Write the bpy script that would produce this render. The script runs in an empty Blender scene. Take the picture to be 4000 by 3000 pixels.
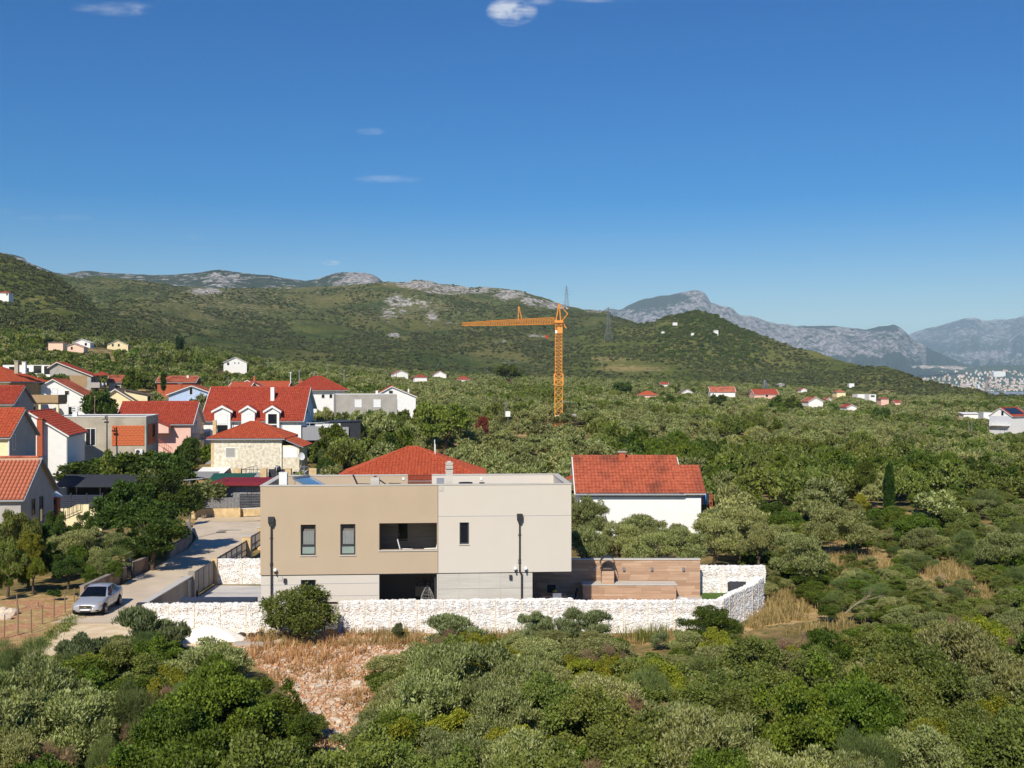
import bpy, bmesh, math, random
import numpy as np
from mathutils import Vector, Matrix
SC = bpy.context.scene
COL = SC.collection
R = math.radians
random.seed(7)
RNG = np.random.default_rng(11)
# ---------------------------------------------------------------- camera, sky, sun
FP = 4200.0          # focal length in photo pixels (4000 wide)
K = 1.5              # metres per layout depth unit
HC = 13.2            # camera height over the yard
cam = bpy.data.cameras.new('camera'); cam.sensor_width = 36; cam.lens = 36 * FP / 4000
cam.clip_start = 0.5; cam.clip_end = 90000
co = bpy.data.objects.new('camera', cam); COL.objects.link(co)
co.location = (0, 0, HC); co.rotation_euler = (R(90), 0, 0); SC.camera = co
SUN = Vector((0.34, 1.15, -1.02)).normalized()      # direction the light travels
sl = bpy.data.lights.new('sun', 'SUN'); sl.energy = 5.0; sl.angle = R(0.53); sl.color = (1.0, 0.935, 0.82)
so = bpy.data.objects.new('sun', sl); COL.objects.link(so)
so.rotation_euler = SUN.to_track_quat('-Z', 'Y').to_euler()
W = bpy.data.worlds.new('World'); SC.world = W; W.use_nodes = True
def build_world():
    nt = W.node_tree; N = nt.nodes; L = nt.links; N.clear()
    out = N.new('ShaderNodeOutputWorld'); bg = N.new('ShaderNodeBackground'); bg.inputs['Strength'].default_value = 0.096
    sky = N.new('ShaderNodeTexSky'); sky.sky_type = 'NISHITA'; sky.sun_disc = False
    d = -SUN
    sky.sun_elevation = math.asin(d.z); sky.sun_rotation = math.atan2(d.x, d.y)
    sky.air_density = 1.0; sky.dust_density = 0.25; sky.ozone_density = 3.0; sky.altitude = 80
    hs = N.new('ShaderNodeHueSaturation'); hs.inputs['Saturation'].default_value = SKYSAT; hs.inputs['Value'].default_value = 1.0; hs.inputs['Hue'].default_value = 0.513
    L.new(sky.outputs[0], hs.inputs['Color'])
    # thin white cloud wisps at fixed directions of the sky
    tc = N.new('ShaderNodeTexCoord'); sp = N.new('ShaderNodeSeparateXYZ'); L.new(tc.outputs['Generated'], sp.inputs[0])
    def M(op, a, b=None, c=None):
        n = N.new('ShaderNodeMath'); n.operation = op
        for i, x in enumerate((a, b, c)):
            if x is None: continue
            if isinstance(x, (int, float)): n.inputs[i].default_value = x
            else: L.new(x, n.inputs[i])
        return n.outputs[0]
    yy = M('MAXIMUM', sp.outputs['Y'], 0.05)
    az = M('DIVIDE', sp.outputs['X'], yy); el = M('DIVIDE', sp.outputs['Z'], yy)
    cv = N.new('ShaderNodeCombineXYZ'); L.new(M('MULTIPLY', az, 34), cv.inputs[0]); L.new(M('MULTIPLY', el, 90), cv.inputs[1])
    nz = N.new('ShaderNodeTexNoise'); nz.inputs['Scale'].default_value = 1.0; nz.inputs['Detail'].default_value = 6; nz.inputs['Roughness'].default_value = .6
    L.new(cv.outputs[0], nz.inputs['Vector'])
    tot = None
    for (u, v, su, sv, st) in [(2000, 45, 105, 62, 1.6), (2120, -5, 60, 30, .8), (2330, -30, 240, 42, 1.3), (2700, -60, 200, 40, .9), (1450, 513, 62, 16, .5), (1520, 700, 150, 18, .45), (470, 35, 150, 34, .32),
                            (535, 40, 30, 26, .3), (1292, 1027, 40, 13, 1.1), (1215, 1022, 60, 10, .35), (745, 925, 60, 14, .16), (220, 850, 170, 14, .2), (30, 828, 70, 14, .16), (330, 30, 60, 20, .2)]:
        a0 = (u - 2000) / FP; e0 = (1500 - v) / FP
        da = M('MULTIPLY', M('ADD', az, -a0), FP / su); de = M('MULTIPLY', M('ADD', el, -e0), FP / sv)
        g = M('MULTIPLY', M('MAXIMUM', M('SUBTRACT', 1.0, M('ADD', M('MULTIPLY', da, da), M('MULTIPLY', de, de))), 0.0), st)
        tot = g if tot is None else M('ADD', tot, g)
    nn = M('MULTIPLY', M('SUBTRACT', nz.outputs['Fac'], 0.36), 2.6)
    fac = M('MINIMUM', M('MAXIMUM', M('MULTIPLY', tot, M('MAXIMUM', nn, 0.0)), 0.0), 0.8)
    mx = N.new('ShaderNodeMixRGB'); L.new(fac, mx.inputs[0]); L.new(hs.outputs[0], mx.inputs[1]); mx.inputs[2].default_value = (8.2, 8.6, 9.4, 1)
    L.new(mx.outputs[0], bg.inputs[0]); L.new(bg.outputs[0], out.inputs[0])
SKYSAT = 1.76; HAZE = 5.2e-5
build_world()
vs = SC.view_settings; vs.view_transform = 'Standard'; vs.look = 'None'; vs.exposure = 0.0; vs.gamma = 1.0; vs.use_curve_mapping = False
SC.cycles.use_denoising = True
SC.cycles.max_bounces = 6; SC.cycles.diffuse_bounces = 3; SC.cycles.glossy_bounces = 2; SC.cycles.transmission_bounces = 4; SC.cycles.volume_bounces = 0; SC.cycles.transparent_max_bounces = 6
SC.cycles.use_adaptive_sampling = True; SC.cycles.adaptive_threshold = 0.02
SC.cycles.sample_clamp_indirect = 4.0

# ---------------------------------------------------------------- helpers
def P(u, v, y):
    Y = y * K
    return Vector(((u - 2000) / FP * Y, Y, HC - (v - 1500) / FP * Y))
def PZ(u, v, z=0.0):                       # point on the level z seen at photo pixel (u, v)
    Y = (HC - z) * FP / (v - 1500)
    return Vector(((u - 2000) / FP * Y, Y, z))
def lin(r, g, b, k=1.0):
    f = lambda c: (c / 255 / 12.92) if c / 255 <= 0.04045 else ((c / 255 + 0.055) / 1.055) ** 2.4
    return (f(r) * k, f(g) * k, f(b) * k)
MATS = {}
def mat(name, col, rough=0.8, var=0.12, scale=3.0, bump=0.0, bscale=30.0, spec=0.3, metal=0.0, col2=None, patch=None, pscale=0.6, pamt=0.5, coat=0.0, stretch=None):
    if name in MATS: return MATS[name]
    m = bpy.data.materials.new(name); m.use_nodes = True; nt = m.node_tree; N = nt.nodes; L = nt.links
    b = N['Principled BSDF']; b.inputs['Roughness'].default_value = rough; b.inputs['Metallic'].default_value = metal
    b.inputs['Specular IOR Level'].default_value = spec; b.inputs['Coat Weight'].default_value = coat; b.inputs['Coat Roughness'].default_value = .05
    tc = N.new('ShaderNodeTexCoord'); vec = tc.outputs['Object']
    if stretch:
        mp = N.new('ShaderNodeMapping'); mp.inputs['Scale'].default_value = stretch; L.new(vec, mp.inputs[0]); vec = mp.outputs[0]
    n = N.new('ShaderNodeTexNoise'); n.inputs['Scale'].default_value = scale; n.inputs['Detail'].default_value = 5; L.new(vec, n.inputs['Vector'])
    cr = N.new('ShaderNodeValToRGB'); cr.color_ramp.elements[0].position = .3; cr.color_ramp.elements[1].position = .7
    c2 = col2 or tuple(min(1, c * (1 + var)) for c in col); c1 = tuple(c * (1 - var) for c in col)
    cr.color_ramp.elements[0].color = (*c1, 1); cr.color_ramp.elements[1].color = (*c2, 1)
    L.new(n.outputs['Fac'], cr.inputs[0]); colo = cr.outputs[0]
    if patch:
        pn = N.new('ShaderNodeTexNoise'); pn.inputs['Scale'].default_value = pscale; pn.inputs['Detail'].default_value = 6; L.new(vec, pn.inputs['Vector'])
        pr = N.new('ShaderNodeValToRGB'); pr.color_ramp.elements[0].position = .48; pr.color_ramp.elements[1].position = .66
        pr.color_ramp.elements[0].color = (0, 0, 0, 1); pr.color_ramp.elements[1].color = (pamt, pamt, pamt, 1)
        L.new(pn.outputs['Fac'], pr.inputs[0])
        mx = N.new('ShaderNodeMixRGB'); L.new(pr.outputs[0], mx.inputs[0]); L.new(colo, mx.inputs[1]); mx.inputs[2].default_value = (*patch, 1); colo = mx.outputs[0]
    L.new(colo, b.inputs['Base Color'])
    if bump:
        bn = N.new('ShaderNodeTexNoise'); bn.inputs['Scale'].default_value = bscale; bn.inputs['Detail'].default_value = 4; L.new(vec, bn.inputs['Vector'])
        bp = N.new('ShaderNodeBump'); bp.inputs['Strength'].default_value = bump; bp.inputs['Distance'].default_value = .05; L.new(bn.outputs['Fac'], bp.inputs['Height']); L.new(bp.outputs[0], b.inputs['Normal'])
    MATS[name] = m; return m
def leafmat(name, dark, light, back=None, trans=0.22, hv=0.10):
    m = bpy.data.materials.new(name); m.use_nodes = True; nt = m.node_tree; N = nt.nodes; L = nt.links
    b = N['Principled BSDF']; b.inputs['Roughness'].default_value = .55; b.inputs['Specular IOR Level'].default_value = .25
    at = N.new('ShaderNodeAttribute'); at.attribute_name = 'tone'
    cr = N.new('ShaderNodeMixRGB'); cr.inputs[1].default_value = (*dark, 1); cr.inputs[2].default_value = (*light, 1); L.new(at.outputs['Fac'], cr.inputs[0])
    oi = N.new('ShaderNodeObjectInfo'); hs = N.new('ShaderNodeHueSaturation')
    def mr(lo, hi):
        x = N.new('ShaderNodeMapRange'); x.inputs[3].default_value = lo; x.inputs[4].default_value = hi; return x
    a = mr(.5 - hv * .16, .5 + hv * .16); L.new(oi.outputs['Random'], a.inputs[0]); L.new(a.outputs[0], hs.inputs['Hue'])
    mu = N.new('ShaderNodeMath'); mu.operation = 'MULTIPLY'; mu.inputs[1].default_value = 7.31; L.new(oi.outputs['Random'], mu.inputs[0])
    fr = N.new('ShaderNodeMath'); fr.operation = 'FRACT'; L.new(mu.outputs[0], fr.inputs[0])
    v = mr(1 - hv * 2.4, 1 + hv * 2.4); L.new(fr.outputs[0], v.inputs[0]); L.new(v.outputs[0], hs.inputs['Value'])
    col = cr.outputs[0]
    if back:
        ge = N.new('ShaderNodeNewGeometry'); bx = N.new('ShaderNodeMixRGB'); L.new(ge.outputs['Backfacing'], bx.inputs[0]); L.new(col, bx.inputs[1]); bx.inputs[2].default_value = (*back, 1); col = bx.outputs[0]
    L.new(col, hs.inputs['Color']); L.new(hs.outputs[0], b.inputs['Base Color'])
    tr = N.new('ShaderNodeBsdfTranslucent'); L.new(hs.outputs[0], tr.inputs['Color'])
    ms = N.new('ShaderNodeMixShader'); ms.inputs[0].default_value = trans; L.new(b.outputs[0], ms.inputs[1]); L.new(tr.outputs[0], ms.inputs[2])
    L.new(ms.outputs[0], N['Material Output'].inputs['Surface'])
    MATS[name] = m; return m

class MB:
    def __init__(s): s.v = []; s.f = []; s.m = []
    def add(s, vs, fs, mi=0):
        o = len(s.v); s.v += [tuple(x) for x in vs]; s.f += [tuple(i + o for i in f) for f in fs]; s.m += [mi] * len(fs); return s
    def box(s, x0, x1, y0, y1, z0, z1, mi=0):
        return s.add([(x0, y0, z0), (x1, y0, z0), (x1, y1, z0), (x0, y1, z0), (x0, y0, z1), (x1, y0, z1), (x1, y1, z1), (x0, y1, z1)],
                     [(3, 2, 1, 0), (4, 5, 6, 7), (0, 1, 5, 4), (1, 2, 6, 5), (2, 3, 7, 6), (3, 0, 4, 7)], mi)
    def hexa(s, a, b, c, d, h, mi=0):      # four floor points, each raised by the vector h
        vs = [Vector(x) for x in (a, b, c, d)]; h = Vector(h)
        return s.add(vs + [x + h for x in vs], [(3, 2, 1, 0), (4, 5, 6, 7), (0, 1, 5, 4), (1, 2, 6, 5), (2, 3, 7, 6), (3, 0, 4, 7)], mi)
    def bar(s, a, b, r, n=4, r2=None, mi=0, cap=True):
        a = Vector(a); b = Vector(b); d = b - a
        if d.length < 1e-6: return s
        q = d.to_track_quat('Z', 'Y'); r2 = r if r2 is None else r2; vs = []
        for p, rr in ((a, r), (b, r2)):
            for i in range(n):
                t = 2 * math.pi * (i + .5) / n; vs.append(p + q @ Vector((math.cos(t) * rr, math.sin(t) * rr, 0)))
        fs = [(i, (i + 1) % n, n + (i + 1) % n, n + i) for i in range(n)]
        if cap: fs += [tuple(range(n - 1, -1, -1)), tuple(range(n, 2 * n))]
        return s.add(vs, fs, mi)
    def tube(s, pts, radii, n=6, mi=0):
        for i in range(len(pts) - 1): s.bar(pts[i], pts[i + 1], radii[i], n, radii[i + 1], mi)
        return s
    def prism(s, poly, axis, a0, a1, mi=0):   # polygon of 2D points extruded along an axis; axis 'x': (y,z), 'y': (x,z), 'z': (x,y)
        def mk(p, a): return (a, p[0], p[1]) if axis == 'x' else ((p[0], a, p[1]) if axis == 'y' else (p[0], p[1], a))
        n = len(poly); vs = [mk(p, a0) for p in poly] + [mk(p, a1) for p in poly]
        return s.add(vs, [tuple(range(n - 1, -1, -1)), tuple(range(n, 2 * n))] + [(i, (i + 1) % n, n + (i + 1) % n, n + i) for i in range(n)], mi)
    def mesh(s, name, mats, smooth=False):
        me = bpy.data.meshes.new(name); me.from_pydata(s.v, [], s.f)
        if not isinstance(mats, (list, tuple)): mats = [mats]
        for m in mats: me.materials.append(MATS[m] if isinstance(m, str) else m)
        if len(mats) > 1: me.polygons.foreach_set('material_index', s.m)
        bm = bmesh.new(); bm.from_mesh(me); bmesh.ops.recalc_face_normals(bm, faces=bm.faces); bm.to_mesh(me); bm.free()
        if smooth: me.shade_smooth()
        return me
    def build(s, name, mats, parent=None, smooth=False, loc=None, rot=None, stuff=False):
        return link(name, s.mesh(name, mats, smooth), parent, loc, rot, stuff)
def link(name, me, parent=None, loc=None, rot=None, stuff=False):
    o = bpy.data.objects.new(name, me); COL.objects.link(o)
    if parent is not None: o.parent = parent
    if loc is not None: o.location = loc
    if rot is not None: o.rotation_euler = rot
    if stuff: o['kind'] = 'stuff'
    return o
def tag(o, label, cat=None, group=None, kind=None):
    o['label'] = label
    if cat: o['category'] = cat
    if group: o['group'] = group
    if kind: o['kind'] = kind
    return o
def thing(name, label, cat, loc=(0, 0, 0), rz=0.0, group=None):
    o = bpy.data.objects.new(name, None); COL.objects.link(o); o.location = loc; o.rotation_euler = (0, 0, rz); o.empty_display_size = .3
    return tag(o, label, cat, group)
def copy_tree(o, parent=None):
    c = o.copy(); COL.objects.link(c)
    if parent is not None: c.parent = parent
    for ch in list(o.children): copy_tree(ch, c)
    return c
# numpy value noise
_T = np.random.default_rng(5).random((256, 256))
def vnoise(x, y):
    xi = np.floor(x).astype(int); yi = np.floor(y).astype(int); fx = x - xi; fy = y - yi
    fx = fx * fx * (3 - 2 * fx); fy = fy * fy * (3 - 2 * fy)
    g = lambda a, b: _T[a & 255, b & 255]
    return (g(xi, yi) * (1 - fx) + g(xi + 1, yi) * fx) * (1 - fy) + (g(xi, yi + 1) * (1 - fx) + g(xi + 1, yi + 1) * fx) * fy
def fbm(x, y, o=5, gain=.5):
    s = 0; a = 1; t = 0
    for i in range(o): s = s + a * vnoise(x * 2 ** i + 17.3 * i, y * 2 ** i + 9.1 * i); t += a; a *= gain
    return s / t - .5
def sstep(a, b, x): t = np.clip((x - a) / (b - a), 0, 1); return t * t * (3 - 2 * t)
def inpoly(u, v, poly):
    u = np.asarray(u, float); v = np.asarray(v, float); r = np.zeros(u.shape, bool); n = len(poly)
    for i in range(n):
        x1, y1 = poly[i]; x2, y2 = poly[(i + 1) % n]
        c = ((y1 > v) != (y2 > v)) & (u < (x2 - x1) * (v - y1) / (y2 - y1 + 1e-12) + x1); r ^= c
    return r
# ---------------------------------------------------------------- terrain heights
GP = [(-1500, 60, 1), (-1500, 110, 6), (-1500, 300, 45), (700, 75, 0), (400, 64, .2), (0, 70, 1.2), (400, 84, 2.3), (900, 88, 1.3), (900, 108, 1.6), (150, 110, 5), (50, 130, 7), (1340, 112, 2.5), (1450, 130, 3.6), (1250, 150, 5),
      (160, 190, 13.5), (300, 165, 10.5), (480, 330, 26), (930, 310, 18.5), (650, 150, 8), (1551, 394, 14.5), (1700, 394, 13.5), (2150, 150, 4.4), (2300, 62, -.8), (2600, 100, .5), (2500, 200, 4), (2830, 380, 6.0),
      (3000, 380, 5.6), (3200, 330, 2), (3290, 466, 5), (3460, 450, 1), (3390, 460, 3), (3950, 250, -5.5), (3950, 420, 3.5), (3700, 350, 1.5), (3000, 110, -.2), (3500, 110, -.5), (4200, 110, -1.5), (3500, 200, -.8),
      (1000, 500, 28), (100, 450, 42), (-600, 300, 35), (-600, 110, 6), (4600, 250, -7), (4600, 450, 2), (6000, 250, -10), (6000, 450, -2), (2000, 520, 15), (2600, 520, 12), (3300, 560, 6), (1100, 200, 9), (1800, 200, 6.5), (1900, 300, 10),
      (2500, 300, 6.5), (600, 230, 15), (1800, 80, .5), (1400, 75, .6), (2000, 100, 2)] + [(u, y, 0) for u in (-2500, -500, 1000, 2000, 3000, 4500, 6500) for y in (18, 30, 48)]
GP = np.array(GP, float)
_q = np.stack([GP[:, 0] / 600, 3.2 * np.log(GP[:, 1])], 1)
def _phi(d): return d * d * np.log(d + 1e-9)
_n = len(GP); _A = np.zeros((_n + 3, _n + 3)); _A[:_n, :_n] = _phi(np.linalg.norm(_q[:, None] - _q[None], axis=2)) + np.eye(_n) * .05
_A[:_n, _n] = 1; _A[:_n, _n + 1:] = _q; _A[_n, :_n] = 1; _A[_n + 1:, :_n] = _q.T
_w = np.linalg.solve(_A, np.concatenate([GP[:, 2], np.zeros(3)]))
def ground_uy(u, y):
    u = np.asarray(u, float); y = np.asarray(y, float); sh = np.broadcast(u, y).shape
    uu = np.broadcast_to(u, sh).ravel(); yy = np.broadcast_to(y, sh).ravel()
    q = np.stack([np.clip(uu, -1800, 6200) / 600, 3.2 * np.log(np.clip(yy, 10, 560))], 1); out = np.zeros(len(q))
    for i in range(0, len(q), 20000):
        p = q[i:i + 20000]; out[i:i + 20000] = _phi(np.linalg.norm(p[:, None] - _q[None], axis=2)) @ _w[:_n] + _w[_n] + p @ _w[_n + 1:]
    out = out * sstep(50, 72, yy)
    k = sstep(570, 1000, yy); out = out * (1 - k) + (-36) * k
    out = np.where(yy > 1000, -36, out)
    return out.reshape(sh)
def gz(x, y):
    yl = max(y / K, 2.0); return float(ground_uy(np.array([x / y * FP + 2000]), np.array([yl]))[0])
S = 4000 / 2212.0                       # positions noted on a 2212 px wide view of the photo
def sc(poly): return [(a * S, b * S) for a, b in poly]
POLY_CLEAR = sc([(498, 1392), (560, 1372), (720, 1362), (930, 1362), (918, 1400), (815, 1436), (800, 1500), (770, 1560), (752, 1640), (745, 1760), (690, 1760), (682, 1640), (655, 1540), (600, 1470), (560, 1440)])
POLY_TRACK = sc([(40, 1412), (70, 1396), (165, 1330), (230, 1322), (262, 1308), (322, 1306), (560, 1306), (560, 1372), (480, 1396), (420, 1420), (180, 1430)])
POLY_GARD = sc([(-200, 1285), (150, 1285), (215, 1300), (165, 1330), (70, 1396), (-200, 1440)])
POLY_DRY = [sc(p) for p in ([(1655, 1285), (1740, 1278), (1830, 1300), (1790, 1335), (1650, 1352), (1600, 1370)], [(1985, 1235), (2060, 1215), (2150, 1260), (2160, 1310), (2040, 1320), (1980, 1290)],
            [(1800, 1160), (1900, 1175), (1960, 1230), (1850, 1260), (1760, 1230)], [(720, 1362), (940, 1362), (940, 1392), (740, 1400)], [(1080, 1372), (1130, 1372), (1120, 1400), (1070, 1400)], [(1330, 1370), (1500, 1370), (1440, 1392), (1340, 1385)],
            [(505, 1392), (720, 1380), (740, 1430), (560, 1440)])]
# ---------------------------------------------------------------- ground sheet
def nodes(name):
    m = bpy.data.materials.new(name); m.use_nodes = True; MATS[name] = m
    nt = m.node_tree; return m, nt.nodes, nt.links, nt.nodes['Principled BSDF']
def helper(N, L):
    def noise(scale, vec, detail=5, rough=.55):
        n = N.new('ShaderNodeTexNoise'); n.inputs['Scale'].default_value = scale; n.inputs['Detail'].default_value = detail; n.inputs['Roughness'].default_value = rough; L.new(vec, n.inputs['Vector']); return n.outputs['Fac']
    def ramp(x, p0, p1, c0=(0, 0, 0), c1=(1, 1, 1)):
        r = N.new('ShaderNodeValToRGB'); r.color_ramp.elements[0].position = p0; r.color_ramp.elements[1].position = p1
        r.color_ramp.elements[0].color = (*c0, 1); r.color_ramp.elements[1].color = (*c1, 1); L.new(x, r.inputs[0]); return r.outputs[0]
    def mix(f, a, b, mode='MIX'):
        n = N.new('ShaderNodeMixRGB'); n.blend_type = mode
        for i, x in enumerate((f, a, b)):
            if isinstance(x, tuple): n.inputs[i].default_value = (*x, 1)
            elif isinstance(x, float): n.inputs[i].default_value = x
            else: L.new(x, n.inputs[i])
        return n.outputs[0]
    def math_(op, a, b):
        n = N.new('ShaderNodeMath'); n.operation = op
        for i, x in enumerate((a, b)):
            if isinstance(x, (int, float)): n.inputs[i].default_value = x
            else: L.new(x, n.inputs[i])
        return n.outputs[0]
    return noise, ramp, mix, math_
def ground_material():
    m, N, L, b = nodes('ground'); noise, ramp, mix, ma = helper(N, L)
    tc = N.new('ShaderNodeTexCoord').outputs['Object']; at = N.new('ShaderNodeAttribute'); at.attribute_name = 'mask'
    sp = N.new('ShaderNodeSeparateColor'); L.new(at.outputs['Color'], sp.inputs[0])
    base = mix(ramp(noise(.35, tc), .4, .62), lin(112, 98, 62), lin(164, 136, 88)); base = mix(ramp(noise(2.2, tc), .48, .66), base, lin(92, 98, 54))
    soil = mix(ramp(noise(6.0, tc), .38, .66), lin(156, 98, 60), lin(206, 156, 110)); soil = mix(ramp(noise(22, tc), .56, .64), soil, lin(232, 214, 194)); soil = mix(ramp(noise(1.1, tc), .5, .7), soil, lin(168, 120, 80))
    track = mix(ramp(noise(1.3, tc), .35, .7), lin(214, 188, 148), lin(236, 216, 182)); track = mix(ramp(noise(9, tc), .58, .7), track, lin(180, 150, 110))
    dry = mix(ramp(noise(1.6, tc), .35, .65), lin(160, 130, 86), lin(204, 174, 122)); dry = mix(ramp(noise(12, tc), .5, .7), dry, lin(140, 112, 60))
    nn = noise(1.8, tc, 6, .65)
    def msk(ch): return ramp(ma('ADD', sp.outputs[ch], ma('MULTIPLY', ma('SUBTRACT', nn, .5), .9)), .42, .58)
    c = mix(msk(2), base, dry); c = mix(msk(0), c, soil); c = mix(msk(1), c, track)
    L.new(c, b.inputs['Base Color']); b.inputs['Roughness'].default_value = .95; b.inputs['Specular IOR Level'].default_value = .1
    bp = N.new('ShaderNodeBump'); bp.inputs['Strength'].default_value = .4; bp.inputs['Distance'].default_value = .08; L.new(noise(7, tc, 8, .7), bp.inputs['Height']); L.new(bp.outputs[0], b.inputs['Normal'])
ground_material()
def grid_mesh(name, X, Y, Z, mats):
    nr, nc = X.shape; me = bpy.data.meshes.new(name)
    me.vertices.add(nr * nc); me.vertices.foreach_set('co', np.stack([X, Y, Z], -1).astype(np.float32).ravel())
    i = np.arange(nr * nc).reshape(nr, nc); q = np.stack([i[:-1, :-1], i[:-1, 1:], i[1:, 1:], i[1:, :-1]], -1).reshape(-1, 4)
    me.loops.add(q.size); me.loops.foreach_set('vertex_index', q.ravel().astype(np.int32)); me.polygons.add(len(q)); me.polygons.foreach_set('loop_start', (np.arange(len(q)) * 4).astype(np.int32))
    me.update(calc_edges=True); me.materials.append(MATS[mats]); me.shade_smooth(); return me
def build_ground():
    u = np.concatenate([np.linspace(-9000, -700, 26)[:-1], np.arange(-700, 4700, 18), np.linspace(4700, 12000, 22)])
    y = np.concatenate([np.linspace(1.5, 20, 26)[:-1], np.arange(20, 52, .3), np.geomspace(52, 1000, 150), np.geomspace(1010, 22000, 40)])
    U, Y = np.meshgrid(u, y); Z = ground_uy(U, Y)
    X = (U - 2000) / FP * Y * K; YY = Y * K
    rel = np.where(Y > 400, 0, 1) * (fbm(X / 3.1, YY / 3.1, 4) * .22 * sstep(48, 60, Y) + fbm(X / .9, YY / .9, 3) * np.where((Y < 72) & (Y > 37.6) & (U > 200) & (U < 3000), .012, .07))
    me = grid_mesh('ground', X, YY, Z + rel, 'ground')
    V = 1500 + HC / np.maximum(Y, 1) * 2800
    ju = U + fbm(X / .8, YY / .8, 3) * 40; jv = V + fbm(X / .8 + 40, YY / .8, 3) * 26
    near = Y < 80
    soil = (inpoly(ju, jv, POLY_CLEAR) | (inpoly(ju, jv, POLY_GARD) & (fbm(X / 1.2, YY / 1.2, 3) > .07))) & near; track = inpoly(ju, jv, POLY_TRACK) & near
    dry = np.zeros(U.shape, bool)
    for p in POLY_DRY: dry |= inpoly(ju, jv, p) & near
    dry |= inpoly(ju, jv, POLY_GARD) & near
    dry |= (fbm(X / 9, YY / 9, 4) > .13) & (Y > 60) & (Y < 500)
    col = np.stack([soil * 1.2, track * 1.3, dry * .95, np.ones(U.shape)], -1).astype(np.float32)
    a = me.color_attributes.new('mask', 'FLOAT_COLOR', 'POINT'); a.data.foreach_set('color', col.ravel())
    tag(link('ground', me), 'dry stony scrubland ground running from the thicket to the plain', kind='structure')
build_ground()
# ---------------------------------------------------------------- hills and mountains
def hill_material(name, greens, dryc, rockc, fscale, rough=.95, speck=.5, bumpd=2.0):
    m, N, L, b = nodes(name); noise, ramp, mix, ma = helper(N, L)
    tc = N.new('ShaderNodeTexCoord').outputs['Object']
    rk = N.new('ShaderNodeAttribute'); rk.attribute_name = 'rock'; dr = N.new('ShaderNodeAttribute'); dr.attribute_name = 'dry'
    g = mix(ramp(noise(.03 * fscale, tc), .35, .65), greens[0], greens[1]); g = mix(ramp(noise(.009 * fscale, tc), .45, .65), g, greens[2])
    n1 = noise(.16 * fscale, tc, 7, .72); n2 = noise(.34 * fscale, tc, 4, .6)
    gap = ramp(ma('ADD', ma('MULTIPLY', ma('SUBTRACT', n1, .5), 1.6), dr.outputs['Fac']), .42, .62)
    c = mix(gap, g, dryc)
    c = mix(ma('MULTIPLY', ramp(n2, .52, .62), speck), c, tuple(x * .6 for x in greens[0]))
    rn = ma('ADD', ma('MULTIPLY', ma('SUBTRACT', noise(.06 * fscale, tc, 8, .74), .5), 2.6), rk.outputs['Fac'])
    mp = N.new('ShaderNodeMapping'); mp.inputs['Scale'].default_value = (1.6, 1.0, .35); L.new(tc, mp.inputs[0]); rc = mix(ramp(noise(.10 * fscale, mp.outputs[0], 9, .75), .44, .56), tuple(x * .30 for x in rockc), rockc)
    c = mix(ramp(rn, .47, .56), c, rc)
    L.new(c, b.inputs['Base Color']); b.inputs['Roughness'].default_value = rough; b.inputs['Specular IOR Level'].default_value = .05
    bp = N.new('ShaderNodeBump'); bp.inputs['Strength'].default_value = .85; bp.inputs['Distance'].default_value = bumpd; L.new(ma('ADD', n1, noise(.03 * fscale, tc, 8, .65)), bp.inputs['Height']); L.new(bp.outputs[0], b.inputs['Normal'])
GR = [lin(64, 76, 36), lin(94, 102, 50), lin(114, 110, 62)]
hill_material('scrub_hill', GR, lin(156, 142, 106), lin(198, 190, 178), 1.0, bumpd=3.5)
hill_material('near_hill', [lin(74, 84, 36), lin(102, 108, 48), lin(118, 116, 62)], lin(150, 134, 88), lin(196, 184, 160), 1.3, bumpd=1.6)
hill_material('far_ridge', [lin(50, 62, 46), lin(62, 74, 50), lin(70, 76, 54)], lin(120, 112, 92), lin(196, 188, 180), .45, bumpd=9)
hill_material('cliff_mountain', [lin(46, 60, 50), lin(54, 68, 54), lin(64, 74, 58)], lin(90, 100, 84), lin(192, 184, 180), .22, bumpd=30)
HILLS = {}
def interp(tab, u): t = np.array(tab, float); return np.interp(u, t[:, 0], t[:, 1])
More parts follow.
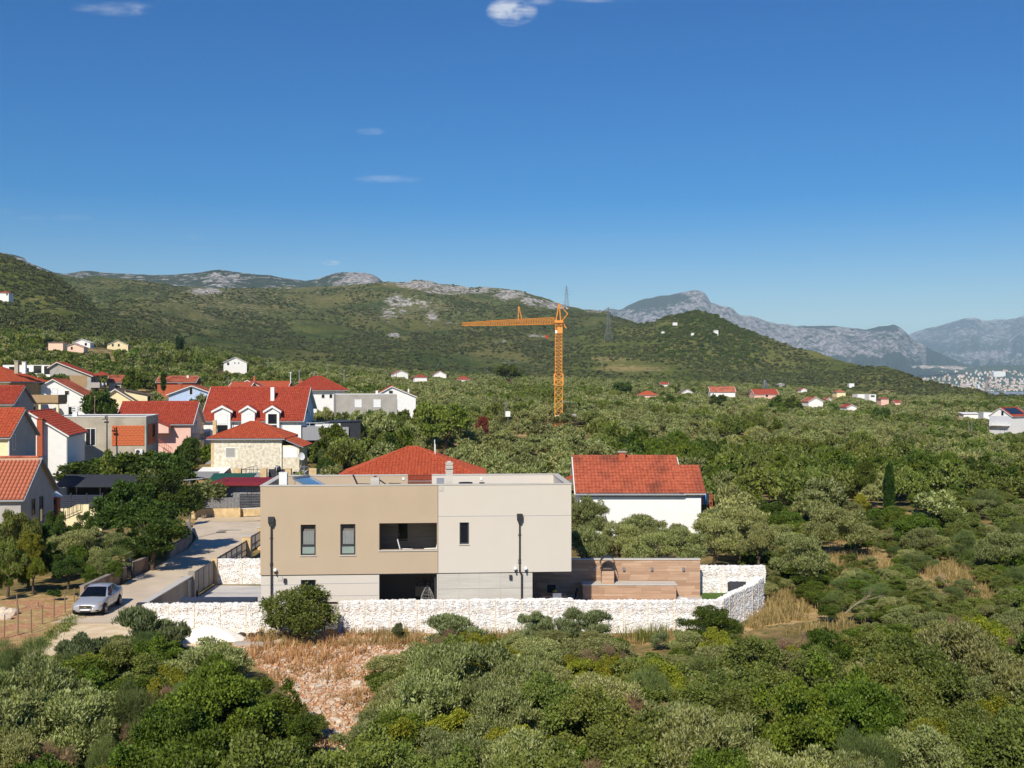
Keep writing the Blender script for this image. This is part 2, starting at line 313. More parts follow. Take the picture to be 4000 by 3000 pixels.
def hill(name, label, matn, sil, yr, yb, zb, u0, u1, nu, nt, amp, ns, prof=1.15, rockf=None, dryf=None, back=1.35, jag=1.0, zback=None, gully=None):
    u = np.linspace(u0, u1, nu); V = interp(sil, u); Yr = interp(yr, u); Yb = interp(yb, u)
    t = np.concatenate([np.linspace(0, 1, nt), 1 + np.linspace(0, 1, max(8, nt // 5))[1:]])
    U, T = np.meshgrid(u, t); f = np.minimum(T, 1); bk = np.maximum(T - 1, 0)
    Y = Yb + (Yr - Yb) * f + Yr * (back - 1) * bk
    ZR = HC - (V - 1500) / 2800 * Yr; ZB = zb(u, Yb) if callable(zb) else np.full(nu, zb)
    pf = prof(U, f) if callable(prof) else f ** prof
    Z = ZB + (ZR - ZB) * pf
    zb2 = (ZB if zback is None else np.full(nu, zback)); Z = np.where(T > 1, ZR + (zb2 - ZR) * (bk ** 1.3), Z)
    X = (U - 2000) / FP * Y * K; YY = Y * K
    env = np.where(T > 1, 1 - bk, np.sin(np.pi * np.minimum(f, 1)) ** .7) + .04
    n = fbm(X / ns, YY / (ns * 1.6), 6, .55); Z = Z + n * amp * env
    if gully: Z = Z + gully(U, f) * env
    Z = Z + fbm(X / (ns * .08), YY / (ns * .08), 3) * amp * .05 * jag * (T > 0)
    me = grid_mesh(name, X, YY, Z, matn)
    rock = np.full(U.shape, -.3) if rockf is None else rockf(U, f, 1500 + (HC - Z) / Y * 2800, n)
    dry = np.zeros(U.shape) if dryf is None else dryf(U, f, 1500 + (HC - Z) / Y * 2800, n)
    for nm, a in (('rock', rock), ('dry', dry)):
        at = me.attributes.new(nm, 'FLOAT', 'POINT'); at.data.foreach_set('value', a.astype(np.float32).ravel())
    o = tag(link(name, me), label, kind='structure'); HILLS[name] = (X[:nt], YY[:nt], Z[:nt], u, t[:nt]); return o
SIL_D = [(-700, 930), (-300, 950), (0, 986), (41, 993), (95, 1006), (106, 1022), (149, 1040), (212, 1065), (253, 1071), (289, 1065), (316, 1059), (353, 1059), (407, 1065), (497, 1071), (588, 1074), (678, 1073), (769, 1065), (827, 1055), (859, 1053), (904, 1060), (1000, 1072), (1060, 1076), (1110, 1086), (1193, 1098), (1240, 1090), (1266, 1080), (1310, 1068), (1338, 1063), (1410, 1065), (1450, 1070), (1474, 1081), (1494, 1099), (1537, 1130), (1700, 1200)]
SIL_A = [(-1500, 860), (-600, 930), (0, 990), (45, 1008), (90, 1024), (149, 1054), (217, 1081), (253, 1103), (289, 1135), (335, 1171), (384, 1216), (440, 1245), (560, 1275), (655, 1303), (700, 1330), (760, 1370), (900, 1420)]
SIL_B = [(-200, 1010), (100, 1062), (203, 1080), (253, 1085), (316, 1092), (407, 1094), (542, 1097), (633, 1106), (723, 1121), (791, 1121), (859, 1124), (1000, 1124), (1200, 1122), (1374, 1113), (1499, 1106), (1549, 1103), (1603, 1102), (1617, 1095), (1653, 1093), (1685, 1097), (1716, 1108), (1784, 1115), (1852, 1122), (1897, 1121), (1965, 1127), (2033, 1136), (2101, 1156), (2169, 1179), (2236, 1199), (2281, 1210), (2327, 1208), (2372, 1215), (2390, 1229), (2458, 1249), (2485, 1262), (2560, 1290), (2800, 1380), (3000, 1450)]
SIL_C = [(2150, 1330), (2300, 1290), (2450, 1268), (2494, 1265), (2553, 1258), (2580, 1244), (2616, 1231), (2662, 1226), (2707, 1215), (2729, 1213), (2752, 1217), (2797, 1233), (2833, 1253), (2888, 1281), (2951, 1301), (3005, 1321), (3059, 1342), (3114, 1360), (3182, 1372), (3249, 1398), (3316, 1417), (3384, 1433), (3452, 1441), (3520, 1453), (3565, 1473), (3633, 1490), (3723, 1512), (3814, 1530), (3859, 1539), (3949, 1546), (4100, 1560), (4600, 1590)]
SIL_E = [(2200, 1300), (2368, 1206), (2422, 1209), (2458, 1190), (2512, 1168), (2571, 1156), (2616, 1152), (2657, 1140), (2698, 1135), (2743, 1137), (2761, 1152), (2775, 1179), (2820, 1195), (2865, 1206), (2892, 1231), (2933, 1235), (2969, 1242), (3005, 1260), (3046, 1265), (3114, 1272), (3159, 1276), (3204, 1272), (3262, 1274), (3316, 1279), (3384, 1286), (3429, 1277), (3488, 1266), (3511, 1274), (3538, 1295), (3561, 1322), (3588, 1340), (3656, 1372), (3723, 1403), (3791, 1428), (3850, 1450), (4000, 1475)]
SIL_F = [(3200, 1400), (3533, 1317), (3554, 1307), (3588, 1290), (3656, 1274), (3723, 1258), (3769, 1245), (3805, 1243), (3836, 1252), (3882, 1247), (3949, 1243), (4000, 1231), (4150, 1222), (4300, 1215), (4700, 1190), (5500, 1240)]
gd = lambda u, y: ground_uy(u, y) - 2
def blob(U, V, u0, v0, su, sv): return np.exp(-((U - u0) / su) ** 2 - ((V - v0) / sv) ** 2)
def rockB(U, f, V, n):
    r = np.full(U.shape, -.45) + .36 * (1 - sstep(1150, 1330, V))
    for (a, b, c, d, k) in [(1600, 1205, 130, 50, .30), (1650, 1108, 120, 20, .85), (1810, 1126, 170, 18, .72), (2010, 1150, 130, 20, .72), (2150, 1190, 120, 12, .7), (1640, 1110, 70, 24, .85), (1560, 1180, 90, 32, .6), (1520, 1230, 46, 42, .62), (1575, 1215, 60, 34, .5), (1690, 1240, 36, 44, .66), (1640, 1190, 110, 40, .45), (1760, 1135, 120, 20, .65), (1870, 1135, 90, 18, .75), (1990, 1150, 70, 28, .9), (2080, 1175, 80, 16, .75), (2180, 1198, 90, 12, .75),
                            (800, 1135, 70, 14, .95), (1540, 1307, 32, 13, .95), (1750, 1262, 60, 12, .75), (1240, 1140, 60, 8, .3), (2010, 1418, 80, 18, .55), (1860, 1390, 80, 12, .35), (2100, 1310, 60, 16, .5), (1950, 1335, 40, 8, .6), (2330, 1215, 60, 10, .7), (1100, 1124, 120, 8, .4), (1300, 1118, 120, 8, .35)]: r = np.maximum(r, -.45 + blob(U, V, a, b, c * 1.3, d * 1.3) * (k + .42))
    return r + n * .5 + .06
def dryB(U, f, V, n):
    d = .30 * (1 - sstep(1200, 1400, V)) + .06
    for (a, b, c, d2, k) in [(2370, 1395, 120, 30, .8), (2420, 1440, 170, 14, .7), (1700, 1215, 170, 40, .12), (900, 1170, 300, 60, .1), (900, 1300, 260, 70, .12), (1850, 1400, 160, 22, .25)]: d = d + blob(U, V, a, b, c, d2) * k
    return d
hill('far_ridge', 'hazy blue-grey rocky ridge far behind the green hills on the left', 'far_ridge', SIL_D, [(-700, 2600), (1700, 2600)], [(-700, 1700), (1700, 1700)], 60, -700, 1700, 260, 40, 70, 380, 1.0, rockf=lambda U, f, V, n: .33 + .35 * blob(U, V, 860, 1085, 110, 30) + .4 * blob(U, V, 1400, 1085, 90, 30) + .3 * blob(U, V, 150, 1020, 90, 30) + n * .7, jag=1.2)
hill('scrub_hill', 'broad green scrub-covered hill with pale rock outcrops along its crest', 'scrub_hill', SIL_B, [(-200, 1250), (1600, 1300), (2400, 1150), (3000, 900)], [(-200, 520), (1000, 520), (2000, 540), (3000, 560)], gd, -200, 3000, 420, 150, 60, 190, lambda U, f: f ** 1.12, rockB, dryB, jag=1.6)
def profC(U, f): return f ** (1.0 + .5 * sstep(2500, 3100, U))
hill('spur_hill', 'lower green spur running down to the right with a dark wooded knoll', 'near_hill', SIL_C, [(2150, 900), (2700, 880), (3300, 720), (3600, 580), (4000, 440), (4600, 380)], [(2150, 540), (2700, 540), (3300, 500), (3600, 440), (4000, 380), (4600, 330)], gd, 2150, 4600, 330, 110, 26, 120, profC,
     rockf=lambda U, f, V, n: -.5 + .7 * blob(U, V, 2812, 1256, 12, 8) + .75 * blob(U, V, 3090, 1420, 30, 26) + .7 * blob(U, V, 3440, 1533, 110, 26) + .5 * blob(U, V, 2590, 1265, 25, 8) + .6 * blob(U, V, 2700, 1268, 60, 6) + n * .3,
     dryf=lambda U, f, V, n: -.02 + .5 * blob(U, V, 2370, 1398, 120, 28) + .55 * blob(U, V, 2440, 1442, 180, 14) + .3 * blob(U, V, 2620, 1420, 260, 50) + .75 * blob(U, V, 3450, 1535, 130, 30) + .55 * blob(U, V, 2690, 1270, 70, 7) + .4 * blob(U, V, 2690, 1335, 60, 8) - .5 * blob(U, V, 2720, 1240, 110, 22) + .2 * blob(U, V, 3080, 1400, 120, 40), zback=-40, back=1.5)
hill('near_slope', 'steep dark green hillside spur at the far left above the village', 'near_hill', SIL_A, [(-1500, 700), (0, 640), (700, 560), (900, 520)], [(-1500, 380), (0, 360), (700, 420), (900, 450)], gd, -1500, 900, 260, 110, 22, 90, 1.1,
     rockf=lambda U, f, V, n: -.5 + .9 * blob(U, V, 390, 1218, 60, 12) + .6 * blob(U, V, 190, 1222, 40, 9) + .5 * blob(U, V, 130, 1170, 60, 8) + .5 * blob(U, V, 600, 1285, 60, 8) + n * .3,
     dryf=lambda U, f, V, n: -.1 + .55 * blob(U, V, 170, 1170, 160, 26) + .35 * blob(U, V, 230, 1225, 130, 18) + .2 * blob(U, V, 320, 1250, 200, 40) + n * .2)
def profE(U, f): return np.where(f < .55, .42 * (f / .55) ** 1.1, .42 + .58 * ((f - .55) / .45) ** .8)
hill('cliff_mountain', 'long grey limestone mountain with pale cliffs above dark wooded slopes', 'cliff_mountain', SIL_E, [(2200, 6200), (3500, 6200), (4000, 6000)], [(2200, 4200), (3500, 4400), (4000, 5200)], lambda u, y: np.interp(u, [2200, 3400, 3600, 4000], [-30, 10, 70, 110]), 2200, 4000, 420, 90, 190, 900, profE,
     rockf=lambda U, f, V, n: np.where(U < 3620, .95 * sstep(.50, .60, f + n * .30) - .35, -.3) - 1.3 * blob(U, V, 2520, 1178, 75, 24) - 1.0 * blob(U, V, 2600, 1165, 70, 14) - .9 * blob(U, V, 3440, 1280, 60, 10) - .8 * blob(U, V, 3200, 1275, 60, 5) + n * .5, jag=2.2, zback=100, gully=lambda U, f: -150 * np.abs(fbm(U / 42, f * 1.2 + U / 300, 4)) ** .8)
hill('distant_range', 'pale blue mountain range on the horizon at the right edge', 'cliff_mountain', SIL_F, [(3200, 10500), (5500, 10500)], [(3200, 6000), (5500, 6000)], lambda u, y: np.full(len(u), 60.), 3200, 5500, 260, 90, 520, 1500, 1.15,
     rockf=lambda U, f, V, n: .30 + n * 2.2 + 1.1 * blob(U, V, 3870, 1383, 90, 9) + .35 * sstep(.5, .9, f), jag=1.8, zback=100, gully=lambda U, f: -420 * np.abs(fbm(U / 70, f * 1.5 + U / 260, 4)) ** .8)
mat('sea', lin(28, 62, 110), .15, .05, .01, spec=.5)
def sheet(name, label, pts, matn, parent=None, z=.02, n=(1, 1), kind='structure', bump=None):
    a, b, c, d = [Vector(p) for p in pts]; nu, nv = n; s = np.linspace(0, 1, nu + 1); t = np.linspace(0, 1, nv + 1); X = np.zeros((nv + 1, nu + 1)); Y = X.copy(); Z = X.copy()
    for j, tt in enumerate(t):
        for i, ss in enumerate(s):
            p = a.lerp(b, ss).lerp(d.lerp(c, ss), tt); X[j, i], Y[j, i], Z[j, i] = p.x, p.y, p.z + z
    o = link(name, grid_mesh(name, X, Y, Z, matn), parent); return tag(o, label, kind=kind) if label else o
sheet('sea', 'strip of blue sea in the bay at the right edge', [(( 2400 - 2000) / FP * 4000, 4000, -31.5), ((6500 - 2000) / FP * 4000, 4000, -31.5), ((6500 - 2000) / FP * 6100, 6100, -31.5), ((2400 - 2000) / FP * 6100, 6100, -31.5)], 'sea', z=0, n=(4, 4))
# coastal plain carrying the town, with the pale quarry faces
hill_material('coast', [lin(58, 76, 58), lin(70, 84, 62), lin(80, 90, 66)], lin(120, 112, 92), lin(236, 218, 194), .2, bumpd=4)
hill('coast_slope', 'coastal slope with pale quarries above the distant town', 'coast', [(2600, 1425), (3300, 1420), (3560, 1425), (3800, 1430), (4100, 1425), (5000, 1420)], [(2600, 5200), (5000, 5200)], [(2600, 4060), (5000, 4060)], -33, 2600, 5000, 160, 60, 14, 300, 1.1,
     rockf=lambda U, f, V, n: -.5 + 1.25 * blob(U, V, 3600, 1432, 70, 12) + 1.25 * blob(U, V, 3740, 1438, 90, 13) + .5 * blob(U, V, 3830, 1400, 60, 10) + n * .2, zback=0)
def town_z(u, y):
    X, Y, Z, uu, tt = HILLS['coast_slope']; f = np.clip((y - 4060) / 1140, 0, 1); return float(-33 + (np.interp(u, [0], [0]) + (HC + 75 / 2800 * 5200 + 33)) * f ** 1.1)
# ---------------------------------------------------------------- foliage meshes
def leaf_mesh(name, lobes, n, Ln, Wd, matn, seed, up=.3, spread=.7, inner=.16, hang=0.0, thin=0.35, low=-.35):
    r = np.random.default_rng(seed); lb = np.array(lobes, float); k = r.choice(len(lb), n, p=lb[:, 3] ** 2 / (lb[:, 3] ** 2).sum())
    d = r.normal(size=(n, 3)); d /= np.linalg.norm(d, axis=1)[:, None]; fl = (d[:, 2] < low); d[fl, 2] *= -1
    rad = lb[k, 3] * (1 - thin * r.random(n) ** 1.6); sq = lb[k, 4] if lb.shape[1] > 4 else np.full(n, .85)
    isin = r.random(n) < inner; k = np.where(isin, r.integers(0, min(len(lb), 16), n), k); rad = np.where(isin, lb[k, 3] * .60 * r.random(n) ** .5, rad)
    p = lb[k, :3] + d * rad[:, None] * np.stack([np.ones(n), np.ones(n), sq], 1)
    a = d * .55 + r.normal(size=(n, 3)) * spread; a[:, 2] += up - hang; a /= np.linalg.norm(a, axis=1)[:, None]
    b = np.cross(a, r.normal(size=(n, 3))); b /= np.linalg.norm(b, axis=1)[:, None] + 1e-9
    s = (.7 + .6 * r.random(n)) * np.where(isin, 1.5, 1.0); l = (Ln * s)[:, None]; w = (np.where(isin, max(Wd, min(Ln * .5, .055)), Wd) * s)[:, None] * .5
    v = np.stack([p, p + a * l * .45 + b * w, p + a * l, p + a * l * .45 - b * w], 1).reshape(-1, 3)
    me = bpy.data.meshes.new(name); me.vertices.add(4 * n); me.vertices.foreach_set('co', v.astype(np.float32).ravel())
    me.loops.add(4 * n); me.loops.foreach_set('vertex_index', np.arange(4 * n, dtype=np.int32)); me.polygons.add(n); me.polygons.foreach_set('loop_start', (np.arange(n) * 4).astype(np.int32)); me.update(calc_edges=True)
    lt = r.random(len(lb)); tone = np.clip(.5 * lt[k] + .6 * r.random(n) - .05, 0, 1)
    at = me.attributes.new('tone', 'FLOAT', 'FACE'); at.data.foreach_set('value', tone.astype(np.float32)); me.materials.append(MATS[matn]); return me
def lumps(seed, n=16, rx=1.0, rz=.8, cz=.85, r0=.3, r1=.52, core=.62, sub=6):
    r = random.Random(seed); out = [(0, 0, cz, core * min(rx, rz) * .9, .9)]
    for i in range(n):
        t = r.uniform(0, 6.283); z = r.uniform(-.55, 1.0); q = math.sqrt(max(0, 1 - z * z)); f = r.uniform(.55, .82)
        out.append((math.cos(t) * q * rx * f, math.sin(t) * q * rx * f, cz + z * rz * f, r.uniform(r0, r1) * min(rx, rz) * 1.05, .85))
    for (x, y, z, q, _) in out[1:] if sub else []:           # smaller tufts breaking up every bough
        for k in range(sub):
            d = Vector((r.gauss(0, 1), r.gauss(0, 1), abs(r.gauss(0, 1)) * .9 - .15)).normalized(); out.append((x + d.x * q * .85, y + d.y * q * .85, z + d.z * q * .8, q * r.uniform(.32, .55), .9))
    return out
leafmat('leaf_olive', lin(56, 70, 26), lin(156, 160, 80), lin(172, 174, 114), trans=.3)
leafmat('leaf_mastic', lin(44, 62, 16), lin(116, 134, 42))
leafmat('leaf_yellow', lin(92, 104, 26), lin(166, 164, 52))
leafmat('leaf_lime', lin(70, 90, 28), lin(132, 146, 60))
leafmat('leaf_oak', lin(54, 72, 20), lin(136, 146, 54), lin(122, 130, 66))
leafmat('leaf_broom', lin(78, 94, 46), lin(128, 142, 78))
leafmat('leaf_dry', lin(120, 96, 70), lin(172, 146, 112))
leafmat('leaf_green', lin(38, 58, 18), lin(96, 118, 42))
leafmat('leaf_oleander', lin(50, 66, 30), lin(122, 130, 76), lin(132, 142, 98))
leafmat('leaf_cypress', lin(34, 58, 16), lin(66, 92, 30))
leafmat('leaf_pine', lin(50, 66, 24), lin(106, 120, 48))
leafmat('leaf_red', lin(96, 44, 34), lin(130, 70, 50))
leafmat('leaf_scrub', lin(60, 70, 34), lin(118, 120, 64), hv=.16)
leafmat('petal_pink', lin(190, 70, 150), lin(226, 130, 196), trans=.3)
mat('bark', lin(92, 76, 62), .9, .3, 6, .6, 12)
mat('twig', lin(150, 132, 112), .9, .2, 6)
VEG = {}
def veg(kind, seeds, n, L_, W_, m, **kw):
    lk = {k: kw.pop(k) for k in ('nl', 'rx', 'rz', 'cz', 'r0', 'r1', 'core', 'sub') if k in kw}
    if 'nl' in lk: lk['n'] = lk.pop('nl')
    VEG[kind] = [leaf_mesh('foliage_' + kind, lumps(s * 7 + 3, **lk), n, L_, W_, m, s, **kw) for s in seeds]
# unit crowns about 2 m wide; scaled when placed
veg('olive', (1, 2, 3, 4), 20000, .072, .022, 'leaf_olive', up=.95, spread=.55, nl=18, r0=.24, r1=.42, rz=.85, thin=.6)
veg('mastic', (5, 6, 7), 19000, .047, .033, 'leaf_mastic', up=.35, nl=20, r0=.22, r1=.40, rz=.78, cz=.66, thin=.5)
veg('yellow', (8, 9), 16000, .048, .034, 'leaf_yellow', up=.3, nl=18, r0=.22, r1=.38, rz=.76, cz=.66, thin=.5)
veg('oak', (10, 11, 12), 18000, .054, .034, 'leaf_oak', up=.25, nl=18, r0=.22, r1=.42, rz=.82, cz=.72, thin=.6)
veg('broom', (13, 14), 15000, .15, .007, 'leaf_broom', up=.7, spread=.55, nl=16, r0=.26, r1=.44, rz=.8, cz=.6, thin=.7, inner=.0)
veg('pine', (15, 16), 13000, .15, .007, 'leaf_broom', up=-.5, spread=.5, inner=.03, nl=18, r0=.26, r1=.42, rz=.8, cz=.9)
veg('dry', (17,), 9000, .12, .006, 'leaf_dry', up=.4, spread=.7, nl=14, r0=.26, r1=.44, rz=.7, cz=.6, inner=.02, thin=.9)
veg('green', (18, 19, 25), 18000, .06, .038, 'leaf_green', up=.0, nl=22, r0=.22, r1=.40, rz=.85, thin=.5)
veg('oleander', (20, 21), 9000, .15, .030, 'leaf_oleander', up=1.0, spread=.4, nl=16, r0=.24, r1=.40, rz=.8, cz=.7, thin=.6)
veg('umbrella', (22, 23), 6000, .12, .05, 'leaf_pine', up=.3, nl=24, r0=.22, r1=.36, rz=.55, cz=1.0)
veg('redleaf', (24,), 4000, .10, .07, 'leaf_red', up=.3, nl=16, rz=.8)
veg('round', (26,), 15000, .075, .032, 'leaf_oak', up=.5, nl=22, r0=.22, r1=.40, rz=.9, cz=.9, thin=.5, low=-.9)
# coarser crowns for the groves further away
veg('olive_mid', (31, 32, 33, 34), 4200, .15, .062, 'leaf_olive', up=.6, nl=16, r0=.24, r1=.42, rz=.8, thin=.5, sub=4)
veg('oak_mid', (35, 36, 37), 3800, .14, .09, 'leaf_oak', up=.3, nl=16, r0=.24, r1=.42, rz=.8, cz=.75, sub=4)
veg('mastic_mid', (38, 39), 3800, .13, .09, 'leaf_mastic', up=.3, nl=16, r0=.24, r1=.42, rz=.72, cz=.66, sub=4)
veg('green_mid', (40, 41), 4600, .13, .08, 'leaf_green', up=.1, nl=18, r0=.24, r1=.42, rz=.85, cz=.8, sub=4)
veg('lime_mid', (42, 43), 8000, .085, .055, 'leaf_lime', up=.3, nl=18, r0=.24, r1=.42, rz=.85, cz=.8, sub=4)
veg('olive_far', (51, 52, 53, 54), 1100, .27, .15, 'leaf_olive', up=.4, nl=14, r0=.28, r1=.46, rz=.8, sub=0)
veg('oak_far', (55, 56), 1000, .26, .18, 'leaf_oak', up=.3, nl=14, rz=.8, cz=.75, sub=0)
veg('mastic_far', (57, 58), 1000, .26, .18, 'leaf_mastic', up=.3, nl=14, rz=.75, cz=.7, sub=0)
veg('scrub_far', (59, 60, 61), 80, .65, .50, 'leaf_scrub', up=.2, nl=8, r0=.3, r1=.5, rz=.7, cz=.6, inner=.1, sub=0)
def columns(seed, h, r0):
    rr = random.Random(seed); return [(rr.uniform(-.1, .1) * r0, rr.uniform(-.1, .1) * r0, z * h, r0 * (.35 + .95 * math.sin(math.pi * min(1, (1 - z) * .82 + .06)) ** .8) * .8, 1.3) for z in np.linspace(.05, .96, 18)]
VEG['cypress'] = [leaf_mesh('foliage_cypress', columns(3, 1, .11), 5000, .06, .022, 'leaf_cypress', 3, up=1.3, spread=.3, inner=.25)]
VEG['cypress_far'] = [leaf_mesh('foliage_cypress', columns(4, 1, .10), 700, .13, .06, 'leaf_cypress', 4, up=1.0, spread=.3)]
def trunk_mesh(seed, h=1.0, r=.09, limbs=4, matn='bark'):
    rr = random.Random(seed); b = MB(); top = Vector((rr.uniform(-.1, .1), rr.uniform(-.1, .1), h * .55))
    b.tube([(0, 0, -.15), (top.x * .4, top.y * .4 + .03, h * .28), top], [r * 1.3, r, r * .8], 7)
    for i in range(limbs):
        t = i * 6.283 / limbs + rr.uniform(-.5, .5); e = top + Vector((math.cos(t) * .42, math.sin(t) * .42, h * rr.uniform(.3, .6))); m = top.lerp(e, .5) + Vector((0, 0, -.05))
        b.tube([top, m, e], [r * .62, r * .42, r * .2], 5)
        for j in range(2):
            e2 = m + Vector((math.cos(t + (j - .5) * 1.6) * .4, math.sin(t + (j - .5) * 1.6) * .4, h * .35)); b.bar(m, e2, r * .25, 4, r * .08)
    return b.mesh('trunk', matn, True)
TRUNKS = [trunk_mesh(i) for i in range(4)]
CLEAR = []        # (u0, u1, lowest visible v, depth): nothing planted nearer may rise above this line
BLOCK = []        # (x0, x1, y0, y1) footprints where nothing grows
def clear(u0, u1, v, y): CLEAR.append((u0, u1, v, y))
def can_plant(x, y, w, ztop, pad=.3):
    for (x0, x1, y0, y1) in BLOCK:
        if x0 - w * pad < x < x1 + w * pad and y0 - w * pad < y < y1 + w * pad: return False
    u = 2000 + x / y * FP; v = 1500 + (HC - ztop) / y * FP; du = w * .46 / y * FP
    for (u0, u1, vb, yy) in CLEAR:
        if y < yy * K and u + du > u0 and u - du < u1 and v < vb: return False
    return True
def plant(kind, x, y, w, h, label=None, name='shrub', cat='shrub', group=None, trunk=False, z=None, rs=None, idx=None):
    rs = rs or random; z = gz(x, y) if z is None else z; me = VEG[kind][rs.randrange(len(VEG[kind])) if idx is None else idx]
    hh = max(q[2] for q in me.bound_box) if False else HGT[me.name]
    rot = rs.uniform(0, 6.283)
    if trunk:
        t = thing(name, label, cat, (x, y, z), rot, group)
        c = link('crown', me, t, (0, 0, h * .16)); c.scale = (w / 2.1, w / 2.1, h * .84 / hh)
        k = link('trunk', TRUNKS[rs.randrange(4)], t); k.scale = (w / 2.6, w / 2.6, h * .72); return t
    o = link(name, me, None, (x, y, z - .05), (0, 0, rot)); o.scale = (w / 2.1, w / 2.1 * rs.uniform(.9, 1.1), h / hh)
    return tag(o, label, cat, group)
HGT = {}
for _k, _l in VEG.items():
    for _m in _l:
        a = np.zeros(len(_m.vertices) * 3, np.float32); _m.vertices.foreach_get('co', a); HGT[_m.name] = float(np.percentile(a[2::3], 99.3))
# scattered masses that nobody could count: points carrying copies of a few crowns
def scatter(name, label, meshes, X, Y, Z, scl, zs=None, seed=1):
    n = len(X); me = bpy.data.meshes.new(name); me.vertices.add(n); me.vertices.foreach_set('co', np.stack([X, Y, Z], -1).astype(np.float32).ravel())
    r = np.random.default_rng(seed)
    for nm, a, ty in (('scl', scl, 'FLOAT'), ('zscl', scl * (1 if zs is None else zs), 'FLOAT'), ('rot', r.random(n) * 6.283, 'FLOAT')):
        at = me.attributes.new(nm, ty, 'POINT'); at.data.foreach_set('value', np.asarray(a, np.float32))
    at = me.attributes.new('pick', 'INT', 'POINT'); at.data.foreach_set('value', r.integers(0, len(meshes), n).astype(np.int32))
    o = tag(link(name, me), label, kind='stuff')
    src = bpy.data.collections.new('sources_' + name)
    for i, m in enumerate(meshes): src.objects.link(bpy.data.objects.new('%02d_source' % i, m))
    ng = bpy.data.node_groups.new('scatter_' + name, 'GeometryNodeTree'); ng.interface.new_socket('Geometry', in_out='INPUT', socket_type='NodeSocketGeometry'); ng.interface.new_socket('Geometry', in_out='OUTPUT', socket_type='NodeSocketGeometry')
    N = ng.nodes; L = ng.links; gi = N.new('NodeGroupInput'); go = N.new('NodeGroupOutput'); ip = N.new('GeometryNodeInstanceOnPoints'); ci = N.new('GeometryNodeCollectionInfo')
    ci.inputs['Collection'].default_value = src; ci.inputs['Separate Children'].default_value = True; ci.inputs['Reset Children'].default_value = True
    def attr(nm, ty):
        a = N.new('GeometryNodeInputNamedAttribute'); a.data_type = ty; a.inputs['Name'].default_value = nm; return a.outputs['Attribute']
    L.new(gi.outputs[0], ip.inputs['Points']); L.new(ci.outputs[0], ip.inputs['Instance']); ip.inputs['Pick Instance'].default_value = True; L.new(attr('pick', 'INT'), ip.inputs['Instance Index'])
    cx = N.new('ShaderNodeCombineXYZ'); L.new(attr('rot', 'FLOAT'), cx.inputs[2]); L.new(cx.outputs[0], ip.inputs['Rotation'])
    cs = N.new('ShaderNodeCombineXYZ'); s1 = attr('scl', 'FLOAT'); L.new(s1, cs.inputs[0]); L.new(s1, cs.inputs[1]); L.new(attr('zscl', 'FLOAT'), cs.inputs[2]); L.new(cs.outputs[0], ip.inputs['Scale'])
    L.new(ip.outputs[0], go.inputs[0]); md = o.modifiers.new('scatter', 'NODES'); md.node_group = ng; return o
# ---------------------------------------------------------------- house kit
mat('white', lin(238, 236, 230), .85, .04, 1.5, .1, 40)
mat('cream_plaster', lin(240, 222, 176), .85, .05, 1.2, .1, 40)
mat('peach', lin(240, 206, 180), .85, .05, 1.2)
mat('pink', lin(232, 190, 172), .85, .05, 1.0, .1, 30, patch=lin(214, 172, 150), pamt=.4)
mat('blue_plaster', lin(178, 196, 222), .85, .05, 1.0)
mat('grey_wall', lin(176, 170, 162), .85, .08, 1.0, .1, 30)
mat('brown_plaster', lin(168, 140, 104), .85, .07, 1.0, .1, 30)
mat('concrete', lin(182, 172, 152), .9, .10, .8, .25, 20, patch=lin(140, 130, 112), pscale=.5, pamt=.55)
mat('concrete_grey', lin(176, 170, 160), .9, .08, .8, .2, 20, patch=lin(150, 142, 130), pamt=.4)
mat('dark_stone', lin(150, 148, 146), .9, .45, 9, .5, 16)
mat('tile_red', lin(158, 62, 43), .8, .22, 3.6, col2=lin(184, 84, 58), patch=lin(138, 46, 36), pscale=2.5, pamt=.5)
mat('tile_orange', lin(170, 76, 49), .8, .22, 3.6, col2=lin(196, 96, 60), patch=lin(162, 68, 44), pscale=2.5, pamt=.5)
mat('tile_old', lin(172, 88, 62), .85, .16, 2.5, col2=lin(196, 122, 92), patch=lin(116, 62, 48), pscale=.55, pamt=.75)
mat('tile_moss', lin(166, 82, 56), .85, .14, 3.0, col2=lin(190, 104, 74), patch=lin(104, 58, 46), pscale=.35, pamt=.8)
mat('tile_brown', lin(104, 88, 74), .85, .15, 1.5)
mat('roof_grey', lin(150, 148, 144), .8, .1, .6, patch=lin(122, 120, 116), pamt=.4)
mat('trim_white', lin(232, 230, 224), .7, .03)
mat('trim_grey', lin(150, 150, 152), .6, .05)
mat('metal_dark', lin(52, 52, 56), .45, .08, spec=.5)
mat('metal_grey', lin(150, 152, 156), .4, .08, metal=.6)
mat('glass', lin(26, 30, 36), .08, .2, .6, spec=.8)
mat('glass_blue', lin(60, 86, 120), .12, .2, .6, spec=.8)
mat('shutter_white', lin(238, 238, 234), .6, .02)
mat('shutter_grey', lin(164, 162, 156), .6, .03)
mat('dark_inside', lin(40, 38, 38), .9, .2)
mat('brick_red', lin(176, 92, 62), .9, .16, 8, .3, 30)
mat('block_orange', lin(206, 110, 66), .9, .14, 3, .3, 30)
mat('mortar', lin(190, 160, 134), .95, .08, 6)
mat('stone_cream', lin(230, 221, 198), .9, .26, 3, .3, 12)
mat('fieldstone', lin(206, 178, 132), .9, .2, 2.5, .4, 10)
mat('canopy_red', lin(126, 36, 46), .7, .08)
mat('canopy_dark', lin(52, 54, 60), .8, .1)
mat('canopy_green', lin(34, 80, 66), .7, .1)
mat('wood_pole', lin(132, 112, 88), .9, .15, 5)
TILEW, TILEL = .30, .40
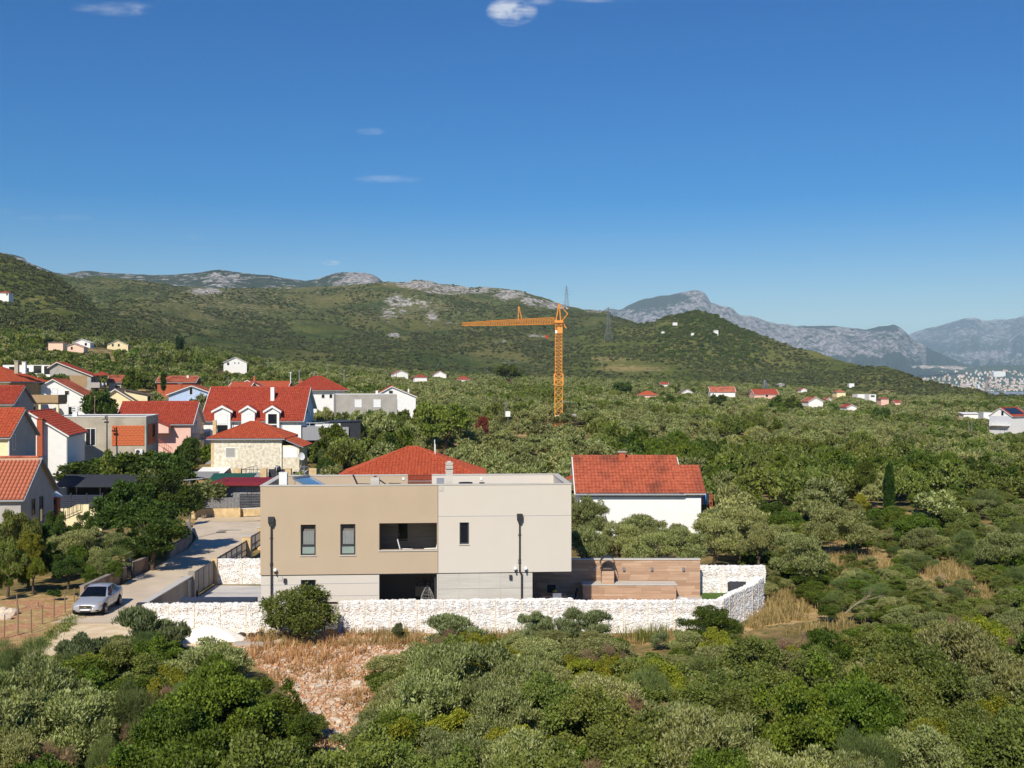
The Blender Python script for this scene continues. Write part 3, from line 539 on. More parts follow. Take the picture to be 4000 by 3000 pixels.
def slope_mesh(p0, p1, p2, p3, tiles=True, tw=None, tl=None):
    """roof slope between the eave p0-p1 and the ridge p3-p2, laid with rows of rounded tiles"""
    p0, p1, p2, p3 = [Vector(p) for p in (p0, p1, p2, p3)]; ex = (p1 - p0); Lx = ex.length; ex.normalize()
    n = ex.cross((p3 + p2) / 2 - p0); n.normalize()
    if n.z < 0: n.negate()
    ey = n.cross(ex); ey.normalize()
    if ey.z < 0: ey.negate()
    Lr = [(q - p0).dot(ex) for q in (p3, p2)]; H = (p3 - p0).dot(ey); b = MB()
    if tiles:
        tw = tw or TILEW; tl = tl or TILEL; nc = max(2, int(round(Lx / tw))); nr = max(2, int(round(H / tl)))
        xs = np.linspace(0, Lx, nc * 4 + 1); hx = np.array([.0, .055, .075, .055])[np.arange(nc * 4 + 1) % 4]
        rows = []
        for r in range(nr):
            rows.append((H * r / nr, .045)); rows.append((H * (r + 1) / nr - 1e-4, .0))
        V = []
        for (t, st) in rows:
            l = Lr[0] * t / H; rr = Lx + (Lr[1] - Lx) * t / H
            for x, h in zip(xs, hx):
                xx = min(max(x, l), max(rr, l)); V.append(p0 + ex * xx + ey * t + n * (h + st + .03))
        nx = len(xs); F = []
        for j in range(len(rows) - 1):
            l = Lr[0] * rows[j][0] / H; rr = Lx + (Lr[1] - Lx) * rows[j][0] / H
            for i in range(nx - 1):
                if xs[i + 1] <= l - tw or xs[i] >= rr + tw: continue
                F.append((j * nx + i, j * nx + i + 1, (j + 1) * nx + i + 1, (j + 1) * nx + i))
        b.add(V, F)
    return b, n
def slab(p0, p1, p2, p3, n, th=.1):
    b = MB(); q = [Vector(p) for p in (p0, p1, p2, p3)]; b.add(q + [x - n * th for x in q], [(0, 1, 2, 3), (7, 6, 5, 4), (0, 4, 5, 1), (1, 5, 6, 2), (2, 6, 7, 3), (3, 7, 4, 0)]); return b
_WC = {}
def window(root, x, y, z, w, h, style, face, sill=True):
    """face F looks at the street (-y), R at +x, L at -x, B at +y; (x, y) is the middle of the opening's foot on the wall face"""
    key = (round(w, 2), round(h, 2), style); dark = style in ('gdark', 'hole')
    if key not in _WC:
        f = MB(); t = .07 if style != 'hole' else .03
        f.box(-w / 2, w / 2, -.05, .0, h - t, h); f.box(-w / 2, w / 2, -.05, .0, 0, t); f.box(-w / 2, -w / 2 + t, -.05, .0, t, h - t); f.box(w / 2 - t, w / 2, -.05, .0, t, h - t)
        if style == 'glass2': f.box(-.03, .03, -.045, .0, t, h - t)
        p = MB(); hi = h - t
        if style in ('sh', 'shg'):
            ns = max(3, int((h - 2 * t) / .14)); dz = (h - 2 * t) / ns
            for i in range(ns): p.box(-w / 2 + t, w / 2 - t, -.03, -.004, t + i * dz, t + (i + .86) * dz)
            p.box(-w / 2 + t, w / 2 - t, -.018, -.003, t, hi)
        else: p.box(-w / 2 + t, w / 2 - t, -.012, -.003, t, hi)
        fm = 'metal_dark' if dark else 'trim_white'; pm = {'sh': 'shutter_white', 'shg': 'shutter_grey', 'hole': 'dark_inside'}.get(style, 'glass')  # hole style: flat dark sheet painting the unlit inside of an opening
        _WC[key] = (f.mesh('window_frame', fm), p.mesh('pane', pm), {'sh': 'shutter', 'shg': 'shutter'}.get(style, 'pane'))
    fm, pm, pn = _WC[key]; rz = {'F': 0, 'R': math.pi / 2, 'L': -math.pi / 2, 'B': math.pi}[face]
    o = link('window', fm, root, (x, y, z), (0, 0, rz)); link(pn, pm, o)
    return o
def house(label, u, y, ve, w, d, rise, side='R', rz=0.0, roof='gx', wall='white', tile='tile_red', ov=.35, wins=(), chims=(), rf=.5, ezb=0.0, tiles=True, name='house', z0=None, hip=None, cat='house', group=None, trim='trim_white', eb=None, keep=True, vb=None, block=True, parap=.5, fh=None):
    """one house: its front wall's right (or left) eave corner stands at photo pixel (u, ve), depth y"""
    p = P(u, ve, y); g = gz(p.x, p.y) if z0 is None else z0; g -= .4; he = p.z - g; rz = R(rz)
    root = thing(name, label, cat, (p.x, p.y, g), rz, group); xa, xb = (-w, 0) if side == 'R' else (0, w)
    xm = xa + rf * w
    if roof == 'gx':
        poly = [(0, 0), (d, 0), (d, he + ezb), (rf * d, he + rise), (0, he)]; MB().prism(poly, 'x', xa, xb).build('wall', wall, root)
        s1 = rise / (rf * d); s2 = (rise - ezb) / (d - rf * d); lift = .13
        ql = [((xa - ov, -ov, he - ov * s1 + lift), (xb + ov, -ov, he - ov * s1 + lift), (xb + ov, rf * d, he + rise + lift), (xa - ov, rf * d, he + rise + lift)),
              ((xb + ov, d + ov, he + ezb - ov * s2 + lift), (xa - ov, d + ov, he + ezb - ov * s2 + lift), (xa - ov, rf * d, he + rise + lift), (xb + ov, rf * d, he + rise + lift))]
        ridge = ((xa - ov, rf * d, he + rise + lift + .06), (xb + ov, rf * d, he + rise + lift + .06))
    elif roof == 'gy':
        poly = [(xa, 0), (xb, 0), (xb, he), (xm, he + rise), (xa, he + ezb)]; MB().prism(poly, 'y', 0, d).build('wall', wall, root)
        s1 = rise / (xb - xm); s2 = (rise - ezb) / (xm - xa); lift = .13
        ql = [((xb + ov, -ov, he - ov * s1 + lift), (xb + ov, d + ov, he - ov * s1 + lift), (xm, d + ov, he + rise + lift), (xm, -ov, he + rise + lift)),
              ((xa - ov, d + ov, he + ezb - ov * s2 + lift), (xa - ov, -ov, he + ezb - ov * s2 + lift), (xm, -ov, he + rise + lift), (xm, d + ov, he + rise + lift))]
        ridge = ((xm, -ov, he + rise + lift + .06), (xm, d + ov, he + rise + lift + .06))
    elif roof == 'hip':
        MB().box(xa, xb, 0, d, 0, he).build('wall', wall, root); hp = min(w, d) / 2 if hip is None else hip; hp = min(hp, w / 2 - .01); lift = .06; e = he + lift; t = he + rise + lift
        A, B, C, D = (xa - ov, -ov, e), (xb + ov, -ov, e), (xb + ov, d + ov, e), (xa - ov, d + ov, e); M1, M2 = (xa + hp, d / 2, t), (xb - hp, d / 2, t)
        ql = [(A, B, M2, M1), (C, D, M1, M2), (B, C, M2, M2), (D, A, M1, M1)]; ridge = (M1, M2)
    elif roof == 'mono':
        poly = [(0, 0), (d, 0), (d, he + rise), (0, he)]; MB().prism(poly, 'x', xa, xb).build('wall', wall, root); lift = .13
        ql = [((xa - ov, -ov, he + lift), (xb + ov, -ov, he + lift), (xb + ov, d + ov, he + rise + lift), (xa - ov, d + ov, he + rise + lift))]; ridge = None
    else:
        MB().box(xa, xb, 0, d, 0, he).build('wall', wall, root); ql = []; ridge = None
        MB().box(xa + .25, xb - .25, .25, d - .25, he, he + .03).build('roof', 'roof_grey', root)
        c = MB(); c.box(xa - .04, xb + .04, -.04, .25, he, he + .09); c.box(xa - .04, xb + .04, d - .25, d + .04, he, he + .09); c.box(xa - .04, xa + .25, .25, d - .25, he, he + .09); c.box(xb - .25, xb + .04, .25, d - .25, he, he + .09); c.build('parapet_cap', trim, root)
    rfo = None
    if ql:
        sl_ = MB(); tb = MB()
        for q in ql:
            b, n = slope_mesh(*q, tiles=tiles); s_ = slab(*q, n); sl_.add(s_.v, s_.f); tb.add(b.v, b.f)
        rfo = sl_.build('roof', tile if not tiles else trim, root)
        if tiles: tb.build('roof_tiles', tile, rfo, stuff=True)
        if ridge and (Vector(ridge[0]) - Vector(ridge[1])).length > .3:
            rb = MB(); a, b_ = Vector(ridge[0]), Vector(ridge[1]); L_ = (b_ - a).length; k = max(1, int(L_ / .38)) if tiles else 1
            for i in range(k):
                p1 = a.lerp(b_, i / k); p2 = a.lerp(b_, (i + .97) / k); rb.bar(p1, p2, .13, 8, .11)
            rb.build('ridge_cap', tile, rfo, stuff=tiles)
        if roof == 'hip' and tiles:
            rb = MB()
            for a, b_ in ((ql[0][0], M1), (ql[0][1], M2), (ql[1][0], M2), (ql[1][1], M1)):
                a = Vector(a) + Vector((0, 0, .08)); b_ = Vector(b_) + Vector((0, 0, .08)); k = max(2, int((b_ - a).length / .4))
                for i in range(k): rb.bar(a.lerp(b_, i / k), a.lerp(b_, (i + .96) / k), .11, 6, .09)
            rb.build('hip_cap', tile, rfo, stuff=True)
        if roof in ('gx', 'gy'):
            for q in ql:
                for (a, b_) in ((q[0], q[3]), (q[1], q[2])): MB().bar(Vector(a) - Vector((0, 0, .07)), Vector(b_) - Vector((0, 0, .07)), .10).build('verge', trim, root)
        if roof != 'mono' or True:
            gb = MB()
            for q in ql[:1] if roof == 'gx' else (ql if roof == 'hip' else ql[:1]):
                if (Vector(q[0]) - Vector(q[1])).length > .3: gb.bar(Vector(q[0]) - Vector((0, 0, .06)), Vector(q[1]) - Vector((0, 0, .06)), .075, 6)
            gb.build('gutter', 'trim_grey', root)
    for (f, c, zz, ww, hh, st) in wins:      # c measured from the left end (F) or from the front (R, L); zz from the eave downwards
        if f == 'F': window(root, xa + c, -.001, he - zz, ww, hh, st, 'F')
        elif f == 'R': window(root, xb + .001, c, he - zz, ww, hh, st, 'R')
        else: window(root, xa - .001, c, he - zz, ww, hh, st, 'L')
    for (cx, cy, cz0, cz1, cw, cm) in chims:
        c = MB(); c.box(xa + cx - cw / 2, xa + cx + cw / 2, cy - cw / 2, cy + cw / 2, he + cz0, he + cz1); ch = c.build('chimney', cm, rfo or root)
        MB().box(xa + cx - cw * .66, xa + cx + cw * .66, cy - cw * .66, cy + cw * .66, he + cz1 + .001, he + cz1 + .09).build('chimney_cap', 'trim_white' if cm != 'brick_red' else 'concrete_grey', ch) if False else None
        c2 = MB(); c2.box(xa + cx - cw * .66, xa + cx + cw * .66, cy - cw * .66, cy + cw * .66, he + cz1 + .002, he + cz1 + .08); c2.build('chimney_cap', 'concrete_grey', root)
    # footprint and view line kept free of planting
    m = Matrix.Translation((p.x, p.y, 0)) @ Matrix.Rotation(rz, 4, 'Z'); cs = [m @ Vector((a, b, 0)) for a in (xa, xb) for b in (0, d)]
    if block: BLOCK.append((min(c.x for c in cs) - .5, max(c.x for c in cs) + .5, min(c.y for c in cs) - 1, max(c.y for c in cs) + .5))
    if keep:
        us = [2000 + c.x / c.y * FP for c in cs]; clear(min(us) - 4, max(us) + 4, vb if vb is not None else ve + 30, p.y / K + .5)
    return root, xa, xb, he, p
def railing(b, p0, p1, h, n, r=.02):
    p0, p1 = Vector(p0), Vector(p1); up = Vector((0, 0, h)); b.bar(p0 + up, p1 + up, r * 1.3)
    b.bar(p0 + up * .1, p1 + up * .1, r)
    for i in range(n + 1):
        q = p0.lerp(p1, i / n); b.bar(q, q + up, r if i % 5 else r * 1.3)
# ---------------------------------------------------------------- the village on the left
# nearest roof, every tile a piece of its own
def near_tiled_house():
    root, xa, xb, he, p = house('low house with shade-grey walls and weathered orange barrel tile roof at the lower left edge', 81, 55, 1949, 7.2, 8.4, 2.75, rz=7, wall='grey_wall', tile='tile_old', tiles=False, vb=2030, wins=[('R', 3.0, 1.6, .8, 1.3, 'gdark'), ('R', 5.0, 2.4, .9, 2.1, 'gdark'), ('F', 4.4, 1.6, 1.2, 1.2, 'sh')], ov=.3, trim='trim_grey', block=True)  # wall grey carries the shade of the gable in its colour
    roof = [c for c in root.children if c.name.startswith('roof')][0]; roof.data.materials[0] = MATS['mortar']
    tw, tl = .30, .45; b = MB(); n = 5; vs = []
    for (t, r, dz) in ((0, .105, .035), (tl + .05, .085, .005)):
        for i in range(n + 1):
            a = math.pi * i / n; vs.append((tw / 2 - math.cos(a) * r * 1.38, t, math.sin(a) * r + dz))
    m = n + 1; fs = [(i, i + 1, m + i + 1, m + i) for i in range(n)] + [tuple(range(n, -1, -1))]
    b.add(vs, fs); me = b.mesh('tile', 'tile_old', True)
    for (s_, xo) in ((1, xa - .3), ):
        ang = math.atan2(2.75, 4.2); nr = int((4.5 / math.cos(ang)) / tl)
        for r_ in range(nr):
            for c in range(int((xb + .3 - xa + .3) / tw)):
                yy = -.3 + r_ * tl * math.cos(ang); zz = he - .3 * math.tan(ang) + .16 + r_ * tl * math.sin(ang) + random.uniform(-.008, .008)
                o = link('tile', me, roof, (xo + c * tw, yy, zz), (ang, random.uniform(-.02, .02), random.uniform(-.025, .025)))
near_tiled_house()
r_, xa, xb, he, p = house('tall white gabled house with red roof behind a freestanding brick chimney stack', 260, 75, 1700, 4.5, 9.5, 2.3, rz=11, roof='gy', rf=.2, ezb=1.45, wall='white', vb=1860, wins=[('F', 1.05, -.25, .55, .6, 'glass')], ov=.3)
c = MB().box(-2.75, -2.22, -.75, -.16, 1.6, he + 1.75); ch = c.build('chimney', 'brick_red', r_); MB().box(-2.83, -2.14, -.83, -.08, he + 1.752, he + 1.83).build('chimney_cap', 'brick_red', ch)
MB().box(.02, 1.3, 1.0, 1.12, 0, he - 3.0).build('shade_panel', 'canopy_dark', r_); MB().bar((.09, -.08, .2), (.09, -.08, he - .2), .05, 6).build('downpipe', 'trim_grey', r_)
b = MB(); b.bar((-3.25, -.5, 0), (-3.25, -.5, 6.9), .09, 6); t = thing('satellite_dish', 'grey satellite dish on a dark post beside the brick chimney', 'dish', (p.x - 3.3, p.y - 2.2, 0)); b = MB(); b.bar((.25, 0, 0), (.25, 0, 7.2), .07, 6); b.build('post', 'metal_dark', t)
def dish_mesh(r, matn='trim_grey'):
    b = MB(); n = 18; rings = [(0, 0), (.5, .05), (.85, .13), (1, .19)]; vs = [(0, 0, 0)]
    for (q, h) in rings[1:]:
        vs += [(math.cos(6.283 * i / n) * q * r, -h * r, math.sin(6.283 * i / n) * q * r) for i in range(n)]
    fs = [(0, 1 + i, 1 + (i + 1) % n) for i in range(n)]
    for k in range(2): fs += [(1 + k * n + i, 1 + (k + 1) * n + i, 1 + (k + 1) * n + (i + 1) % n, 1 + k * n + (i + 1) % n) for i in range(n)]
    o = len(vs); b.add(vs, fs); b.bar((0, -.2 * r, -r), (0, -r * .95, -.05 * r), .02 * r + .012, 5); b.bar((0, -r * .85, -.05 * r), (0, -r * 1.05, 0), .06 * r, 6); return b.mesh('dish', matn)
link('dish', dish_mesh(.62), t, (0, 0, 6.05), (R(-15), 0, R(-62)))
r_, xa, xb, he, p = house('yellow house with shade-grey gable end and orange tiled roof behind the low tiled house', 31, 66, 1707, 7, 6.5, 2.35, rz=3, wall='cream_plaster', tile='tile_orange', vb=1800, wins=[('R', 1.3, 1.3, .7, 1.5, 'glass')], ov=.3, trim='trim_grey')
MB().box(.0, .04, -.0, 6.5, 0, he).build('end_wall', 'grey_wall', r_); MB().prism([(0, he), (6.5, he), (3.25, he + 2.3)], 'x', .001, .04).build('gable', 'grey_wall', r_)  # grey skin paints the shaded right side over the yellow
MB().box(.05, 1.3, 2.6, 6.2, he - 3.2, he - 2.2).build('balcony', 'grey_wall', r_); MB().bar((.12, -.1, 0), (.12, -.1, he - .1), .06, 6).build('downpipe', 'trim_white', r_)
r_, xa, xb, he, p = house('cream house with a red tiled roof and grey gable beside the brown terraces', 47, 92, 1580, 8, 9, 2.2, rz=8, wall='cream_plaster', tile='tile_red', vb=1640, ov=.3, trim='trim_grey', wins=[('R', 2.0, 1.4, .8, 1.6, 'gdark')])
MB().box(.0, .04, 0, 9, 0, he).build('end_wall', 'grey_wall', r_); MB().prism([(0, he), (9, he), (4.5, he + 2.15)], 'x', .001, .04).build('gable', 'grey_wall', r_)  # right end wall and gable are grey over the cream
r_, xa, xb, he, p = house('big cream house with orange roof and brown terraces at the left edge', 33, 116, 1494, 9, 13.4, 2.5, rz=0, roof='hip', wall='cream_plaster', tile='tile_orange', vb=1590, ov=.7, wins=[('R', 7.4, 1.9, 3.6, 1.75, 'gdark'), ('R', 2.6, 1.7, 1.0, 1.5, 'gdark'), ('R', 11.6, 1.8, 1.0, 1.5, 'gdark')], chims=[(7.6, 6, 1.5, 3.6, .6, 'concrete'), (8.6, 6.6, 1.5, 3.5, .6, 'trim_white')], hip=4.4)
MB().box(xb + .001, xb + .05, .3, 13.38, he - 2.1, he - .02).build('upper_wall', 'brown_plaster', r_)  # brown skin paints the shade of the right side over the cream
MB().box(.06, 7.6, 1.0, 4.4, he - 3.55, he - 3.2).build('terrace_slab', 'brown_plaster', r_); MB().box(2.0, 7.7, .8, 1.0, he - 3.3, he - 2.0).box(7.5, 7.7, 1.0, 4.4, he - 3.3, he - 2.0).build('terrace_parapet', 'brown_plaster', r_)
MB().box(2.0, 7.7, .8, 1.0, he - 7.9, he - 6.6).build('lower_parapet', 'brown_plaster', r_)
for x in (2.0, 4.4, 7.3): MB().box(x, x + .35, 1.05, 1.35, 0, he - 3.55).build('pillar', 'cream_plaster', r_)
window(r_, .002, 4.6, he - 6.3, 2.2, 2.2, 'gdark', 'R'); window(r_, .002, 8.6, he - 6.3, 2.4, 2.2, 'gdark', 'R')
r_, xa, xb, he, p = house('modern white flat-roofed block of flats with dark openings behind the village', 234, 190, 1427, 14.8, 9, 0, rz=3, roof='flat', wall='white', vb=1456, wins=[('F', 2.6, 2.2, 1.9, 1.8, 'hole'), ('F', 6.2, 1.9, 1.1, 1.2, 'hole'), ('F', 12.4, 2.4, 3.4, 2.2, 'hole'), ('F', 9.0, 2.2, 2.2, 2.2, 'glass')], name='flats')
MB().box(.01, 3.0, .5, 8, 0, he - .3).build('side_wing', 'grey_wall', r_); MB().box(-14.9, 1, -1.4, -.01, he - 4.2, he - 3.2).build('balcony', 'white', r_)
r_, xa, xb, he, p = house('unfinished grey house with red roof, raw gable and shaded balconies', 355, 165, 1468, 8.8, 14, 3.0, rz=14, roof='gy', rf=.17, ezb=2.0, wall='concrete_grey', tile='tile_red', vb=1510, ov=.5, wins=[('R', 3, 2.1, 1.0, 1.9, 'hole'), ('R', 6, 2.1, 1.0, 1.9, 'hole'), ('R', 9.0, 2.1, 1.4, 1.9, 'glass'), ('R', 3, 4.9, 1.6, 1.8, 'hole'), ('R', 6.2, 4.9, 1.4, 1.8, 'hole'), ('R', 10, 4.9, 1.6, 1.8, 'hole')])
MB().box(-7.6, -.9, -.05, -.005, he - 2.6, he + .1).build('render_patch', 'brown_plaster', r_)
MB().box(.01, 1.9, 0, 13, he - 2.75, he - 2.5).build('balcony_slab', 'concrete_grey', r_); b = MB(); railing(b, (1.85, 4, he - 2.5), (1.85, 13, he - 2.5), 1.0, 16, .04); b.build('railing', 'trim_white', r_); MB().box(.01, 1.9, 0, 3.6, he - 2.499, he - 1.5).build('balustrade', 'concrete_grey', r_)
q = MB(); q.prism([(0, he + .1), (3.4, he + .2), (1.6, he + 1.1)], 'y', 5, 9); q.build('side_gable', 'tile_red', r_)
house('small raw outbuilding with a faded orange roof beside the grey unfinished house', 520, 172, 1494, 5.5, 7, 1.5, rz=14, wall='concrete_grey', tile='tile_old', vb=1515, ov=.4, wins=[('F', 2, 2.2, 1, 1.4, 'hole')])
r_, xa, xb, he, p = house('white gabled house with arched carport and weathered red roof', 338, 125, 1553, 9.4, 13, 3.1, rz=13, roof='gy', rf=.42, ezb=.9, wall='white', tile='tile_moss', vb=1600, ov=.35, wins=[('F', 4.2, -.2, .9, 1.5, 'sh'), ('F', 6.2, -.45, .8, .8, 'glass'), ('F', 6.8, 3.2, 1.5, 1.6, 'gdark')])
q = MB(); q.prism([(-6.5, he - 4.5), (-5.8, he - 4.5), (-5.8, he - 2.6), (-5.3, he - 1.9), (-4.5, he - 1.6), (-3.7, he - 1.9), (-3.3, he - 2.6), (-3.3, he - 4.5), (-2.6, he - 4.5), (-2.6, he - 1.15), (-4.5, he - .2), (-6.8, he + .9)], 'y', -2.2, -1.9); q.build('porch', 'white', r_)
r_, xa, xb, he, p = house('cream gabled house with dark brown roof and a dormer', 566, 135, 1592, 9.8, 9, 3.4, rz=10, roof='gy', rf=.46, wall='cream_plaster', tile='tile_brown', vb=1596, ov=.5)
q = MB(); q.prism([(-4.0, he + 1.0), (.1, he + 1.0), (.1, he + 2.3), (-4, he + 3.2)], 'y', 2.2, 6.5); dm = q.build('dormer', 'cream_plaster', r_); window(r_, .11, 4.3, he + 1.1, 2.6, 1.0, 'hole', 'R'); MB().hexa((-4, 1.8, he + 3.25), (.6, 1.8, he + 2.3), (.6, 6.9, he + 2.3), (-4, 6.9, he + 3.25), (0, 0, .12)).build('dormer_roof', 'tile_brown', r_)
r_, xa, xb, he, p = house('pale blue gabled house with orange roof behind the pink house', 839, 150, 1541, 9.3, 12, 1.75, rz=9, roof='gy', rf=.5, wall='blue_plaster', tile='tile_moss', vb=1575, ov=.5, wins=[('F', 4.5, .05, .7, 1.6, 'glass'), ('F', 2.2, 2.6, 1.4, 1.2, 'sh'), ('F', 4.9, 3.2, 1.6, 2.2, 'hole')], chims=[(1.6, 5, .4, 2.2, .7, 'brick_red')])
MB().box(-5.6, -2.6, -1.1, -.01, he - 1.72, he - 1.55).build('balcony', 'trim_white', r_)
house('low house with an old red roof tucked behind the pale blue house', 760, 178, 1494, 9, 8, 1.4, rz=6, wall='brick_red', tile='tile_old', vb=1500, ov=.4, chims=[(.8, 3, .5, 2.2, .9, 'brick_red'), (6.8, 3, .6, 1.8, .5, 'trim_white')])
r_, xa, xb, he, p = house('salmon pink house with a wide red tiled roof and outside stair', 745, 100, 1656, 10.0, 10, 2.85, rz=7, wall='pink', tile='tile_red', vb=1710, ov=.35, wins=[('R', 2.5, 1.2, .7, 1.8, 'glass'), ('R', 4.7, 1.2, .7, 1.5, 'glass')])
MB().prism([(-5.2, he - 1.2), (-2.7, he - 1.2), (-2.7, he - .3), (-3.9, he + .35), (-5.2, he + .75)], 'y', -1.6, -.01).build('porch', 'pink', r_)
MB().hexa((-5.3, -1.8, he + .85), (-2.4, -1.8, he - .35), (-2.4, .2, he - .35), (-5.3, .2, he + .85), (0, 0, .14)).build('porch_roof', 'tile_red', r_)
b = MB(); railing(b, (-4.4, -1.7, he - 2.6), (-2.2, -1.7, he - 4.2), .9, 9, .03); b.build('stair_railing', 'brick_red', r_)
MB().box(.02, 1.2, 1, 9.5, he - 2.5, he - 2.35).build('balcony', 'trim_grey', r_); b = MB(); railing(b, (1.15, 1, he - 2.35), (1.15, 9.5, he - 2.35), .9, 20, .025); railing(b, (.05, 1, he - 2.35), (1.15, 1, he - 2.35), .9, 5, .025); b.build('railing', 'metal_dark', r_)
# unfinished concrete house with block infill
r_, xa, xb, he, p = house('unfinished flat concrete house with orange clay block infill', 571, 84, 1628, 10.6, 8.5, 0, rz=9, roof='flat', wall='concrete', vb=1742, trim='trim_white')
fx = lambda u: xb - (571 - u) / 2800 * 84 / math.cos(R(9)) * 1.03
w_ = MB(); x0, x1 = fx(354), fx(391); window(r_, (x0 + x1) / 2, -.002, he - 3.35, x1 - x0, 2.05, 'glass2', 'F')
bx0, bx1 = fx(448), fx(564); bz0, bz1 = he - 3.35, he - 1.0; MB().box(bx0, bx1, -.03, -.002, bz0, bz1).build('infill_mortar', 'mortar', r_)
def blocks(root, x0, x1, z0, z1, rows, cols, rotz=0, loc=(0, 0, 0)):
    h = (z1 - z0) / rows; w = (x1 - x0) / cols; me = MB().box(0, w - .03, -.045, -.0, 0, h - .03).mesh('brick', 'block_orange'); mh = MB().box(0, w / 2 - .03, -.045, 0, 0, h - .03).mesh('brick', 'block_orange')
    for r in range(rows):
        for c in range(cols + (r % 2)):
            half = r % 2 and c in (0, cols); x = x0 + (c * w if not r % 2 else max(0, (c - .5) * w)); p_ = Vector((x + .015, -.031 + random.uniform(-.008, .006), z0 + r * h + .015)); p_ = Matrix.Rotation(rotz, 3, 'Z') @ p_
            link('brick', mh if half else me, root, p_ + Vector(loc), (0, random.uniform(-.006, .006), rotz))
blocks(r_, bx0, bx1, bz0, bz1, 8, 8)
MB().box(.002, .03, 1.0, 7.2, bz0, he - .9).build('infill_mortar', 'mortar', r_); blocks(r_, 1.0, 7.2, bz0, he - .9, 8, 9, math.pi / 2); window(r_, .08, 4.6, he - 2.6, 1.5, 1.6, 'hole', 'R')
MB().box(fx(297), fx(313), 1.5, 2.0, he, he + .55).build('vent_stack', 'white', r_); b = MB()
for k in range(3): b.box(fx(297) - .08, fx(313) + .08, 1.42, 2.08, he + .6 + k * .2, he + .7 + k * .2)
b.build('vent_cowl', 'trim_white', r_)
ac_mb = MB(); ac_mb.box(-.42, .42, -.3, 0, 0, .62); AC = ac_mb.mesh('air_conditioner', 'trim_white')
fan = MB(); fan.add([(math.cos(6.283 * i / 16) * .24 - .1, -.305, .31 + math.sin(6.283 * i / 16) * .24) for i in range(16)], [tuple(range(16))]); FAN = fan.mesh('fan_grille', 'metal_dark')
def aircon(root, x, y, z, rz=0): o = link('air_conditioner', AC, root, (x, y, z), (0, 0, rz)); link('fan_grille', FAN, o); return o
aircon(r_, fx(546), -.02, he - 4.4)
t = thing('utility_pole', 'dark pole with insulators in front of the concrete house', 'pole', P(418, 1780, 82.5)); b = MB(); z1 = (1780 - 1622) / 2800 * 82.5; b.bar((0, 0, -3), (0, 0, z1), .09, 7, .07); b.build('post', 'metal_dark', t); b = MB(); b.box(-.55, .1, -.05, .05, z1 - .5, z1 - .42); b.box(-.3, .2, -.06, .06, z1 - .9, z1 - .7); b.bar((-.2, 0, z1 - .42), (-.2, 0, z1 - .1), .06, 6); b.build('bracket', 'metal_dark', t)
# big white house with three dormers
r_, xa, xb, he, p = house('big white house with long bright red roof and three white dormers', 1176, 108, 1640, 14.6, 11.5, 4.75, rz=1.2, wall='white', tile='tile_red', vb=1690, rf=.52, ezb=1.6, ov=.45, wins=[('R', 5.2, -.9, .7, 1.0, 'gdark')])
for i, (ul, ur) in enumerate(((834, 913), (940, 1006), (1034, 1101))):
    c = xb - (1176 - (ul + ur) / 2) / 2800 * 108; w2 = (ur - ul) / 2800 * 108 / 2
    dm = MB().prism([(c - w2 * .78, he - 2.5), (c + w2 * .78, he - 2.5), (c + w2 * .78, he + 1.2), (c, he + 1.95), (c - w2 * .78, he + 1.2)], 'y', -.55, 4.0).build('dormer', 'white', r_)
    q = MB(); q.prism([(c - w2 * 1.05, he + 1.05), (c, he + 1.85), (c + w2 * 1.05, he + 1.05), (c + w2 * 1.05, he + 1.35), (c, he + 2.2), (c - w2 * 1.05, he + 1.35)], 'y', -.85, -.56); q.build('dormer_gable', 'trim_white', dm)
    q = MB(); q.prism([(c - w2 * 1.05, he + 1.2), (c, he + 2.05), (c + w2 * 1.05, he + 1.2), (c + w2 * 1.05, he + 1.34), (c, he + 2.19), (c - w2 * 1.05, he + 1.34)], 'y', -.56, 4.1); q.build('dormer_roof', 'tile_red', dm)
    window(r_, c, -.552, he - .55, w2 * 1.0, 1.45, 'sh' if i < 2 else 'gdark', 'F'); window(r_, c, -.553, he - 2.25, w2 * 1.0, 1.5, 'gdark' if i != 1 else 'sh', 'F')
    if i == 0: b = MB(); railing(b, (c - w2 * .5, -.65, he - 1.3), (c + w2 * .5, -.65, he - 1.3), .5, 10, .02); b.build('window_bars', 'metal_dark', r_)
    MB().bar((c + w2 * 1.0, -.07, he - 3.5), (c + w2 * 1.0, -.07, he - .1), .05, 6).build('downpipe', 'trim_grey', r_)
cx = xb - (1176 - 1050) / 2800 * 110; MB().box(cx - .28, cx + .28, 3.2, 3.8, he + 2, he + 4.9).build('chimney', 'white', r_); MB().box(cx - .4, cx + .4, 3.0, 4.0, he + 2, he + 2.75).build('chimney_flashing', 'tile_red', r_)
aircon(r_, .55, 4.6, he + .6, math.pi / 2)
MB().box(.02, 3.4, .6, 6, he - 3.2, he - 2.95).build('balcony_slab', 'trim_grey', r_); MB().box(.02, 3.4, .4, .6, he - 3.1, he - 1.0).build('balcony_front', 'trim_grey', r_); MB().box(.02, 3.4, .4, .6, he - 8.4, he - 6.3).build('lower_balcony_front', 'metal_dark', r_); b = MB(); railing(b, (.1, .5, he - .98), (3.4, .5, he - .98), .5, 3, .03); railing(b, (3.4, .5, he - .98), (3.4, 6, he - .98), .5, 3, .03); b.build('railing', 'trim_white', r_)
MB().box(3.4, 6.5, 5, 9, 0, he - 1.3).build('side_wing', 'trim_grey', r_)
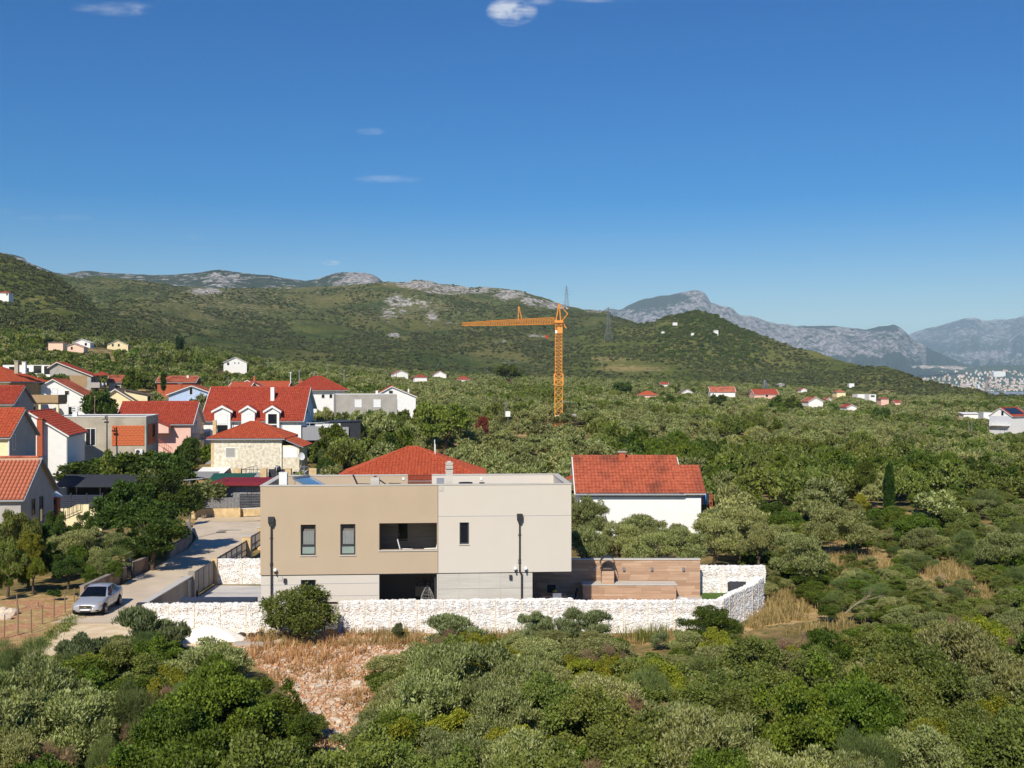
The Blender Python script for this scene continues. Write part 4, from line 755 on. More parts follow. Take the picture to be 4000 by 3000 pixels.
# stone house
r_, xa, xb, he, p = house('cream stone house with hipped terracotta roof in front of the big white house', 1100, 88, 1716, 8.6, 8.0, 1.95, rz=1, roof='hip', wall='stone_cream', tile='tile_orange', vb=1830, ov=.45, hip=4.0, wins=[('F', 2.35, 2.25, 1.25, 1.25, 'shg')])
def stone_face(root, x0, x1, z0, z1, yf, rows, seed, holes=(), matn='stone_cream'):
    r = random.Random(seed); b = MB(); h = (z1 - z0) / rows
    for i in range(rows):
        x = x0 + r.uniform(-.3, 0)
        while x < x1:
            w = r.uniform(.22, .55); a, c = max(x, x0), min(x + w - .025, x1)
            if c - a > .06 and not any(hx0 - .02 < (a + c) / 2 < hx1 + .02 and hz0 < z0 + (i + .5) * h < hz1 for hx0, hx1, hz0, hz1 in holes):
                pr = r.uniform(.02, .055); b.box(a, c, yf - pr, yf, z0 + i * h + .012, z0 + (i + 1) * h - .012)
            x += w
    return b.build('stonework', matn, root, stuff=True)
stone_face(r_, xa + .3, xb - .25, he - 4.8, he - .25, -.001, 30, 3, holes=[(xa + 1.6, xa + 3.1, he - 2.4, he - .9)])
MB().box(xa - .02, xa + .3, -.06, -.001, he - 5, he - .02).build('corner_post', 'fieldstone', r_); MB().box(xa + .02, xa + .42, .6, 1.0, he - .2, he + 2.3).build('chimney', 'fieldstone', r_)
MB().box(xb + .01, xb + 2.1, .3, 6, 0, he - .75).build('side_wing', 'cream_plaster', r_); stone_face(r_, xb + .05, xb + 2.0, he - 4.8, he - 2.25, .299, 16, 4); window(r_, xb + 1.02, .297, he - 2.25, 1.8, 1.35, 'sh', 'F')
b, n = slope_mesh((xb + 2.7, -.2, he - .95), (xb + 2.7, 6.4, he - .95), (xb - .1, 6.4, he + .2), (xb - .1, -.2, he + .2)); b.build('side_roof', 'tile_orange', r_); s_ = slab((xb + 2.7, -.2, he - .95), (xb + 2.7, 6.4, he - .95), (xb - .1, 6.4, he + .2), (xb - .1, -.2, he + .2), n); s_.build('side_roof_slab', 'trim_grey', r_)
aircon(r_, xa + 1.1, -.04, he - 4.2)
# terrace on the garage roof in front of the stone house
t = thing('roof_terrace', 'flat terrace with stone pillars and railings in front of the cream stone house', 'terrace', P(1070, 1870, 80)); g0 = t.location.z; X = lambda u: (u - 1070) / 2800 * 80
MB().box(X(905), X(1245), 0, 8, -3.2, -.02).build('base', 'pink', t); MB().box(X(905), X(1245), -.1, 8, -.019, .08).build('floor', 'concrete_grey', t)
for i, (a, b_) in enumerate(((913, 943), (1018, 1042), (1114, 1138), (1208, 1237))): MB().box(X(a), X(b_), -.2, .4, -.9, 1.15).build('pillar', 'fieldstone', t)
b = MB(); railing(b, (X(943), .1, .08), (X(1018), .1, .08), .95, 4, .025); railing(b, (X(943), .1, .08), (X(955), 6, .08), .95, 4, .025); railing(b, (X(1237), .1, .08), (X(1245), 6, .08), .95, 4, .025); b.build('railing', 'metal_dark', t)
MB().box(X(1042), X(1110), .9, 1.0, .1, 1.0).build('dark_panel', 'canopy_dark', t); MB().box(X(1138), X(1206), .9, 1.0, .1, .7).build('dark_panel', 'canopy_dark', t)
t = thing('satellite_dish', 'white satellite dish on a tripod on the stone-pillar terrace', 'dish', P(1176, 1850, 81)); link('dish', dish_mesh(.45, 'white'), t, (0, 0, 1.95), (R(-12), 0, R(48)))
b = MB(); b.bar((0, 0, .2), (0, .1, 1.95), .035, 6); [b.bar((0, 0, 1.0), (math.cos(a) * .5, math.sin(a) * .5, .1), .025, 5) for a in (0, 2.1, 4.2)]; b.build('tripod', 'metal_grey', t)
t = thing('white_fan', 'small white bladed fan on a post at the terrace corner', 'wind fan', P(1191, 1880, 79)); b = MB(); b.bar((0, 0, 0), (0, 0, 1.0), .03, 5); b.build('post', 'metal_grey', t); b = MB(); [b.bar((0, -.06, 1.05), (math.cos(a) * .38, -.06, 1.05 + math.sin(a) * .38), .04, 4, .02) for a in (.5, 2.6, 4.7)]; b.build('blades', 'white', t)
t = copy_tree(t); t.location = P(1080, 1862, 78.6); t['label'] = 'white bladed fan beside the round black grill on the terrace'
t = thing('kettle_grill', 'round black kettle grill on the stone-pillar terrace', 'grill', P(1085, 1856, 80.6)); [MB().bar((0, 0, .5), (math.cos(a) * .3, math.sin(a) * .3, 0), .02, 5).build('leg', 'metal_dark', t) for a in (.5, 2.6, 4.7)]
bm = bmesh.new(); bmesh.ops.create_uvsphere(bm, u_segments=14, v_segments=8, radius=.36); me = bpy.data.meshes.new('bowl'); bm.to_mesh(me); bm.free(); me.materials.append(MATS['metal_dark']); link('bowl', me, t, (0, 0, .75))
# houses right of the big white one
house('white house with broad hipped red roof behind the grey concrete house', 1347, 150, 1526, 10.5, 12, 3.0, rz=14, roof='hip', wall='white', tile='tile_red', vb=1590, ov=.7, hip=4.6, wins=[('F', 6.0, 1.6, .7, .9, 'glass'), ('F', 7.6, 1.6, .7, .9, 'glass')], chims=[(1.6, 4, .5, 2.4, .5, 'brick_red')])
r_, xa, xb, he, p = house('two-storey bare grey concrete house with white closed shutters', 1551, 130, 1541, 10.9, 10, 0, rz=12, roof='flat', wall='concrete_grey', vb=1600, wins=[('F', 3.9, 2.3, 1.25, 1.45, 'sh'), ('F', 7.3, 2.3, 1.3, 1.45, 'sh'), ('F', 7.3, 5.6, 1.2, 1.4, 'sh'), ('R', 4.6, 3.4, 1.2, 2.3, 'glass2'), ('R', 6.6, 3.4, .9, 2.3, 'glass2')], name='house')
MB().box(.002, .06, .02, 9.98, 0, he - .9).build('stone_cladding', 'dark_stone', r_); MB().box(-3.6, -3.2, 3, 3.4, he + .03, he + .7).build('vent', 'trim_white', r_)
r_, xa, xb, he, p = house('white gabled house with a strip of red roof behind the concrete house', 1624, 145, 1550, 8.6, 9, 2.0, rz=8, roof='gy', rf=.44, wall='white', tile='tile_red', vb=1590, ov=.3, wins=[('F', 3.6, -.5, .75, .75, 'gdark'), ('R', 5, 2.9, 3, 2.4, 'glass')], chims=[(7.2, 1.5, .2, 1.6, .3, 'white')])
r_, xa, xb, he, p = house('modern dark metal-clad house with black roof and white lower storey', 1407, 112, 1652, 7.0, 7.5, 0, rz=12, roof='flat', wall='white', vb=1700, trim='metal_dark')
MB().box(-3.06, .06, -.06, 7.5, he - 2.9, he - .01).build('cladding', 'metal_dark', r_)
for k in range(20): MB().box(-3.0 + k * .155, -2.96 + k * .155, -.085, -.058, he - 2.88, he - .05).build('standing_seam', 'metal_dark', r_)
MB().prism([(-7.2, he + .0), (.3, he + .25), (.3, he + .35), (-7.2, he + .1)], 'y', -.2, 7.8).build('roof', 'metal_dark', r_)
window(r_, .07, 1.6, he - 2.5, 2.0, 2.2, 'gdark', 'R'); window(r_, .07, 4.4, he - 2.5, 2.6, 2.2, 'gdark', 'R'); b = MB(); railing(b, (1.2, 0, he - 2.8), (1.2, 7, he - 2.8), 1.0, 18, .025); b.build('railing', 'metal_dark', r_); MB().box(.07, 1.2, 0, 7, he - 2.95, he - 2.8).build('balcony', 'metal_dark', r_)
house('cream gable with spread orange roofs half hidden behind the big red roof', 1010, 172, 1508, 5.2, 9, 1.3, rz=5, roof='gy', wall='cream_plaster', tile='tile_orange', vb=1512, ov=.6, chims=[(3.6, 4, 1.0, 2.4, .5, 'brick_red')], tiles=False)
house('long low orange roof right behind the ridge of the big white house', 1120, 180, 1511, 8, 8, 1.2, rz=3, wall='cream_plaster', tile='tile_orange', vb=1512, ov=.5, tiles=False)
house('small orange roofed annex left of the cream gable behind the big red roof', 975, 168, 1511, 4.5, 7, .9, rz=3, wall='cream_plaster', tile='tile_orange', vb=1512, ov=.4, tiles=False)
# the roof rising right behind the main house
house('low house with new orange hipped roof and white ridge mortar right behind the modern villa', 1880, 66, 1878, 13.2, 10.5, 2.75, rz=2, roof='hip', wall='cream_plaster', tile='tile_orange', ov=.5, hip=6.3, vb=1850, z0=0)
# white house on the right with old red roof
r_, xa, xb, he, p = house('white house with a long weathered red tiled roof among the olive trees', 2652, 60, 1922, 8.3, 7.2, 2.55, rz=0, wall='white', tile='tile_moss', vb=2000, ov=.4, z0=-.8, rf=.55, chims=[(3.9, 3.6, 2.2, 3.1, .55, 'brick_red')])
MB().prism([(0, 0), (7.2, 0), (7.2, he), (5.1, he + 1.85), (2.9, he + 1.85), (0, he)], 'x', xb + .001, xb + 1.85).build('annex_wall', 'white', r_); s1 = 2.55 / 3.96
for q in (((xb - .02, -.4, he - .4 * s1 + .13), (xb + 2.2, -.4, he - .4 * s1 + .13), (xb + 2.2, 2.9, he + 2.9 * s1 + .13), (xb - .02, 2.9, he + 2.9 * s1 + .13)), ((xb + 2.2, 7.6, he - .2), (xb - .02, 7.6, he - .2), (xb - .02, 2.9, he + 2.9 * s1 + .13), (xb + 2.2, 2.9, he + 2.9 * s1 + .13))):
    b, n = slope_mesh(*q); o = slab(*q, n).build('annex_roof', 'trim_white', r_); b.build('roof_tiles', 'tile_moss', o, stuff=True)
MB().box(xa + .2, xb + 1.84, -.03, -.001, he - .42, he - .05).build('eave_shadow_band', 'trim_grey', r_); MB().box(xb + 1.86, xb + 3.5, 3.0, 6.5, he - 2.1, he - 1.9).build('balcony', 'concrete_grey', r_)  # grey band under the eave paints its cast shadow on the white wall
b = MB(); railing(b, (xb + 3.45, 3.0, he - 1.9), (xb + 3.45, 6.5, he - 1.9), 1.3, 8, .03); railing(b, (xb + 1.9, 3.0, he - 1.9), (xb + 3.45, 3.0, he - 1.9), 1.3, 5, .03); b.build('railing', 'brick_red', r_)
MB().box(xa - .02, xa - .001, .5, 6.6, 0, he).build('left_wall_face', 'trim_white', r_); window(r_, xa - .002, 3.2, he - 1.2, .9, 1.9, 'gdark', 'L'); MB().hexa((xa - 1.0, 2.4, he + .75), (xa - .03, 2.4, he + 1.1), (xa - .03, 4.0, he + 1.1), (xa - 1.0, 4.0, he + .75), (0, 0, .12)).build('awning', 'tile_orange', r_)
mat('cloth_blue', lin(70, 150, 190), .8); mat('cloth_dark', lin(50, 44, 60), .8); mat('cloth_pink', lin(200, 120, 130), .8)
for i, (cm, ds) in enumerate((('white', 'white'), ('cloth_pink', 'pink'), ('cloth_blue', 'blue'), ('cloth_dark', 'black'))):
    o = MB().box(-.12, .12, -.02, .02, -1.0, 0).build('laundry', cm, None, loc=P(2737 + i * 9, 1926, 61.9)); tag(o, '%s garment hung to dry on the balcony of the white house' % ds, 'laundry', 'laundry on the balcony')
# ---------------------------------------------------------------- small houses far off: (label, u right, depth, eave v, w, d, rise, roof, wall, tile, bottom v)
FAR = [('white gabled house with red roof alone at the foot of the scrub hill', 964, 310, 1416, 9.6, 11, 2.3, 'gy', 'white', 'tile_red', 1450, 16, [('F', 1.8, 1.2, .9, 1.2, 'gdark'), ('F', 4.6, .5, .5, .5, 'gdark'), ('F', 6.2, .5, .5, .5, 'gdark'), ('R', 6, 2.8, 2, 2.0, 'hole')]),
       ('pink flat house beside a round pine on the left hillside', 246, 345, 1338, 6.8, 7, .4, 'mono', 'peach', 'tile_red', 1362, 6, []),
       ('small orange gabled house below the white hillside house', 327, 330, 1356, 8.6, 9, 1.6, 'gy', 'peach', 'tile_red', 1366, 10, [('F', 3.4, 1.2, .8, 1.3, 'gdark')]),
       ('long white house with pale roof on the left hillside', 352, 350, 1338, 8, 9, 1.6, 'gy', 'white', 'trim_white', 1350, 10, [('F', 6, 1.5, 1, 1.3, 'gdark')]),
       ('yellow gabled house with red roof on the left hillside', 500, 330, 1347, 9, 12, 2.0, 'gy', 'cream_plaster', 'tile_red', 1362, 16, [('F', 2.4, .8, .8, 1.2, 'gdark'), ('F', 5, .8, .8, 1.2, 'gdark'), ('R', 5, 2.0, 4, 2.0, 'hole')]),
       ('white house with red roof high on the slope at the left edge', 34, 420, 1144, 6.5, 6, 1.2, 'hip', 'white', 'tile_red', 1168, 0, [('F', 5.5, 1.5, .9, 1.3, 'gdark')]),
       ('white gabled cottage leftmost of the four below the rocky hill', 1594, 394, 1459, 7.8, 8, 1.6, 'gy', 'white', 'tile_red', 1472, 18, []),
       ('small white house with hipped red roof between two white cottages', 1668, 380, 1474, 6.6, 7, 1.7, 'hip', 'white', 'tile_red', 1488, 12, []),
       ('white gabled cottage with red roof edge beside the red hip', 1743, 394, 1463, 6.8, 8, 1.8, 'gy', 'white', 'tile_red', 1472, 10, []),
       ('red hipped roof half sunk in the trees below the rocky hill', 1838, 388, 1483, 7.6, 7, 2.0, 'hip', 'white', 'tile_red', 1486, 4, []),
       ('long red roofed house with white front in the plain right of the crane', 2872, 380, 1531, 13, 9, 2.6, 'gx', 'white', 'tile_old', 1546, -3, []),
       ('long pinkish house with two banded red roofs in the plain', 3040, 370, 1540, 12.5, 9, 2.4, 'gx', 'pink', 'tile_red', 1552, 4, [('F', 6.5, 1.4, 1.2, 1.3, 'hole')]),
       ('white gabled house with chimney in front of dark trees in the plain', 3215, 330, 1568, 7, 9, 1.8, 'gy', 'white', 'tile_old', 1584, 8, []),
       ('low orange roof with a white chimney among the groves', 2570, 350, 1544, 9.6, 7, 1.9, 'hip', 'peach', 'tile_orange', 1545, 0, []),
       ('small grey roofed house among the groves', 2706, 360, 1533, 5.6, 6, 1.6, 'gy', 'white', 'tile_brown', 1536, 6, []),
       ('tiny red roofed hut at the edge of the dry meadow', 2610, 430, 1501, 4.5, 5, 1.0, 'gx', 'white', 'tile_red', 1504, -4, []),
       ('small yellow house with hipped roof beyond the groves', 3303, 466, 1532, 6, 6.5, 1.7, 'hip', 'cream_plaster', 'tile_old', 1546, 8, []),
       ('white flat building with dark gaps below the dry clearing', 3391, 460, 1540, 7, 8, 0, 'flat', 'white', 'tile_red', 1550, 6, []),
       ('small white flat annex right of the white flat building', 3422, 455, 1541, 4.4, 7, 0, 'flat', 'white', 'tile_red', 1562, 6, [('F', 2.2, 1.6, 2.5, 1.1, 'hole')]),
       ('pink cube-like house with red hipped roof below the dry clearing', 3472, 450, 1558, 5, 6, 1.0, 'hip', 'pink', 'tile_red', 1574, 4, []),
       ('tiny peach house with red roof right of the pink house', 3519, 450, 1571, 3.8, 5, .8, 'gx', 'peach', 'tile_red', 1576, 0, []),
       ('white gabled cottage with a brick stack deep in the groves', 3346, 300, 1590, 4.4, 6, 1.0, 'gy', 'white', 'tile_red', 1600, 10, []),
       ('small white cottage with red roof edge beyond the banded roofs', 3152, 470, 1523, 4.2, 5, 1.0, 'gy', 'white', 'tile_red', 1528, 10, []),
       ('tiny white cottage right of the gabled house with chimney', 3248, 420, 1560, 3.2, 4, .9, 'gy', 'white', 'tile_red', 1562, 10, []),
       ('tiny white hut above the dry clearing', 3337, 500, 1498, 3.6, 4, 0, 'flat', 'white', 'tile_red', 1504, 0, []),
       ('pale grey stone hut behind the banded roofs', 3064, 480, 1502, 4, 5, 1.0, 'hip', 'concrete_grey', 'concrete_grey', 1510, 5, []),
       ('white villa under the crest of the dark knoll', 2646, 830, 1259, 5.2, 5, .4, 'mono', 'white', 'tile_old', 1266, 4, []),
       ('white villa with flat roofs on the right shoulder of the dark knoll', 2806, 800, 1290, 4.8, 4, .4, 'mono', 'white', 'trim_white', 1298, 4, []),
       ('little white cube house below the dark knoll', 2711, 790, 1301, 3.0, 3, 0, 'flat', 'white', 'tile_red', 1309, 0, []),
       ('little white gabled house on the left shoulder of the dark knoll', 2596, 800, 1297, 3.6, 4, 1.0, 'gy', 'white', 'trim_white', 1302, 0, [])]
def hill_z(u, y):
    best = float(ground_uy(np.array([u]), np.array([y]))[0])
    for nm in ('spur_hill', 'near_slope', 'scrub_hill'):
        X, Y, Z, uu, tt = HILLS[nm]; i = int(np.argmin(abs(uu - u)))
        if uu[0] <= u <= uu[-1] and Y[0, i] <= y * K <= Y[-1, i]: best = max(best, float(np.interp(y * K, Y[:, i], Z[:, i])))
    return best
for (lb, u, y, ve, w, d, rise, rf_, wl, tl_, vb, rz, wn) in FAR:
    ys = np.geomspace(y * .6, y * 1.7, 90); dz = [hill_z(u - 8, q) - (HC - (vb - 1500) / 2800 * q - 1.2) for q in ys]; c = [i for i in range(89) if dz[i] < 0 <= dz[i + 1] or dz[i] >= 0 > dz[i + 1]]
    y0 = y
    if c: y = float(ys[min(c, key=lambda i: abs(math.log(ys[i] / y0)))])      # stand it where the slope meets its foot
    k = y / y0; w, d, rise = w * k, d * k, rise * k; wn = [(f, a * k, b_ * k, e * k, g * k, s_) for f, a, b_, e, g, s_ in wn]; z = hill_z(u, y); z0 = min(z + .2, P(u, vb, y).z)
    house(lb, u, y, ve, w, d, rise, rz=rz, roof=rf_, wall=wl, tile=tl_, vb=vb, wins=wn, tiles=False, z0=z0, ov=.4)
# white house at the right edge, seen on its gable side
r_, xa, xb, he, p = house('white house with red roof, dark solar panels and gable balconies at the right edge', 3953, 250, 1626, 12, 8.2, 2.8, side='L', rz=38, wall='white', tile='tile_red', vb=1690, ov=.4, tiles=False, wins=[('L', 3.4, -.2, .8, 1.5, 'gdark'), ('L', 3.4, 6.6, 1.6, 2.0, 'gdark')])
mat('pale_grey_end', lin(204, 204, 206), .85, .03)  # even pale grey for the end wall of the white house
MB().box(xa - .04, xa, .01, 8.19, 0, he).build('end_wall', 'pale_grey_end', r_)
for k, (z1, z2) in enumerate(((he - 3.4, he - 3.2), (he - 7.6, he - 7.4))):
    MB().box(xa - 1.6, xa - .05, .6, 7.4, z1, z2).build('balcony', 'trim_white', r_); b = MB(); railing(b, (xa - 1.55, .6, z2), (xa - 1.55, 7.4, z2), 1.0, 18, .05); b.build('railing', 'trim_white', r_)
sl2 = 2.8 / 4.1
for i in range(5):
    for j in range(2):
        b = MB(); x0 = 1.2 + i * 1.75; y0 = .7 + j * 1.5; b.hexa((x0, y0, he + y0 * sl2 + .26), (x0 + 1.65, y0, he + y0 * sl2 + .26), (x0 + 1.65, y0 + 1.4, he + (y0 + 1.4) * sl2 + .26), (x0, y0 + 1.4, he + (y0 + 1.4) * sl2 + .26), (0, 0, .05)); b.build('solar_panel', 'glass', r_)
house('low white annex with flat roof behind the right edge house', 3880, 275, 1612, 3.6, 6, 0, roof='flat', wall='white', vb=1630, rz=-5)
house('white long-roofed building glimpsed in the groves near the right edge', 3830, 300, 1618, 7, 5, .6, roof='mono', wall='white', tile='trim_white', vb=1628, rz=0, tiles=False)
# ---------------------------------------------------------------- the modern villa
mat('villa_beige', lin(187, 167, 141), .9, .03, .35, .12, 60, patch=lin(181, 161, 135), pscale=.4, pamt=.5)
mat('villa_cream', lin(208, 199, 185), .9, .025, .4, .12, 60, patch=lin(203, 193, 178), pscale=.4, pamt=.5)
mat('villa_stone', lin(196, 190, 178), .7, .08, 1.0, .1, 30, stretch=(.35, .35, 5), patch=lin(182, 175, 163), pscale=1.2, pamt=.6)
mat('cap_stone', lin(196, 190, 178), .75, .05, 2)
mat('plank_a', lin(182, 148, 120), .65, .12, 1.2, stretch=(.4, .4, 7), patch=lin(160, 126, 100), pscale=1.6, pamt=.5)
mat('plank_b', lin(168, 134, 108), .65, .12, 1.2, stretch=(.4, .4, 7), patch=lin(176, 142, 112), pscale=1.6, pamt=.5)
mat('plank_c', lin(192, 160, 132), .65, .10, 1.2, stretch=(.4, .4, 7), patch=lin(160, 126, 98), pscale=1.6, pamt=.5)
mat('loggia_wood', lin(128, 116, 104), .7, .15, 1.5, stretch=(.4, .4, 6))
mat('curtain', lin(150, 153, 150), .9, .06, 3); mat('frosted', lin(142, 156, 148), .35, .05, 2, spec=.5)  # curtain grey already holds the dimming of window glass
mat('black', lin(24, 24, 26), .6, .1); mat('white_plastic', lin(240, 240, 238), .4, .02, spec=.5)
mat('interior_wall', lin(120, 112, 104), .9, .05); mat('paving', lin(196, 190, 182), .85, .08, .5, .15, 6, patch=lin(150, 148, 146), pscale=.9, pamt=.5, stretch=(.5, 1.6, 1))
mat('terracotta_rail', lin(120, 52, 36), .7, .1); mat('pebble_dark', lin(90, 90, 92), .8, .5, 14, .6, 20)
mat('lawn', lin(86, 112, 36), .95, .2, 20, .8, 60); mat('solar_glass', lin(92, 134, 170), .3, .1, 1, spec=.8); mat('floor_grey', lin(150, 148, 146), .8, .08, 1)
mat('asphalt', lin(208, 190, 164), .92, .08, .5, .2, 14, patch=lin(188, 170, 146), pscale=.35, pamt=.6)
mat('asphalt_dark', lin(104, 98, 92), .95, .1, 2); mat('road_sand', lin(210, 186, 148), .95, .08, .8, .3, 10)
mat('wall_plaster_grey', lin(150, 140, 130), .9, .1, 1.0, .2, 16, patch=lin(120, 108, 98), pscale=.7, pamt=.6)
mat('wall_old', lin(160, 138, 116), .95, .16, 1.6, .4, 10, patch=lin(110, 92, 76), pscale=.9, pamt=.7)
FL = Vector((-13.76, 58.8)); FR = Vector((3.31, 60.0)); VW = (FR - FL).length; VA = math.atan2(FR.y - FL.y, FR.x - FL.x)
def fs(u, v, off=0.0):       # facade coordinates (along, up) seen at a photo pixel; off pushes the plane back
    c, s_ = math.cos(VA), math.sin(VA); ox, oy = FL.x - s_ * off, FL.y + c * off; m = (u - 2000) / FP
    s = (m * oy - ox) / (c - m * s_); return s, HC - (v - 1500) / FP * (oy + s * s_)
villa = thing('villa', 'modern two-storey flat-roofed villa in beige and cream render behind the white stone wall', 'house', (FL.x, FL.y, 0), VA)
c5 = lambda x, y: (900 + x / 2.212, 1750 + y / 2.212); c7 = lambda x, y: (1600 + x / 2.212, 1750 + y / 2.212)
SJ = fs(1711, 2000)[0]; ZT = 7.6; ZB = 2.74; D = 6.8
def rect(cf, x0, y0, x1, y1, off=0):
    a = fs(*cf(x0, y1), off); b = fs(*cf(x1, y0), off); return [a[0], b[0], a[1], b[1]]
def wall_holes(name, m, x0, x1, z0, z1, holes, y=0.0, th=.3, parent=None):
    b = MB(); xs = sorted({x0, x1} | {h[0] for h in holes} | {h[1] for h in holes}); zs = sorted({z0, z1} | {h[2] for h in holes} | {h[3] for h in holes})
    xs = [x for x in xs if x0 <= x <= x1]; zs = [z for z in zs if z0 <= z <= z1]
    for i in range(len(xs) - 1):
        for j in range(len(zs) - 1):
            mx, mz = (xs[i] + xs[i + 1]) / 2, (zs[j] + zs[j + 1]) / 2
            if any(h[0] < mx < h[1] and h[2] < mz < h[3] for h in holes): continue
            for yy in (y, y + th): b.add([(xs[i], yy, zs[j]), (xs[i + 1], yy, zs[j]), (xs[i + 1], yy, zs[j + 1]), (xs[i], yy, zs[j + 1])], [(0, 1, 2, 3)])
    for (hx0, hx1, hz0, hz1) in list(holes) + [(x0, x1, z0, z1)]:
        for (p, q) in (((hx0, hz0), (hx1, hz0)), ((hx1, hz0), (hx1, hz1)), ((hx1, hz1), (hx0, hz1)), ((hx0, hz1), (hx0, hz0))):
            if p[1] == q[1] == z0 and (hx0, hx1, hz0, hz1) != (x0, x1, z0, z1) and hz0 <= z0: continue
            b.add([(p[0], y, p[1]), (q[0], y, q[1]), (q[0], y + th, q[1]), (p[0], y + th, p[1])], [(0, 1, 2, 3)])
    bm = bmesh.new(); 
    for v in b.v: bm.verts.new(v)
    bm.verts.ensure_lookup_table()
    for f in b.f:
        try: bm.faces.new([bm.verts[i] for i in f])
        except ValueError: pass
    bmesh.ops.remove_doubles(bm, verts=bm.verts, dist=1e-5); bmesh.ops.recalc_face_normals(bm, faces=bm.faces)
    me = bpy.data.meshes.new(name); bm.to_mesh(me); bm.free(); me.materials.append(MATS[m]); return link(name, me, parent)
W1 = rect(c5, 607, 662, 737, 928); W2 = rect(c5, 950, 657, 1080, 925); LG = rect(c5, 1286, 646, 1793, 884); LG[1] = SJ - .06
W3 = rect(c5, 608, 1140, 737, 1240); W3[2] = .35; OP = rect(c5, 1285, 1086, 1790, 1330); OP[2] = .05; OP[1] = SJ - .06; WR = rect(c7, 432, 643, 513, 832)
wall_holes('upper_wall', 'villa_beige', 0, SJ - .012, ZB, ZT, [W1, W2, LG], parent=villa)
wall_holes('cream_wall', 'villa_cream', SJ + .012, VW, ZB, ZT, [WR], parent=villa)
wall_holes('lower_wall', 'villa_cream', .03, SJ, 0, ZB - .03, [W3, OP], y=.05, th=.25, parent=villa)
XC = fs(2080, 2300)[0]
MB().box(SJ + .002, XC, .075, .3, 0, ZB - .03).build('cladding_wall', 'cap_stone', villa)
# large-format stone cladding slabs
zmid = fs(*c7(600, 1216))[1]; xs = [SJ] + [fs(*c7(x, 1200))[0] for x in (430, 608, 788, 970)] + [XC]
for (za, zb_) in ((zmid - 1.62, zmid - .012), (zmid + .012, ZB - .05)):
    for i in range(len(xs) - 1): MB().box(xs[i] + .014, xs[i + 1] - (.014 if i < 4 else 0), .05, .072, max(.02, za), zb_).build('cladding_tile', 'villa_stone', villa)
# remaining shell
MB().box(0, .3, .3, D, ZB + .001, ZT).build('side_wall', 'villa_beige', villa); MB().box(VW - .3, VW, .3, D, ZB + .001, ZT).build('side_wall', 'villa_cream', villa)
MB().box(.03, .3, .3, D, 0, ZB - .03).build('lower_side_wall', 'villa_cream', villa); MB().box(XC - .28, XC - .001, .3, D, 0, ZB - .03).build('lower_side_wall', 'villa_stone', villa)
gA, gB = fs(*c5(1535, 235), D)[0], fs(*c5(1741, 235), D)[0]
MB().box(.3, SJ, D - .3, D, 0, 6.5).box(.3, gA, D - .3, D, 6.5, ZT).build('rear_wall', 'villa_beige', villa); MB().box(SJ + .001, VW - .3, D - .3, D, ZB, 6.5).box(gB, VW - .3, D - .3, D, 6.5, ZT).build('rear_wall', 'villa_cream', villa)
MB().box(.3, VW - .3, .3, D - .3, 6.3, 6.5).build('roof', 'floor_grey', villa); MB().box(.31, VW - .001, .3, D - .3, ZB - .028, ZB - .001).build('soffit', 'villa_cream', villa)
cp = MB(); cp.box(-.03, VW + .03, -.03, .33, ZT + .002, ZT + .05); cp.box(-.03, .33, .33, D + .03, ZT + .002, ZT + .05); cp.box(VW - .33, VW + .03, .33, D + .03, ZT + .002, ZT + .05)
cp.box(.33, gA, D - .33, D + .03, ZT + .002, ZT + .05); cp.box(gB, VW - .33, D - .33, D + .03, ZT + .002, ZT + .05); cp.build('parapet_cap', 'cap_stone', villa)
rl = MB(); n = 26
for i in range(n + 1): rl.box(gA + (gB - gA) * i / n - .018, gA + (gB - gA) * i / n + .018, D - .2, D - .16, 6.52, ZT - .02)
rl.box(gA, gB, D - .22, D - .14, ZT - .02, ZT + .03); rl.build('roof_railing', 'terracotta_rail', villa)
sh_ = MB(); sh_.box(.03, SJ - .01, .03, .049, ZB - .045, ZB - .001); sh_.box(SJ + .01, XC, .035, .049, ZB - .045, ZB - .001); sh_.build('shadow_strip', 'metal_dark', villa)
jt = MB(); zr = fs(*c7(700, 588))[1]; jt.box(SJ + .02, VW - .01, -.004, .001, zr - .012, zr + .012)
for yy in (1172, 1278):
    z = fs(*c5(1000, yy))[1]; jt.box(W3[1] + .05 if yy < 1240 else W3[1] + .05, OP[0] - .03, .046, .051, z - .012, z + .012)
z = fs(*c5(300, 1187))[1]; jt.box(.04, W3[0] - .05, .046, .051, z - .012, z + .012); jt.box(.04, W3[0] - .05, .046, .051, z - .87, z - .846); jt.build('render_joint', 'trim_grey', villa)
jv = MB().box(SJ - .012, SJ + .012, .02, .06, ZB, ZT).build('movement_joint', 'metal_dark', villa)
